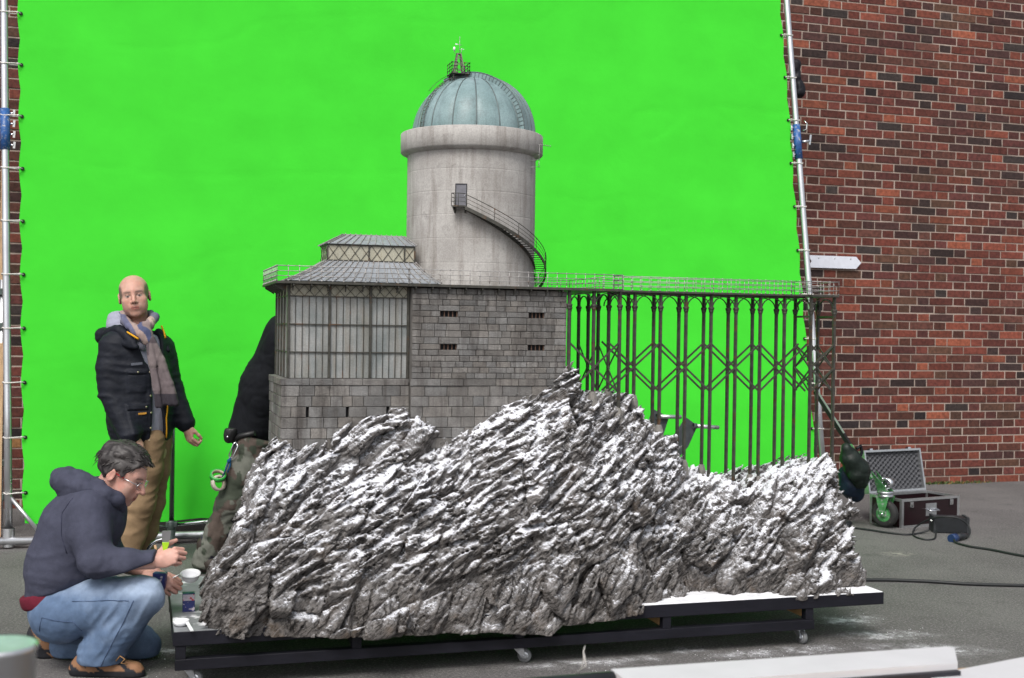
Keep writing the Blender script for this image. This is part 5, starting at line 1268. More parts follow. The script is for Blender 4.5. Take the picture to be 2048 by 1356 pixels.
m_ = MB(); pts = [on_parka((.085+.006*math.sin(i), -.05, 1.02-.031*i)) for i in range(9)]; m_.tube([A.w(p+np.array([.004, -.004, 0]))[0] for p in pts], .0045, 6); m_.build('zip', YEL, manA)
m_ = MB(); m_.tube([A.w(p)[0] for p in (q(254, 664, -.150), q(264, 670, -.172), q(277, 678, -.198))], .006, 6); m_.build('zip', YEL, manA)
m_ = MB(); m_.tube([A.w(p)[0] for p in (q(323, 652, .055), q(328, 664, .03), q(331, 676, .01))], .0055, 6); m_.build('zip', YEL, manA)
m_ = MB(); p0, p1 = on_parka((-.105, -.06, .925)), on_parka((-.06, -.06, .929)); m_.bar(A.w(p0)[0], A.w(p1)[0], .006, .011); m_.build('pocket_tab', fabric('orange_tab', lin(196, 142, 60)), manA)
m_ = MB(); p0, p1 = on_parka((-.13, -.06, 1.215)), on_parka((-.07, -.06, 1.222)); m_.bar(A.w(p0)[0], A.w(p1)[0], .005, .014); m_.build('chest_tab', fabric('grey_tab', lin(96, 100, 110)), manA)

# ==== kneeling man in the blue grey hooded top
b0 = gnd(210, 1351)+fw0*.13; K = Fig(b0, 210, 1350); q = K.p
hfr = frame_from((.885, -.06, -.46), (.44, .0, .9), q(243, 948, .0))
parts = []
HV, HQ = grid_mesh(lambda G: head_field(G, 1.06), (-.11, -.13, -.17), (.11, .145, .14), .0040)
parts.append((put(hfr, HV), HQ, head_colors(HV, SK2, lin(62, 54, 52), False, .35)))
shN, elN, wrN = q(178, 1022, -.145), q(193, 1122, -.225), q(308, 1124, -.17)
shF, elF, wrF = q(185, 1020, .17), q(215, 1120, .22), q(312, 1148, .02)
hipN, knN, anN = q(128, 1222, -.10), q(288, 1192, -.16), q(205, 1304, -.12)
hipF, knF, anF = q(135, 1226, .10), q(282, 1290, .14), q(105, 1286, .14)
def coreK(P):
    d = chain(P, [(q(128, 1205), .11), (q(150, 1090), .11), (q(190, 1010), .08), (q(222, 980), .06)], .05)
    for a, b, c in ((shN, elN, wrN), (shF, elF, wrF)): d = smin(d, chain(P, [(a, .05), (b, .042), (c, .03)], .02), .03)
    for a, b, c in ((hipN, knN, anN), (hipF, knF, anF)): d = smin(d, chain(P, [(a, .075), (b, .05), (c, .042)], .02), .03)
    return d
V, Q = grid_mesh(coreK, (-.4, -.36, .02), (.35, .36, .86), .018); parts.append((V, Q, np.tile(np.array(SK2), (len(V), 1))))
# near hand holds the scraper upright; far hand below it holds the ladle and the box
nhf = frame_from((.93, .05, .28), (-.25, -.9, .35), q(311, 1122, -.165))
add_hand(K, nhf, parts, SK2, -1, curl=(1.5, 1.55, 1.6, 1.65), thumb=(.85, .15), spread=.02)
add_hand(K, frame_from((.9, -.35, -.25), (.1, -.85, .45), q(306, 1156, .0)), parts, SK2, -1, curl=(1.3, 1.35, 1.4, 1.5), thumb=(1.2, .4))
manK = join_body(K, 'person', parts, SKIN, (b0.x, b0.y, 0)); tag(manK, 'kneeling man in blue grey hooded top and jeans working at the model', 'person')
def hoodK(P):
    ax = [(q(122, 1195), .142), (q(135, 1120), .145), (q(157, 1050), .138), (q(184, 1008), .105), (q(214, 988), .07)]
    Ps = P*np.array([1, .80, 1]); d = chain(Ps, ax, .06)
    d = smin(d, sd_ell(P, q(195, 1040, 0), (.11, .15, .13)), .06)
    d = smin(d, chain(P, [(shN, .078), ((shN+elN)/2+np.array([-.004, -.004, 0]), .072), (elN, .064), (q(255, 1128, -.21), .056), (wrN, .043), (wrN+(wrN-elN)*.04, .040)], .03), .065)
    d = smin(d, chain(P, [(shF, .09), (elF, .075), (wrF, .05)], .03), .04)
    el = np.exp(-np.sum((P-elN)**2, 1)/.012); ws = P+.03*np.stack([vnoise(P*7, 161), vnoise(P*7+5, 162), vnoise(P*7+9, 163)], 1); waist = np.clip((.56-P[:, 2])/.15, .12, 1)
    d = d-.0075*waist*(1-1.6*np.abs(vnoise(ws*np.array([3.5, 3.5, 25]), 150)))-.0065*el*(1-1.8*np.abs(vnoise(ws*np.array([26, 9, 22]), 151)))-folds(P, .0011, (24, 24, 36), 157)
    hem = .300+.34*(P[:, 0]+.33); d = smax(d, hem-P[:, 2], .012)
    d = smax(d, -sd_ell(P, q(243, 950, 0), (.085, .09, .10)), .02); d = smax(d, (P[:, 0]-wrN[0]-.008)*.9, .004)
    return d
SWEAT = fabric('blue_grey_fleece', lin(65, 67, 82), var=.12, vs=30, bump=.003, bs=36); fig_mesh(K, 'hooded_top', hoodK, (-.42, -.36, .22), (.30, .36, .88), .0066, SWEAT, manK)
def hoodbag(P):
    d = chain(P, [(q(206, 990, -.11), .030), (q(165, 976, -.11), .036), (q(132, 962, -.06), .042), (q(124, 958, .03), .042), (q(150, 960, .10), .04)], .03)
    d = smin(d, chain(P, [(q(206, 990, -.11), .036), (q(232, 1000, -.075), .030), (q(240, 1014, -.02), .028)], .02), .02); d = smin(d, sd_cone(P, q(140, 950, -.02), q(200, 972, -.08), .036, .028), .03); d = smin(d, sd_ell(P, q(168, 988, .0), (.10, .11, .045)), .04)
    return d-folds(P, .007, (12, 12, 15), 160)
fig_mesh(K, 'hood', hoodbag, (-.30, -.24, .62), (.12, .22, .95), .0075, SWEAT, manK)
def jeans(P):
    d = chain(P, [(hipN, .118), ((hipN+knN)/2, .104), (knN, .083)], .03); d = smin(d, chain(P, [(knN+np.array([-.012, 0, -.012]), .082), ((knN+anN)/2+np.array([-.02, 0, 0]), .088), (q(203, 1308, -.12), .094)], .03), .018)
    d = smin(d, sd_cone(P, q(120, 1222, -.06), q(120, 1222, .08), .125, .125), .05)
    d = smin(d, chain(P, [(hipF, .115), (knF, .078)], .03), .02); d = smin(d, chain(P, [(knF, .078), ((knF+anF)/2, .080), (q(140, 1290, .13), .080)], .03), .015)
    kn = np.exp(-np.sum((P-(knN+np.array([-.07, 0, -.05])))**2, 1)/.02); ws = P+.025*np.stack([vnoise(P*8, 181), vnoise(P*8+5, 182), vnoise(P*8+9, 183)], 1); u_ = ws[:, 0]*.8-ws[:, 2]*.6; v_ = ws[:, 0]*.6+ws[:, 2]*.8; an_ = np.exp(-((P[:, 2]-.10)/.08)**2)
    d = d-(.0022+.006*kn)*(1-1.8*np.abs(vnoise(np.stack([u_*30, P[:, 1]*8, v_*9], 1), 170)))-.005*an_*(1-1.8*np.abs(vnoise(ws*np.array([8, 8, 30]), 171)))-folds(P, .0011, (30, 30, 30), 177)
    d = smax(d, .012-P[:, 2]+0*P[:, 0], .006); d = smax(d, .055-P[:, 2]+10*np.maximum(0, P[:, 1]+.02)*0-np.where(P[:, 1] > .02, .05, 0), .006); return d
jc = [np.array(lin(92, 112, 140)), np.array(lin(152, 168, 190)), np.array(lin(56, 72, 100))]
def jeancol(V):
    kn = np.exp(-np.sum((V-(knN+np.array([.03, 0, .03])))**2, 1)/.012)+.6*np.exp(-((V[:, 2]-.40)/.05)**2)*(V[:, 1] < .05); n = vnoise(V*np.array([30, 30, 30]), 7)*.12+vnoise(V*9, 4)*.18
    t = np.clip(kn+n, 0, 1)[:, None]; C = jc[0]*(1-t)+jc[1]*t; s = np.clip(-n*1.5, 0, .5)[:, None]; return C*(1-s)+jc[2]*s
JEAN = fabric_attr('faded_denim', bump=.001, bs=320); fig_mesh(K, 'jeans', jeans, (-.38, -.34, .0), (.30, .32, .46), .0064, JEAN, manK, jeancol)
DSEAM = fabric('denim_seam', lin(74, 90, 118))
def on_field(fn, p, out, step=.003):
    p = np.asarray(p, float); out = np.asarray(out, float)/np.linalg.norm(out)
    L_ = p[None]+out[None]*(np.arange(120)*step)[:, None]; k = np.nonzero(fn(L_) > -.0005)[0]; return L_[k[0] if len(k) else -1]
def seam(fn, pts, r, name, mt, parent, fg, out=(0, -1, 0), n=5):
    P_ = []
    for a, b in zip(pts[:-1], pts[1:]):
        for i in range(n): P_.append(a+(b-a)*i/n)
    P_.append(pts[-1]); m_ = MB(); m_.tube([fg.w(on_field(fn, p, out))[0] for p in P_], r, 5); return m_.build(name, mt, parent)
seam(jeans, [q(290, 1185, -.1), q(262, 1240, -.1), q(228, 1300, -.1), q(216, 1325, -.1)], .0017, 'side_seam', DSEAM, manK, K)
seam(jeans, [q(165, 1190, -.1), q(225, 1186, -.1), q(280, 1186, -.1)], .0015, 'seam', DSEAM, manK, K)
seam(jeans, [q(95, 1252, -.1), q(105, 1222, -.1), q(135, 1228, -.1), q(168, 1230, -.1), q(180, 1250, -.1)], .0017, 'back_pocket', DSEAM, manK, K)
seam(hoodK, [q(160, 990, -.1), q(138, 1020, -.1), q(140, 1060, -.1), q(150, 1100, -.1)], .0016, 'sleeve_seam', fabric('fleece_seam', lin(54, 56, 74)), manK, K)
def shirt(P):
    d = sd_ell(P*np.array([1, .80, 1]), q(122, 1190), (.158, .155, .12)); band_ = .300+.34*(P[:, 0]+.33); d = smax(d, P[:, 2]-band_-.02, .006); return smax(d, band_-.045-P[:, 2]+.012*vnoise(P*20, 6), .006)
fig_mesh(K, 'red_shirt', shirt, (-.40, -.24, .18), (.06, .24, .42), .0085, fabric('dark_red_cotton', lin(96, 28, 44)), manK)
# hair: a combed, uneven cap and loose locks
def hair_region(H):
    x, y, z = np.abs(H[:, 0]), H[:, 1], H[:, 2]; hl = np.interp(y, [-.12, -.06, -.035, -.012, .012, .03, .05, .08], [-.075, -.065, -.020, .028, .030, .012, .045, .088]); return z-hl
def hairK(H):
    S = np.stack([np.abs(H[:, 0]), H[:, 1], H[:, 2]], 1)
    d = smin(sd_ell(S, (0, -.014, .042), (.081, .100, .082)), sd_ell(S, (0, .030, -.010), (.068, .066, .088)), .035)-.011
    q_ = H*np.array([75, 18, 40]); n = vnoise(q_+.8*vnoise(H*22, 2)[:, None], 5); d = d-.0055*n-.008*vnoise(H*26, 8)-.006*np.clip((H[:, 2]-.07)/.04, 0, 1)
    return smax(d, -(hair_region(H)+.010*vnoise(H*60, 9)), .005)
HRV, HRQ = grid_mesh(hairK, (-.12, -.15, -.10), (.12, .14, .17), .0038)
hc = np.array([lin(36, 32, 32), lin(78, 74, 73), lin(24, 22, 23)]); nn = vnoise(HRV*np.array([140, 26, 60]), 15); gg = np.clip(.32+.9*nn+.5*(np.abs(HRV[:, 0]) > .055)*(HRV[:, 1] > -.03), 0, 1)[:, None]; HC = hc[0]*(1-gg)+hc[1]*gg*.8+hc[2]*(1-gg)*.15
HAIR = mat('dark_greying_hair', attr=True, rough=.5, var=.2, vs=120, spec=.4)
hair = mesh_obj('hair', K.w(put(hfr, HRV)), HRQ.tolist(), HAIR, manK, smooth=True, cols=np.clip(HC, 0, 1), fixn=False)
hm = MB(); rh = random.Random(2)
for k in range(520):
    a = rh.uniform(0, 2*math.pi); e = rh.uniform(-.2, 1.45); d = np.array([math.cos(e)*math.cos(a), math.cos(e)*math.sin(a), math.sin(e)]); p = np.array([0, -.012, .042])+d*np.array([.081, .104, .088])
    if hair_region(p[None])[0] < .006: continue
    flow = np.array([rh.gauss(0, .25), .9 if p[2] > .07 else -.5, .25 if p[2] > .07 else -.75]); flow = flow-d*(flow@d)*.75; flow /= np.linalg.norm(flow)+1e-6
    L_ = rh.uniform(.018, .042); pts = []
    for i in range(4): t = i/3; pts.append(p+flow*L_*t+d*(.008*math.sin(t*2.2)+rh.uniform(0, .004)*t))
    g_ = rh.random()**1.6; c = tuple(hc[0]*(1-g_)+hc[1]*g_); hm.tube([K.w(put(hfr, np.array([x])))[0] for x in pts], [.0022, .0024, .0017, .0004], 4, col=c)
hm.build('loose_hair', HAIR, manK, kind='stuff', fixn=False)
# spectacles: thin frame, red temple tips
gl = MB(); red = MB(); lens = MB()
def hw(x, y, z): return K.w(put(hfr, np.array([[x, y, z]])))[0]
for s_ in (-1, 1):
    red.tube([hw(s_*.0835, .012, .012), hw(s_*.083, -.012, .014), hw(s_*.081, -.022, .004)], .0024, 6); red.tube([hw(s_*.0805, .040, .010), hw(s_*.0835, .012, .012)], .0026, 6)
    gl.tube([hw(s_*.066, .100, .008), hw(s_*.0805, .040, .010)], .0021, 6)
    o_ = [hw(s_*(.034+.027*math.cos(t)), .107-.006*abs(math.cos(t)), .002+.017*math.sin(t)) for t in [2*math.pi*i/20 for i in range(21)]]; gl.tube(o_, .0017, 5, caps=False)
    lens.add([hw(s_*(.034+.026*math.cos(2*math.pi*i/20)), .107-.006*abs(math.cos(2*math.pi*i/20)), .002+.0165*math.sin(2*math.pi*i/20)) for i in range(20)], [tuple(range(20))])
gl.tube([hw(-.008, .110, .008), hw(0, .113, .010), hw(.008, .110, .008)], .0018, 5)
spec = thing('spectacles', 'thin framed spectacles with red temples on the kneeling man', 'spectacles', tuple(K.w(put(hfr, np.array([[0, .1, 0]])))[0]))
gl.build('frame', CHR, spec); red.build('temple_tips', mat('red_acetate', (.42, .02, .025), .3), spec, kind='stuff')
GL = bpy.data.materials.new('clear_lens'); GL.use_nodes = True; bs_ = GL.node_tree.nodes['Principled BSDF']; bs_.inputs['Transmission Weight'].default_value = 1; bs_.inputs['Roughness'].default_value = .02; bs_.inputs['IOR'].default_value = 1.05; bs_.inputs['Alpha'].default_value = .25
lens.build('lenses', GL, spec, kind='stuff')
# walking shoes
def shoe_near(P):
    L0 = q(150, 1338, -.12); L1 = q(268, 1342, -.13); d = sd_cone(P, L0+np.array([.04, 0, .02]), L1, .050, .040); d = smin(d, sd_cone(P, q(190, 1322, -.12), q(215, 1316, -.12), .052, .05), .03); d = smin(d, sd_cone(P, L0+np.array([.02, 0, .0]), L1+np.array([.01, 0, -.018]), .045, .038), .01); return smax(d, .0015-P[:, 2], .004)
def shoecol(fg, sole):
    def f(V):
        br = np.array(lin(140, 104, 78)); dk = np.array(lin(44, 46, 52)); so_ = np.array(lin(38, 38, 42)); C = np.tile(br, (len(V), 1)); n = vnoise(V*28, 3)
        m_ = (np.abs(((V[:, 0]*.8+V[:, 2]*1.4)*11+.3*n) % 1.0-.5) < .17)[:, None]; C = np.where(m_, dk, C); C = np.where((sole(V) < .026)[:, None], so_, C); return C*(1+.12*n)[:, None]
    return f
SHM = fabric_attr('suede_walking_shoe', rough=.7, bump=.002, bs=90); fig_mesh(K, 'shoe', shoe_near, (-.20, -.22, -.01), (.22, -.02, .14), .0065, SHM, manK, shoecol(K, lambda V: V[:, 2]))
def shoe_far(P):
    toe = q(112, 1338, .14); heel = q(62, 1272, .14); d = sd_cone(P, heel, toe+np.array([-.01, 0, .02]), .046, .040); d = smin(d, sd_cone(P, q(88, 1275, .14), q(110, 1282, .14), .046, .05), .03); d = smin(d, sd_ell(P, toe+np.array([.03, 0, -.004]), (.06, .045, .03)), .02); return smax(d, .0015-P[:, 2], .004)
fig_mesh(K, 'shoe', shoe_far, (-.42, .04, -.01), (-.06, .24, .28), .0065, SHM, manK, shoecol(K, lambda V: .03+np.minimum(((V[:, 0]-q(62, 1272)[0])*.8+(V[:, 2]-q(62, 1272)[2])*.6)+.03, V[:, 2]) if True else V[:, 2]))
m_ = MB(); a = q(205, 1304, -.17); m_.tube([K.w(x)[0] for x in (q(232, 1322, -.185), q(240, 1312, -.19), q(250, 1318, -.185), q(242, 1326, -.19), q(254, 1328, -.18))], .0028, 5); m_.build('shoelace', fabric('tan_lace', lin(168, 130, 88)), manK)

# ==== man in camouflage trousers bending behind the model
b0 = gnd(420, 1143); B = Fig(b0, 420, 1143); q = B.p
parts = []; hfr = frame_from((.75, -.2, -.6), (.6, 0, .8), q(668, 608, -.12))
HV, HQ = grid_mesh(lambda G: head_field(G, 1.0), (-.11, -.13, -.17), (.11, .14, .14), .006); parts.append((put(hfr, HV), HQ, head_colors(HV, SK2, lin(60, 50, 46), True, .3)))
hip = q(520, 882, .02)
lg1 = [(q(508, 890, -.07), .098), (q(462, 1006, -.10), .082), (q(412, 1118, -.04), .076)]; lg2 = [(q(535, 890, .10), .098), (q(560, 1010, .08), .08), (q(560, 1120, .10), .07)]
def coreB(P):
    d = chain(P, [(q(515, 880), .10), (q(560, 760, -.02), .11), (q(615, 660, -.06), .09), (q(650, 628, -.1), .06)], .05)
    for L_ in (lg1, lg2): d = smin(d, chain(P, [(p, r*.7) for p, r in L_], .03), .03)
    for y in (-.2, .18): d = smin(d, chain(P, [(q(612, 665, y), .05), (q(690, 720, y-.12), .042), (q(740, 690, y*.6-.3), .03)], .02), .03)
    return d
V, Q = grid_mesh(coreB, (-.1, -.55, .02), (1.05, .4, 1.7), .02); parts.append((V, Q, np.tile(np.array(SK2), (len(V), 1))))
for s_, y in ((1, -.42), (-1, -.2)): add_hand(B, frame_from((.7, -.5, .3), (0, 0, 1), q(742, 688, y)), parts, SK2, s_, curl=(.5, .5, .5, .6))
manB = join_body(B, 'person', parts, SKIN, (b0.x, b0.y, 0)); tag(manB, 'man in black jumper and camouflage trousers leaning behind the model', 'person')
def jumper(P):
    Ps = P*np.array([1, .82, 1]); d = chain(Ps, [(q(506, 862), .140), (q(540, 775), .165), (q(590, 680, -.05), .170), (q(630, 640, -.08), .10)], .06)
    for y in (-.2, .18): d = smin(d, chain(P, [(q(612, 665, y), .085), (q(690, 720, y-.12), .07), (q(735, 692, y*.6-.28), .05)], .03), .04)
    d = d-folds(P, .007, (8, 8, 10), 200); nrm = (P-q(500, 868))@np.array([.36, 0, .93]); return smax(d, -nrm-.012, .012)
fig_mesh(B, 'jumper', jumper, (-.08, -.58, .70), (1.05, .4, 1.68), .0095, fabric('black_knit', (.006, .007, .0095), var=.2, bump=.001, bs=200), manB)
def camo(P):
    d = chain(P, [(lg1[0][0], .112), (q(487, 950, -.09), .100), lg1[1], (q(440, 1062, -.07), .080), (q(412, 1122, -.04), .082)], .03); d = smin(d, chain(P, [(lg2[0][0], .11), lg2[1], lg2[2]], .03), .02); d = smin(d, sd_cone(P, q(515, 876, -.05), q(515, 876, .08), .125, .125), .05)
    pk = sd_ell(P, q(470, 935, -.14), (.05, .04, .085), rotm('Y', .35)); d = smin(d, pk, .02)
    d = d-folds(P, .009, (8, 8, 14), 210); d = smax(d, .03-P[:, 2], .008); return smax(d, (P-q(500, 862))@np.array([.36, 0, .93]), .01)
cc = np.array([lin(104, 106, 98), lin(84, 74, 68), lin(64, 70, 60), lin(44, 44, 54)])
def camocol(V): a = vnoise(V*np.array([13, 13, 9]), 31)+.4*vnoise(V*30, 32); b = vnoise(V*np.array([11, 11, 8])+7, 33)+.4*vnoise(V*28, 34); c = vnoise(V*np.array([15, 15, 10])+3, 35)+.3*vnoise(V*33, 36); C = np.tile(cc[0], (len(V), 1)); C = np.where((a > .15)[:, None], cc[1], C); C = np.where((b > .28)[:, None], cc[2], C); C = np.where((c > .42)[:, None], cc[3], C); return C
fig_mesh(B, 'trousers', camo, (-.20, -.30, .0), (.62, .32, .92), .0085, fabric_attr('camouflage_cotton', bump=.0015), manB, camocol)
def boot(P): c = q(410, 1130, -.06); return smax(smin(sd_cone(P, c+np.array([0, 0, .03]), c+np.array([.10, -.07, .0]), .046, .038), sd_cone(P, c, c+np.array([0, 0, .12]), .045, .05), .03), .002-P[:, 2], .004)
fig_mesh(B, 'boot', boot, (-.16, -.26, -.01), (.20, .06, .22), .009, mat('dark_boot', (.03, .022, .016), .6, var=.2), manB)
def boot2(P): c = q(560, 1130, .10); return smax(smin(sd_cone(P, c+np.array([0, 0, .03]), c+np.array([.10, -.07, .0]), .046, .038), sd_cone(P, c, c+np.array([0, 0, .12]), .045, .05), .03), .002-P[:, 2], .004)
fig_mesh(B, 'boot', boot2, (.26, -.1, -.01), (.62, .2, .22), .009, bpy.data.materials['dark_boot'], manB)
BELT = mat('black_leather', (.010, .010, .011), .5, var=.2)
m_ = MB(); c_ = [B.w(x)[0] for x in (q(467, 884, -.12), q(480, 872, -.17), q(510, 866, -.19))]; m_.tube(c_, .016, 8); m_.build('belt', BELT, manB)
pouch = thing('belt_pouch', 'small black pouch on the belt of the man in camouflage trousers', 'pouch', tuple(B.w(q(460, 868, -.16))[0]))
V, Q = grid_mesh(lambda P: smax(sd_ell(P, q(461, 866, -.15), (.038, .032, .062), rotm('Y', .25)), P[:, 2]-q(0, 845)[2], .01)-folds(P, .002, (30, 30, 30), 7), q(461, 866, -.15)-.09, q(461, 866, -.15)+.09, .006); mesh_obj('bag', B.w(V), Q.tolist(), BELT, pouch, smooth=True, fixn=False)
m_ = MB(); m_.lathe([(0, -.002), (.006, -.002), (.006, .002), (0, .002)], B.w(q(455, 874, -.187))[0], 10, axis=tuple(FWD)); m_.build('press_stud', CHR, pouch)
car = thing('carabiner', 'steel carabiner with blue cord hanging from the belt', 'carabiner', tuple(B.w(q(465, 905, -.18))[0]))
lp = [q(472, 884, -.19), q(476, 892, -.20), q(466, 915, -.20), q(460, 918, -.19), q(458, 910, -.19), q(467, 888, -.19), q(472, 884, -.19)]
m_ = MB(); m_.tube([B.w(x)[0] for x in lp], .0042, 8); m_.build('hook', CHR, car)
m_ = MB(); m_.tube([B.w(x)[0] for x in (q(461, 915, -.195), q(456, 926, -.20), q(452, 938, -.20), q(444, 956, -.20))], .0045, 6); m_.tube([B.w(x)[0] for x in (q(461, 918, -.195), q(460, 932, -.20), q(455, 945, -.205))], .0045, 6); m_.lathe([(0, -.014), (.011, -.006), (.011, .006), (0, .014)], B.w(q(458, 922, -.198))[0], 8); m_.build('cord', fabric('blue_cord', (.01, .07, .16)), car)
for nm, lab, px, py, mt_, ax_, ln in (('tape_roll', 'green adhesive tape roll hung from the carabiner', 436, 951, mat('green_tape', (.03, .33, .05), .35), (.25, -.55, .8), .024), ('tape_roll', 'cream adhesive tape roll hung from the carabiner', 437, 966, mat('cream_tape', (.52, .47, .40), .5), (.75, -.6, .25), .026)):
    c = q(px, py, -.20); ax3 = B.w(c+np.array(ax_))[0]-B.w(c)[0]
    t_ = thing(nm, lab, 'tape', tuple(B.w(c)[0])); m_ = MB(); m_.lathe([(.036, -ln/2), (.046, -ln/2), (.046, ln/2), (.036, ln/2)], B.w(c)[0], 28, axis=tuple(ax3)); m_.build('tape', mt_, t_)
    m_ = MB(); m_.lathe([(.0362, -ln/2), (.034, -ln/2), (.034, ln/2), (.0362, ln/2), (.0362, -ln/2)], B.w(c)[0], 28, axis=tuple(ax3)); m_.build('card_core', mat('card_core', (.42, .36, .28), .8), t_)

# ------------------------------------------------------------------ tools and things around the kneeling man
q = K.p
def kw(p): return K.w(p)[0]
PLW = mat('white_plastic', (.80, .81, .83), .35, var=.03, vs=30); PLB = mat('blue_card_print', (.022, .03, .14), .45, var=.25, vs=30, col2=(.5, .45, .5), c2=(.60, .64), s2=38)
# scraper: grey blade, lime handle, upright in the near hand
sc_ = thing('scraper', 'filling knife with grey blade and lime green handle held upright', 'tool', tuple(kw(q(330, 1110, -.15))))
tdir = q(334, 1064, -.16)-q(328, 1126, -.15); tdir = tdir/np.linalg.norm(tdir); sdv = np.array([.94, .34, 0]); c = q(331, 1086, -.155)
def strip(c0, wid, tk):
    """flat blade through centre points with half widths"""
    vs = []; fs = []
    nrm = np.cross(sdv, tdir); nrm /= np.linalg.norm(nrm); k = len(c0)
    for p_, w_ in zip(c0, wid): vs += [kw(p_-sdv*w_-nrm*tk), kw(p_+sdv*w_-nrm*tk), kw(p_+sdv*w_+nrm*tk), kw(p_-sdv*w_+nrm*tk)]
    for i in range(k-1):
        for j in range(4): fs.append((i*4+j, i*4+(j+1) % 4, (i+1)*4+(j+1) % 4, (i+1)*4+j))
    fs += [(3, 2, 1, 0), tuple((k-1)*4+j for j in range(4))]; return [tuple(v) for v in vs], fs
m_ = MB(); m_.add(*strip([c+tdir*.0, c+tdir*.018, c+tdir*.052], [.011, .0165, .0175], .0012)); m_.build('blade', mat('spring_steel', (.42, .42, .43), .4, .8, var=.15), sc_)
m_ = MB(); m_.add(*strip([c-tdir*.085, c-tdir*.07, c-tdir*.03, c-tdir*.004, c+tdir*.003], [.007, .009, .0075, .013, .0135], .0055)); m_.build('handle', mat('lime_plastic', (.42, .72, .03), .35), sc_)
# brush and pot held below: wooden brush tip, blue pot, chrome bent handle
br_ = thing('paint_brush', 'small brush with wooden handle in the kneeling man hands', 'brush', tuple(kw(q(312, 1112, -.10))))
m_ = MB(); m_.tube([kw(q(310, 1090, -.09)), kw(q(313, 1104, -.095))], [.005, .007], 8); m_.build('handle_tip', WOOD, br_)
m_ = MB(); m_.tube([kw(q(313, 1104, -.095)), kw(q(318, 1130, -.10))], .0075, 8); m_.build('handle', PLB, br_)
bw = thing('bent_steel_handle', 'bright bent steel handle behind the kneeling man hand', 'handle', tuple(kw(q(296, 1110, -.06))))
m_ = MB(); m_.tube([kw(q(x, y, -.07)) for x, y in ((292, 1120), (293, 1110), (297, 1097), (304, 1087), (314, 1081), (326, 1078), (334, 1079))], .0068, 10); m_.build('bar', CHR, bw)
sb_ = thing('blue_tub', 'small dark blue tub held in the far hand', 'tub', tuple(kw(q(318, 1160, -.03))))
V, Q = grid_mesh(lambda P: np.maximum.reduce([np.abs((P-q(320, 1152, -.05))@np.array([.95, 0, -.1]))-.026, np.abs(P[:, 1]+.05)-.02, np.abs(P[:, 2]-q(0, 1152)[2])-.036]), q(320, 1152, -.05)-.06, q(320, 1152, -.05)+.06, .005); mesh_obj('tub', K.w(V), Q.tolist(), PLB, sb_, fixn=False)
# white sieve held out over the platform
sv = thing('hand_sieve', 'white round sieve on a thin rod held out over the platform', 'sieve', tuple(kw(q(380, 1155, -.02))))
c = q(381, 1150, -.02); axs = np.array([.06, -.28, 1.0]); axw = tuple(K.w(c+axs)[0]-K.w(c)[0])
m_ = MB(); m_.lathe([(0, -.030), (.016, -.029), (.028, -.022), (.036, -.008), (.039, .006), (.042, .0065), (.042, .009), (.037, .009), (.034, -.006), (.026, -.019), (.014, -.026), (0, -.027)], kw(c), 28, axis=axw); m_.build('bowl', PLW, sv)
m_ = MB(); m_.tube([kw(c+np.array([-.036, 0, .006])), kw(q(345, 1156, -.02)), kw(q(330, 1160, -.02))], .0032, 8); m_.build('rod', MET, sv)
# measuring spoon and blue carton on the platform top
sp0 = gnd(362, 1246, PZ+.012); sp_ = thing('measuring_spoon', 'white measuring spoon lying on the front corner of the platform', 'spoon', (sp0.x, sp0.y, PZ))
m_ = MB(); m_.lathe([(0, .003), (.016, .003), (.024, .008), (.030, .024), (.033, .024), (.028, .007), (.018, 0), (0, 0)], (sp0.x, sp0.y, PZ+.001), 26); m_.build('bowl', PLW, sp_)
e1 = gnd(384, 1262, PZ+.006); m_ = MB(); m_.bar((sp0.x+.022, sp0.y-.018, PZ+.019), (e1.x, e1.y, PZ+.007), .013, .004); m_.build('handle', PLW, sp_)
k0 = gnd(376, 1225, PZ); cb = thing('blue_carton', 'dark blue printed carton standing between platform edge and rock', 'carton', (k0.x, k0.y, PZ))
m_ = MB(); m_.box(k0.x-.022, k0.x+.028, k0.y+.01, k0.y+.05, PZ+.0005, PZ+.078, .001); m_.build('box', PLB, cb)
m_ = MB(); m_.box(k0.x-.021, k0.x+.027, k0.y+.0085, k0.y+.0095, PZ+.048, PZ+.074); m_.build('label_panel', mat('carton_label', (.48, .44, .5), .5, var=.3, vs=60, col2=(.35, .05, .06), c2=(.55, .6), s2=60), cb)

# ------------------------------------------------------------------ stands and braces of the screen
st_p = at(343, 1050, 8.28); sx_, sy_ = st_p.x, 8.28
STEEL = mat('dark_polished_steel', (.16, .165, .17), .22, .95, var=.1, stretch=(1, 1, .1))
ps = thing('frame_stand', 'dark steel stand pole clamped to the bottom pipe beside the standing man', 'stand', (sx_, sy_, 0))
m_ = MB(); m_.tube([(sx_, sy_, st_p.z-.02), (sx_, sy_, 1.15)], .0155, 14); m_.build('pole', STEEL, ps)
zc_ = st_p.z
m_ = MB(); m_.lathe([(.020, -.035), (.027, -.03), (.027, .022), (.021, .03)], (sx_, sy_, zc_), 12); m_.box(sx_-.036, sx_+.036, sy_-.022, sy_+.022, zc_-.014, zc_+.022, .004); m_.build('upper_clamp', GCAST, ps)
m_ = MB(); m_.lathe([(.016, -.15), (.022, -.14), (.024, -.09), (.018, -.07), (.022, -.04), (.022, -.03)], (sx_+.006, sy_-.004, zc_), 12); m_.tube([(sx_+.006, sy_+.03, zc_-.105), (sx_+.006, sy_+.12, zc_-.105)], .02, 10); m_.build('lower_clamp', GCAST, ps)
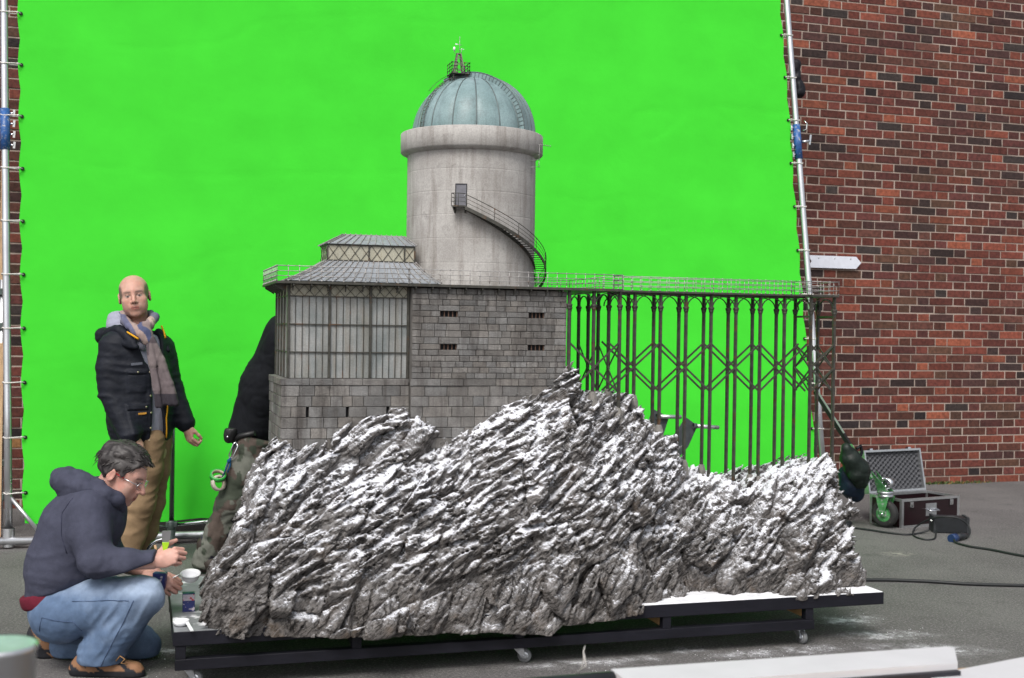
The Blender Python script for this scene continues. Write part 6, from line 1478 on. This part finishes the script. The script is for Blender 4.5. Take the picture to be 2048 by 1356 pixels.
m_ = MB(); m_.tube([(sx_, sy_, zc_-.04), (sx_+.006, sy_, zc_-.145)], .012, 10); m_.tube([(sx_+.006, sy_, zc_-.145), (sx_+.006, sy_, 0.0)], .016, 10); m_.build('foot', GCAST, ps)
e = at(470, 1038, 8.2); m_ = MB(); m_.tube([(sx_+.03, sy_, zc_+.004), (e.x, 8.2, e.z)], .0115, 12); m_.build('side_bar', CHR, ps)
e = at(285, 1046, 8.33); m_ = MB(); m_.tube([(sx_-.02, sy_+.01, zc_-.02), (e.x, 8.37, e.z)], .008, 8); m_.build('back_bar', STEEL, ps)
# black padded bag tied behind the right upright
bg_ = thing('black_bag', 'black padded bag tied behind the right upright of the frame', 'bag', tuple(at(1594, 190, 8.93)[:]))
c = at(1598, 158, 8.93); NYL = fabric('black_nylon', (.012, .0125, .016), var=.3, vs=25, bump=.003, bs=30, rough=.5)
V, Q = grid_mesh(lambda P: chain(P, [(np.array([c.x-.03, c.y, c.z+.12]), .040), (np.array([c.x-.03, c.y, c.z]), .036), (np.array([c.x, c.y, c.z-.10]), .058)], .02)-.008*vnoise(P*30, 4)-.003*vnoise(P*70, 5), np.array(c[:])-.22, np.array(c[:])+.22, .011); mesh_obj('padding', V, Q.tolist(), NYL, bg_, smooth=True, fixn=False)
# wheeled outrigger on the right
GRN = mat('green_painted_steel', (.06, .24, .075), .45, var=.25, vs=25, col2=(.30, .34, .31), c2=(.52, .62), s2=30); RUB = mat('black_tyre', (.018, .018, .018), .75, var=.3, vs=20, bump=.002, bs=60, col2=(.12, .10, .07), c2=(.60, .7), s2=14)
wc = gnd(1774, 1056); og = thing('wheeled_outrigger', 'green castor wheel bracket with long strut bracing the screen frame', 'brace', (wc.x, wc.y, 0))
S0 = at(1631, 783, 8.42); S1 = at(1742, 958, 8.0); BLKP = mat('black_paint_steel', (.012, .012, .013), .3, .3, var=.1)
m_ = MB(); m_.bar(S0, S0+(S1-S0)*.62, .034, .030); m_.build('strut', BLKP, og)
m_ = MB(); m_.bar(S0+(S1-S0)*.62, S1, .032, .030); m_.build('strut_lower', GRN, og)
m_ = MB(); off = Vector((.0, -.019, .012)); m_.bar(S0+off, S0+(S1-S0)*.5+off, .006, .012); m_.build('edge_strip', ALU, og)
wr_ = .105; wz = wr_; axl = Vector((.89, .45, 0)).normalized(); fwdw = Vector((-axl.y, axl.x, 0))
C0 = Vector((wc.x, wc.y+.03, wz))
m_ = MB(); m_.lathe([(.060, -.028), (.082, -.032), (.099, -.024), (.105, -.008), (.105, .008), (.099, .024), (.082, .032), (.060, .028)], C0, 36, axis=axl); wh = m_.build('tyre', RUB, og)
m_ = MB(); m_.lathe([(0, -.020), (.022, -.026), (.030, -.018), (.050, -.016), (.060, -.026), (.062, 0), (.060, .026), (.050, .016), (.030, .018), (.022, .026), (0, .020)], C0, 28, axis=axl); m_.build('rim', GRN, wh)
for sgn in (-1, 1):
    o_ = axl*(sgn*.042); t_ = axl*(sgn*.047)
    P8 = []
    for dd in (o_, t_): P8 += [C0+dd+fwdw*-.014+Vector((0, 0, -.016)), C0+dd+fwdw*.014+Vector((0, 0, -.016)), C0+dd+fwdw*.055+Vector((0, 0, .135)), C0+dd+fwdw*-.055+Vector((0, 0, .135))]
    m_ = MB(); m_.add([p[:] for p in P8], [(0, 1, 2, 3), (7, 6, 5, 4), (0, 4, 5, 1), (1, 5, 6, 2), (2, 6, 7, 3), (3, 7, 4, 0)]); m_.build('fork_plate', GRN, og)
m_ = MB(); m_.lathe([(0, -.054), (.010, -.053), (.010, .053), (0, .054)], C0, 10, axis=axl); m_.build('axle', CHR, og)
m_ = MB(); m_.lathe([(.052, .125), (.060, .130), (.060, .142), (.050, .145), (.050, .152), (.062, .155), (.062, .168), (.0, .170)], C0, 26); m_.build('swivel', ZINC, og)
B0 = C0+Vector((0, 0, .17)); m_ = MB()
hp = S1-B0
for sgn in (-1, 1):
    dd = axl*(sgn*.030); t2 = axl*(sgn*.036)
    P8 = []
    for d_ in (dd, t2): P8 += [B0+d_+fwdw*-.05, B0+d_+fwdw*.045, B0+d_+Vector((-.03, .0, .10))+fwdw*.05, B0+d_+Vector((-.09, .02, .15))+fwdw*.0]
    m_ = MB(); m_.add([p[:] for p in P8], [(0, 1, 2, 3), (7, 6, 5, 4), (0, 4, 5, 1), (1, 5, 6, 2), (2, 6, 7, 3), (3, 7, 4, 0)]); m_.build('hinge_plate', GRN, og)
for k, (a_, z_) in enumerate(((-.02, .04), (.02, .06), (-.035, .10))): m_ = MB(); pp = B0+fwdw*a_+Vector((-.02*k, 0, z_)); m_.lathe([(0, -.045), (.009, -.043), (.009, .043), (0, .045)], pp, 8, axis=axl); m_.build('bolt', CHR, og)
m_ = MB(); m_.lathe([(.03, -.026), (.042, -.022), (.042, .022), (.03, .026)], B0+Vector((.01, -.02, .06)), 20, axis=axl); m_.build('ratchet', ZINC, og)
# sandbags hung over the strut
NAVY = fabric('navy_nylon', (.010, .018, .035), var=.25, vs=25, bump=.003, bs=30, rough=.5); DGR = fabric('green_black_nylon', (.012, .018, .015), var=.3, vs=22, bump=.003, bs=30, rough=.45)
for nm, lab, mtl, pts, wy in (('sandbag', 'black green sandbag draped over the strut by the green wheel', DGR, [(1690, 896, .035), (1700, 916, .062), (1714, 940, .080), (1722, 962, .062)], 7.93), ('sandbag', 'navy blue sandbag hanging low between rock and green wheel', NAVY, [(1694, 950, .070), (1704, 972, .080), (1716, 990, .05)], 8.02)):
    P_ = [(np.array(at(x, y, wy)[:]), r) for x, y, r in pts]; lo = np.min([p for p, r in P_], 0)-.18; hi = np.max([p for p, r in P_], 0)+.18
    t_ = thing(nm, lab, 'sandbag', (P_[-1][0][0], wy, lo[2]+.1)); V, Q = grid_mesh(lambda P: chain(P, P_, .05)-.010*vnoise(P*16, 7)-folds(P, .008, (14, 14, 12), 230), lo, hi, .012); mesh_obj('bag', V, Q.tolist(), mtl, t_, smooth=True, fixn=False)
    m_ = MB(); a_ = P_[0][0]; m_.tube([tuple(a_+np.array([.06, -.06, .0])), tuple(a_+np.array([.10, -.05, .02])), tuple(a_+np.array([.12, -.04, -.03])), tuple(a_+np.array([.09, -.05, -.08]))], .012, 6); m_.build('strap', NYL, t_)
# grey plate brackets with silver spigots behind the trestle
gp = thing('bracket_stand', 'grey steel plate brackets with silver spigots standing behind the trestle', 'stand', (at(1340, 900, 8.0).x, 8.0, 0))
PLT = mat('dark_grey_plate', (.07, .08, .085), .5, .4, var=.25, vs=20, bump=.001)
for (pts, Y0, tub) in (([(1306, 818), (1337, 834), (1325, 872), (1296, 880), (1290, 862)], 8.05, ((1316, 833), (1362, 834))), ([(1372, 835), (1394, 851), (1375, 894), (1352, 920), (1344, 876)], 7.95, ((1390, 852), (1437, 855)))):
    W_ = [at(x, y, Y0) for x, y in pts]; m_ = MB(); m_.prism([(p.x, p.z) for p in W_], Y0-.01, Y0+.01); o_ = m_.build('plate', PLT, gp)
    a_, b_ = at(*tub[0], Y0-.03), at(*tub[1], Y0-.03); m_ = MB(); m_.tube([a_, b_], .0155, 14); m_.build('spigot', ALU, gp)
    m_ = MB(); m_.lathe([(.02, -.012), (.022, 0), (.02, .012)], a_, 12, axis=(1, 0, 0)); m_.build('collar', PLT, gp)
xx = at(1335, 890, 8.0).x; m_ = MB(); m_.tube([(xx, 8.0, 0), (xx, 8.0, at(1340, 870, 8.0).z)], .02, 10); m_.tube([(at(1300, 860, 8.05).x, 8.0, at(1300, 868, 8.05).z), (at(1365, 880, 7.95).x, 8.0, at(1360, 885, 7.95).z)], .016, 8); m_.build('post', PLT, gp)
for a_ in (0, 2.1, 4.2): m_ = MB(); m_.tube([(xx, 8.0, .35), (xx+.35*math.cos(a_), 8.0+.35*math.sin(a_), .02)], .013, 8); m_.build('leg', PLT, gp)

# ------------------------------------------------------------------ open flight case
cA = gnd(1803, 1057); yw = math.radians(11); fd = Vector((math.cos(yw), math.sin(yw), 0)); dd_ = Vector((-math.sin(yw), math.cos(yw), 0)); CL, CD, CHh = .61, .33, .205
fc = thing('flight_case', 'open maroon flight case with silver edges and foam lined lid', 'case', (cA.x, cA.y, 0))
MAR = mat('maroon_laminate', (.014, .005, .007), .3, var=.15, vs=20); EDG = mat('aluminium_edging', (.55, .56, .57), .35, .85, var=.12, vs=40); FOAM = mat('grey_foam', (.075, .077, .085), .95, var=.15, vs=60); LINER = mat('grey_lining', (.12, .125, .14), .9, var=.15)
def cp(a, b, z): return (cA+fd*a+dd_*b+Vector((0, 0, z)))
def cbox(mb, a0, a1, b0, b1, z0, z1): mb.hexa([cp(a0, b0, z0)[:], cp(a1, b0, z0)[:], cp(a1, b1, z0)[:], cp(a0, b1, z0)[:], cp(a0, b0, z1)[:], cp(a1, b0, z1)[:], cp(a1, b1, z1)[:], cp(a0, b1, z1)[:]])
t = .008
for nm, a in (('front_panel', (.004, CL-.004, .003, .003+t, .01, CHh-.004)), ('back_panel', (.004, CL-.004, CD-.003-t, CD-.003, .01, CHh-.004)), ('side_panel', (.003, .003+t, .012, CD-.012, .01, CHh-.004)), ('side_panel', (CL-.003-t, CL-.003, .012, CD-.012, .01, CHh-.004)), ('bottom_panel', (.01, CL-.01, .012, CD-.012, .006, .014))):
    m_ = MB(); cbox(m_, *a); m_.build(nm, MAR, fc)
m_ = MB(); cbox(m_, .013, CL-.013, .013, CD-.013, .05, .06); m_.build('lining', LINER, fc)
for a, b in ((0, 0), (CL-.022, 0), (0, CD-.022), (CL-.022, CD-.022)): m_ = MB(); cbox(m_, a, a+.022, b, b+.022, .0, CHh-.006); m_.build('corner_edging', EDG, fc)
for a in ((0.0225, CL-.0225, 0, .02, .0, .018), (.0225, CL-.0225, CD-.02, CD, .0, .018)): m_ = MB(); cbox(m_, *a); m_.build('bottom_edging', EDG, fc)
for a in ((-.001, CL+.001, -.001, .016, CHh-.0055, CHh+.014), (-.001, CL+.001, CD-.016, CD+.001, CHh-.0055, CHh+.014), (-.001, .016, .0165, CD-.0165, CHh-.0055, CHh+.014), (CL-.016, CL+.001, .0165, CD-.0165, CHh-.0055, CHh+.014)): m_ = MB(); cbox(m_, *a); m_.build('rim_edging', EDG, fc)
for a in (.095, CL-.095):
    m_ = MB(); cbox(m_, a-.018, a+.018, -.010, .003, CHh-.052, CHh-.008); cbox(m_, a-.012, a+.012, -.016, -.0102, CHh-.045, CHh-.018); m_.build('latch', CHR, fc)
m_ = MB(); cbox(m_, CL/2-.055, CL/2+.055, -.004, .003, CHh-.125, CHh-.03); hd = m_.build('handle_plate', ZINC, fc)
m_ = MB(); m_.tube([cp(CL/2-.045, -.006, CHh-.075), cp(CL/2-.045, -.04, CHh-.082), cp(CL/2+.045, -.04, CHh-.082), cp(CL/2+.045, -.006, CHh-.075)], .006, 8); m_.build('handle', CHR, hd)
# lid stands up from the back rim, leaning back
LH = .335; la = math.radians(12); lu = (Vector((0, 0, 1))*math.cos(la)+dd_*math.sin(la)); ln_ = (dd_*math.cos(la)-Vector((0, 0, 1))*math.sin(la)); L0 = cp(0, CD+.004, CHh+.016)
def lp_(a, u, n): return L0+fd*a+lu*u+ln_*n
def lbox(mb, a0, a1, u0, u1, n0, n1): mb.hexa([lp_(a0, u0, n0)[:], lp_(a1, u0, n0)[:], lp_(a1, u0, n1)[:], lp_(a0, u0, n1)[:], lp_(a0, u1, n0)[:], lp_(a1, u1, n0)[:], lp_(a1, u1, n1)[:], lp_(a0, u1, n1)[:]])
m_ = MB(); lbox(m_, .004, CL-.004, .004, LH-.004, .06, .068); lid = m_.build('lid', MAR, fc)
for a in ((0, .016, 0, LH, 0, .072), (CL-.016, CL, 0, LH, 0, .072), (.0163, CL-.0163, LH-.016, LH, 0, .072), (.0163, CL-.0163, 0, .016, 0, .072)): m_ = MB(); lbox(m_, *a); m_.build('lid_edging', EDG, lid)
vs = []; fs = []; na_, nu_ = 96, 64
for i in range(na_+1):
    for j in range(nu_+1):
        a, u = .0165+(CL-.033)*i/na_, .0165+(LH-.033)*j/nu_; hgt = .013*math.sin(2*math.pi*11*i/na_)*math.sin(2*math.pi*7.5*j/nu_); vs.append(lp_(a, u, .030-hgt)[:])
for i in range(na_):
    for j in range(nu_): fs.append((i*(nu_+1)+j, (i+1)*(nu_+1)+j, (i+1)*(nu_+1)+j+1, i*(nu_+1)+j+1))
m_ = MB(); m_.add(vs, fs, True); m_.build('egg_crate_foam', FOAM, lid, fixn=False)
for a in (.10, CL-.10): m_ = MB(); lbox(m_, a-.015, a+.015, LH+.0005, LH+.014, .02, .05); m_.build('lid_catch', CHR, lid)

# ------------------------------------------------------------------ power box and cables
pb0 = gnd(1868, 1066); BOXM = mat('black_box_plastic', (.014, .016, .019), .4, var=.2, vs=20); yb = math.radians(-24); f2 = Vector((math.cos(yb), math.sin(yb), 0)); d2 = Vector((-math.sin(yb), math.cos(yb), 0))
pb = thing('power_box', 'black power supply box on the ground before the flight case', 'power supply', (pb0.x, pb0.y, 0))
def bp2(a, b, z): return pb0+f2*a+d2*b+Vector((0, 0, z))
def bbox2(mb, a0, a1, b0, b1, z0, z1): mb.hexa([bp2(a0, b0, z0)[:], bp2(a1, b0, z0)[:], bp2(a1, b1, z0)[:], bp2(a0, b1, z0)[:], bp2(a0, b0, z1)[:], bp2(a1, b0, z1)[:], bp2(a1, b1, z1)[:], bp2(a0, b1, z1)[:]])
m_ = MB(); bbox2(m_, 0, .245, 0, .15, .006, .115); bo_ = m_.build('body', BOXM, pb)
for a in (.0, .235): m_ = MB(); bbox2(m_, a-.004, a+.014, -.006, .156, .0, .122); m_.build('end_bumper', mat('rubber_bumper', (.02, .022, .026), .7), pb)
m_ = MB()
for k in range(3): m_.lathe([(0, -.006), (.008, -.005), (.008, 0)], bp2(-.006, .05+.03*k, .08), 8, axis=tuple(f2))
m_.build('sockets', CHR, pb, kind='stuff')
CAB = mat('black_rubber_cable', (.012, .014, .015), .55, var=.2, vs=30)
def smooth_path(pts, n=8):
    out = []; P_ = [pts[0]]+pts+[pts[-1]]
    for i in range(1, len(P_)-2):
        for k in range(n):
            t = k/n; a, b, c, d = P_[i-1], P_[i], P_[i+1], P_[i+2]
            out.append(.5*((2*b)+(c-a)*t+(2*a-5*b+4*c-d)*t*t+(3*b-a-3*c+d)*t**3))
    out.append(P_[-2]); return out
def cable(name, label, pix, r, z=None):
    pts = []
    for p in pix: w_ = gnd(p[0], p[1], p[2] if len(p) > 2 else r); pts.append(w_)
    m_ = MB(); m_.tube(smooth_path(pts), r, 8); o = m_.build(name, CAB, base=(pts[0].x, pts[0].y, 0)); tag(o, label, 'cable'); return o
cable('power_cable', 'black cable running from the green wheel to the power box', [(1690, 1050), (1705, 1055), (1740, 1060), (1780, 1066), (1815, 1069), (1840, 1066), (1858, 1060, .03)], .0075)
cable('power_cable', 'looped black cable standing up over the power box', [(1872, 1062, .02), (1869, 1077), (1850, 1079), (1830, 1073), (1826, 1064), (1834, 1052, .03), (1856, 1040, .09), (1884, 1034, .13), (1915, 1036, .13), (1936, 1050, .08), (1940, 1066, .03), (1932, 1076)], .0065)
cable('power_cable', 'thick black cable leaving the plug towards the right picture edge', [(1908, 1080, .02), (1914, 1086), (1940, 1093), (1980, 1099), (2020, 1107), (2060, 1114), (2120, 1122)], .0085)
cable('power_cable', 'black cable lying straight across the tarmac beyond the platform end', [(1640, 1152), (1700, 1159), (1780, 1160), (1860, 1163), (1940, 1168), (2050, 1171), (2130, 1172)], .010)
pa, pb_ = gnd(1904, 1077, .025), gnd(1934, 1070, .03); pg = thing('cable_plug', 'black and blue cable plug lying before the power box', 'plug', (pa.x, pa.y, 0))
m_ = MB(); m_.tube([pa+(pb_-pa)*.25, pa+(pb_-pa)*.7, pb_], [.028, .024, .012], 12); m_.build('plug_body', BOXM, pg)
m_ = MB(); m_.tube([pa-(pb_-pa)*.05, pa+(pb_-pa)*.25], .031, 12); m_.build('plug_ring', mat('blue_plastic', (.012, .035, .11), .4), pg)
pa = gnd(1697, 1049, .02); pg = thing('cable_end', 'small black cable connector on the ground behind the rock', 'plug', (pa.x, pa.y, 0)); m_ = MB(); m_.tube([pa+Vector((-.09, -.03, 0)), pa, pa+Vector((.03, .01, .01))], [.014, .022, .012], 10); m_.box(pa.x-.02, pa.x+.012, pa.y-.02, pa.y+.02, .0, .05, .004); m_.build('connector', BOXM, pg)

# ------------------------------------------------------------------ near foreground: boards on a bench, tin on a post, wire on the ground
FZ = .86
FO = mat('white_foam_board', (.56, .555, .575), .6, var=.05, vs=8, bump=.001, bs=40); BE = mat('black_board_edge', (.012, .012, .018), .6, var=.3, vs=40)
def board(label, pA, pB, w, th, z):
    a = gnd(*pA, z); b = gnd(*pB, z); d = (b-a).normalized(); s = Vector((d.y, -d.x, 0))
    t_ = thing('foam_board', label, 'board', (a.x, a.y, z-th))
    vs = [a, b, b+s*w+d*.004, a+s*w]; n = 14; top = MB()
    prof = [a+(b-a)*0, a+(b-a)*.985, b+s*.010-d*.0, b+s*w-d*.062, a+s*w]
    top.add([(p.x, p.y, z) for p in prof]+[(p.x, p.y, z-th*.8) for p in prof], [(0, 1, 2, 3, 4), (9, 8, 7, 6, 5)]+[(i, 5+i, 5+(i+1) % 5, (i+1) % 5) for i in range(5)]); top.build('board_top', FO, t_)
    e_ = MB(); off = s*.002; q4 = [a-d*.002+s*(w+.0005), b+s*(w+.0005)-d*.064, b+s*(w+.012)-d*.064, a+s*(w+.012)]; e_.add([(p.x, p.y, z-.012) for p in q4]+[(p.x, p.y, z-th) for p in q4], [(0, 1, 2, 3), (7, 6, 5, 4)]+[(i, 4+i, 4+(i+1) % 4, (i+1) % 4) for i in range(4)]); e_.build('dark_edge', BE, t_)
    return a, b, s
a1, b1, s1 = board('white foam board with dark edge, longest in the near right foreground', (1222, 1338), (1902, 1292), .105, .035, FZ)
a2, b2, s2_ = board('second white foam board cut off by the lower right corner', (1850, 1352), (2160, 1292), .12, .035, FZ-.02)
a3 = gnd(985, 1353, FZ); b3 = gnd(1228, 1334, FZ); rl = thing('black_tube', 'black tube end lying left of the long white foam board', 'tube', (a3.x, a3.y, FZ-.03))
m_ = MB(); dn = Vector((0, 0, -.022)); yy = Vector((.008, -.022, 0)); m_.tube([a3+dn+yy, b3+dn+yy], .021, 14); m_.build('tube', mat('black_card_tube', (.010, .011, .014), .45, var=.2), rl)
m_ = MB(); m_.tube([a3+dn+yy-(b3-a3)*.08, a3+dn+yy], .0205, 14); m_.build('tube_end', FO, rl)
bt = MB(); bz_ = FZ-.078; cx_, cy_ = 1.2, 1.8
bench = thing('work_bench', 'low bench below the picture edge carrying the foam boards', 'bench', (1.0, 1.9, 0)); TIM = RAWW
xs_ = [a3.x-.05, b2.x+.05]; ys_ = [min(a3.y, b2.y)-.35, max(a1.y, b1.y)+.0]
for nm, bx_ in (('bench_top', (.50, 1.95, 1.25, 1.945, FZ-.075, FZ-.037)),): m_ = MB(); m_.box(*bx_, .003); m_.build(nm, TIM, bench)
for x in (.55, 1.86):
    for y in (1.29, 1.86): m_ = MB(); m_.box(x, x+.045, y, y+.045, 0, FZ-.0755, .002); m_.build('leg', TIM, bench)
m_ = MB(); m_.tube([gnd(1150, 1352, FZ-.02), gnd(1162, 1338, FZ+.0), gnd(1168, 1318, FZ+.018), gnd(1167, 1302, FZ+.03), gnd(1170, 1292, FZ+.035)], .0011, 5); m_.tube([gnd(1160, 1340, FZ), gnd(1172, 1332, FZ+.01), gnd(1169, 1308, FZ+.025)], .0009, 5)
o = m_.build('wire_twist', mat('pale_wire', (.5, .48, .45), .5), base=(a3.x, a3.y, FZ)); tag(o, 'thin pale wire sticking up from the black tube', 'wire')
tz_ = 1.115; tp_ = gnd(-6, 1291, tz_); tn = thing('round_tin', 'round metal tin with pale green lid, blurred in the lower left corner', 'tin', (tp_.x, tp_.y, tz_-.05))
m_ = MB(); m_.lathe([(.034, -.048), (.0385, -.045), (.0385, -.006), (.041, -.004), (.041, .001), (.0385, .002)], tp_, 40); m_.build('body', ALU, tn)
m_ = MB(); m_.lathe([(0, -.0005), (.02, .0), (.030, .0015), (.0383, .0012)], tp_, 40); m_.build('lid', mat('pale_green_lid', (.30, .46, .38), .3, var=.15, vs=60), tn)
tpost = thing('instrument_post', 'slim grey post below the picture edge carrying the tin', 'post', (tp_.x, tp_.y, 0))
m_ = MB(); m_.tube([(tp_.x, tp_.y, .02), (tp_.x, tp_.y, tz_-.055)], .013, 12); m_.build('post', ALU, tpost); m_ = MB(); m_.lathe([(0, tz_-.055), (.03, tz_-.055), (.03, tz_-.0485), (0, tz_-.0485)], (tp_.x, tp_.y, 0), 20); m_.build('plate', ALU, tpost); m_ = MB(); m_.lathe([(0, 0), (.15, 0), (.15, .012), (.02, .02), (0, .02)], (tp_.x, tp_.y, 0), 28); m_.build('foot', ALU, tpost)
# crumbs of snow fallen on the platform and the ground
cr = MB(); rc = random.Random(8)
for k in range(620):
    if k < 260: x, y, z = rc.uniform(2.15, 3.37), rc.uniform(4.99, 5.22), PZ
    else:
        px, py = rc.choice([(1500, 1308), (1770, 1268), (1180, 1325), (1620, 1290), (1700, 1240), (400, 1300), (1390, 1300), (345, 1315)]); w_ = gnd(px+rc.gauss(0, 55), py+rc.gauss(0, 14)); x, y, z = w_.x, w_.y, 0
        if y > 5.0 and PX0-.02 < x < PX1: continue
    r = rc.uniform(.0008, .0026)*(1 if rc.random() < .95 else 2); a = rc.uniform(0, 6.28); v = []
    for i in range(5): t_ = a+i*1.2566; rr = r*rc.uniform(.7, 1.3); v.append((x+rr*math.cos(t_), y+rr*math.sin(t_), z))
    v.append((x, y, z+r*.9)); cr.add(v, [(i, (i+1) % 5, 5) for i in range(5)])
o = cr.build('snow_crumbs', mat('snow_powder', (.85, .86, .89), .8, var=.05), base=(1.7, 5, 0), kind='stuff', fixn=False); tag(o, 'white artificial snow crumbs scattered on platform and tarmac', 'snow')
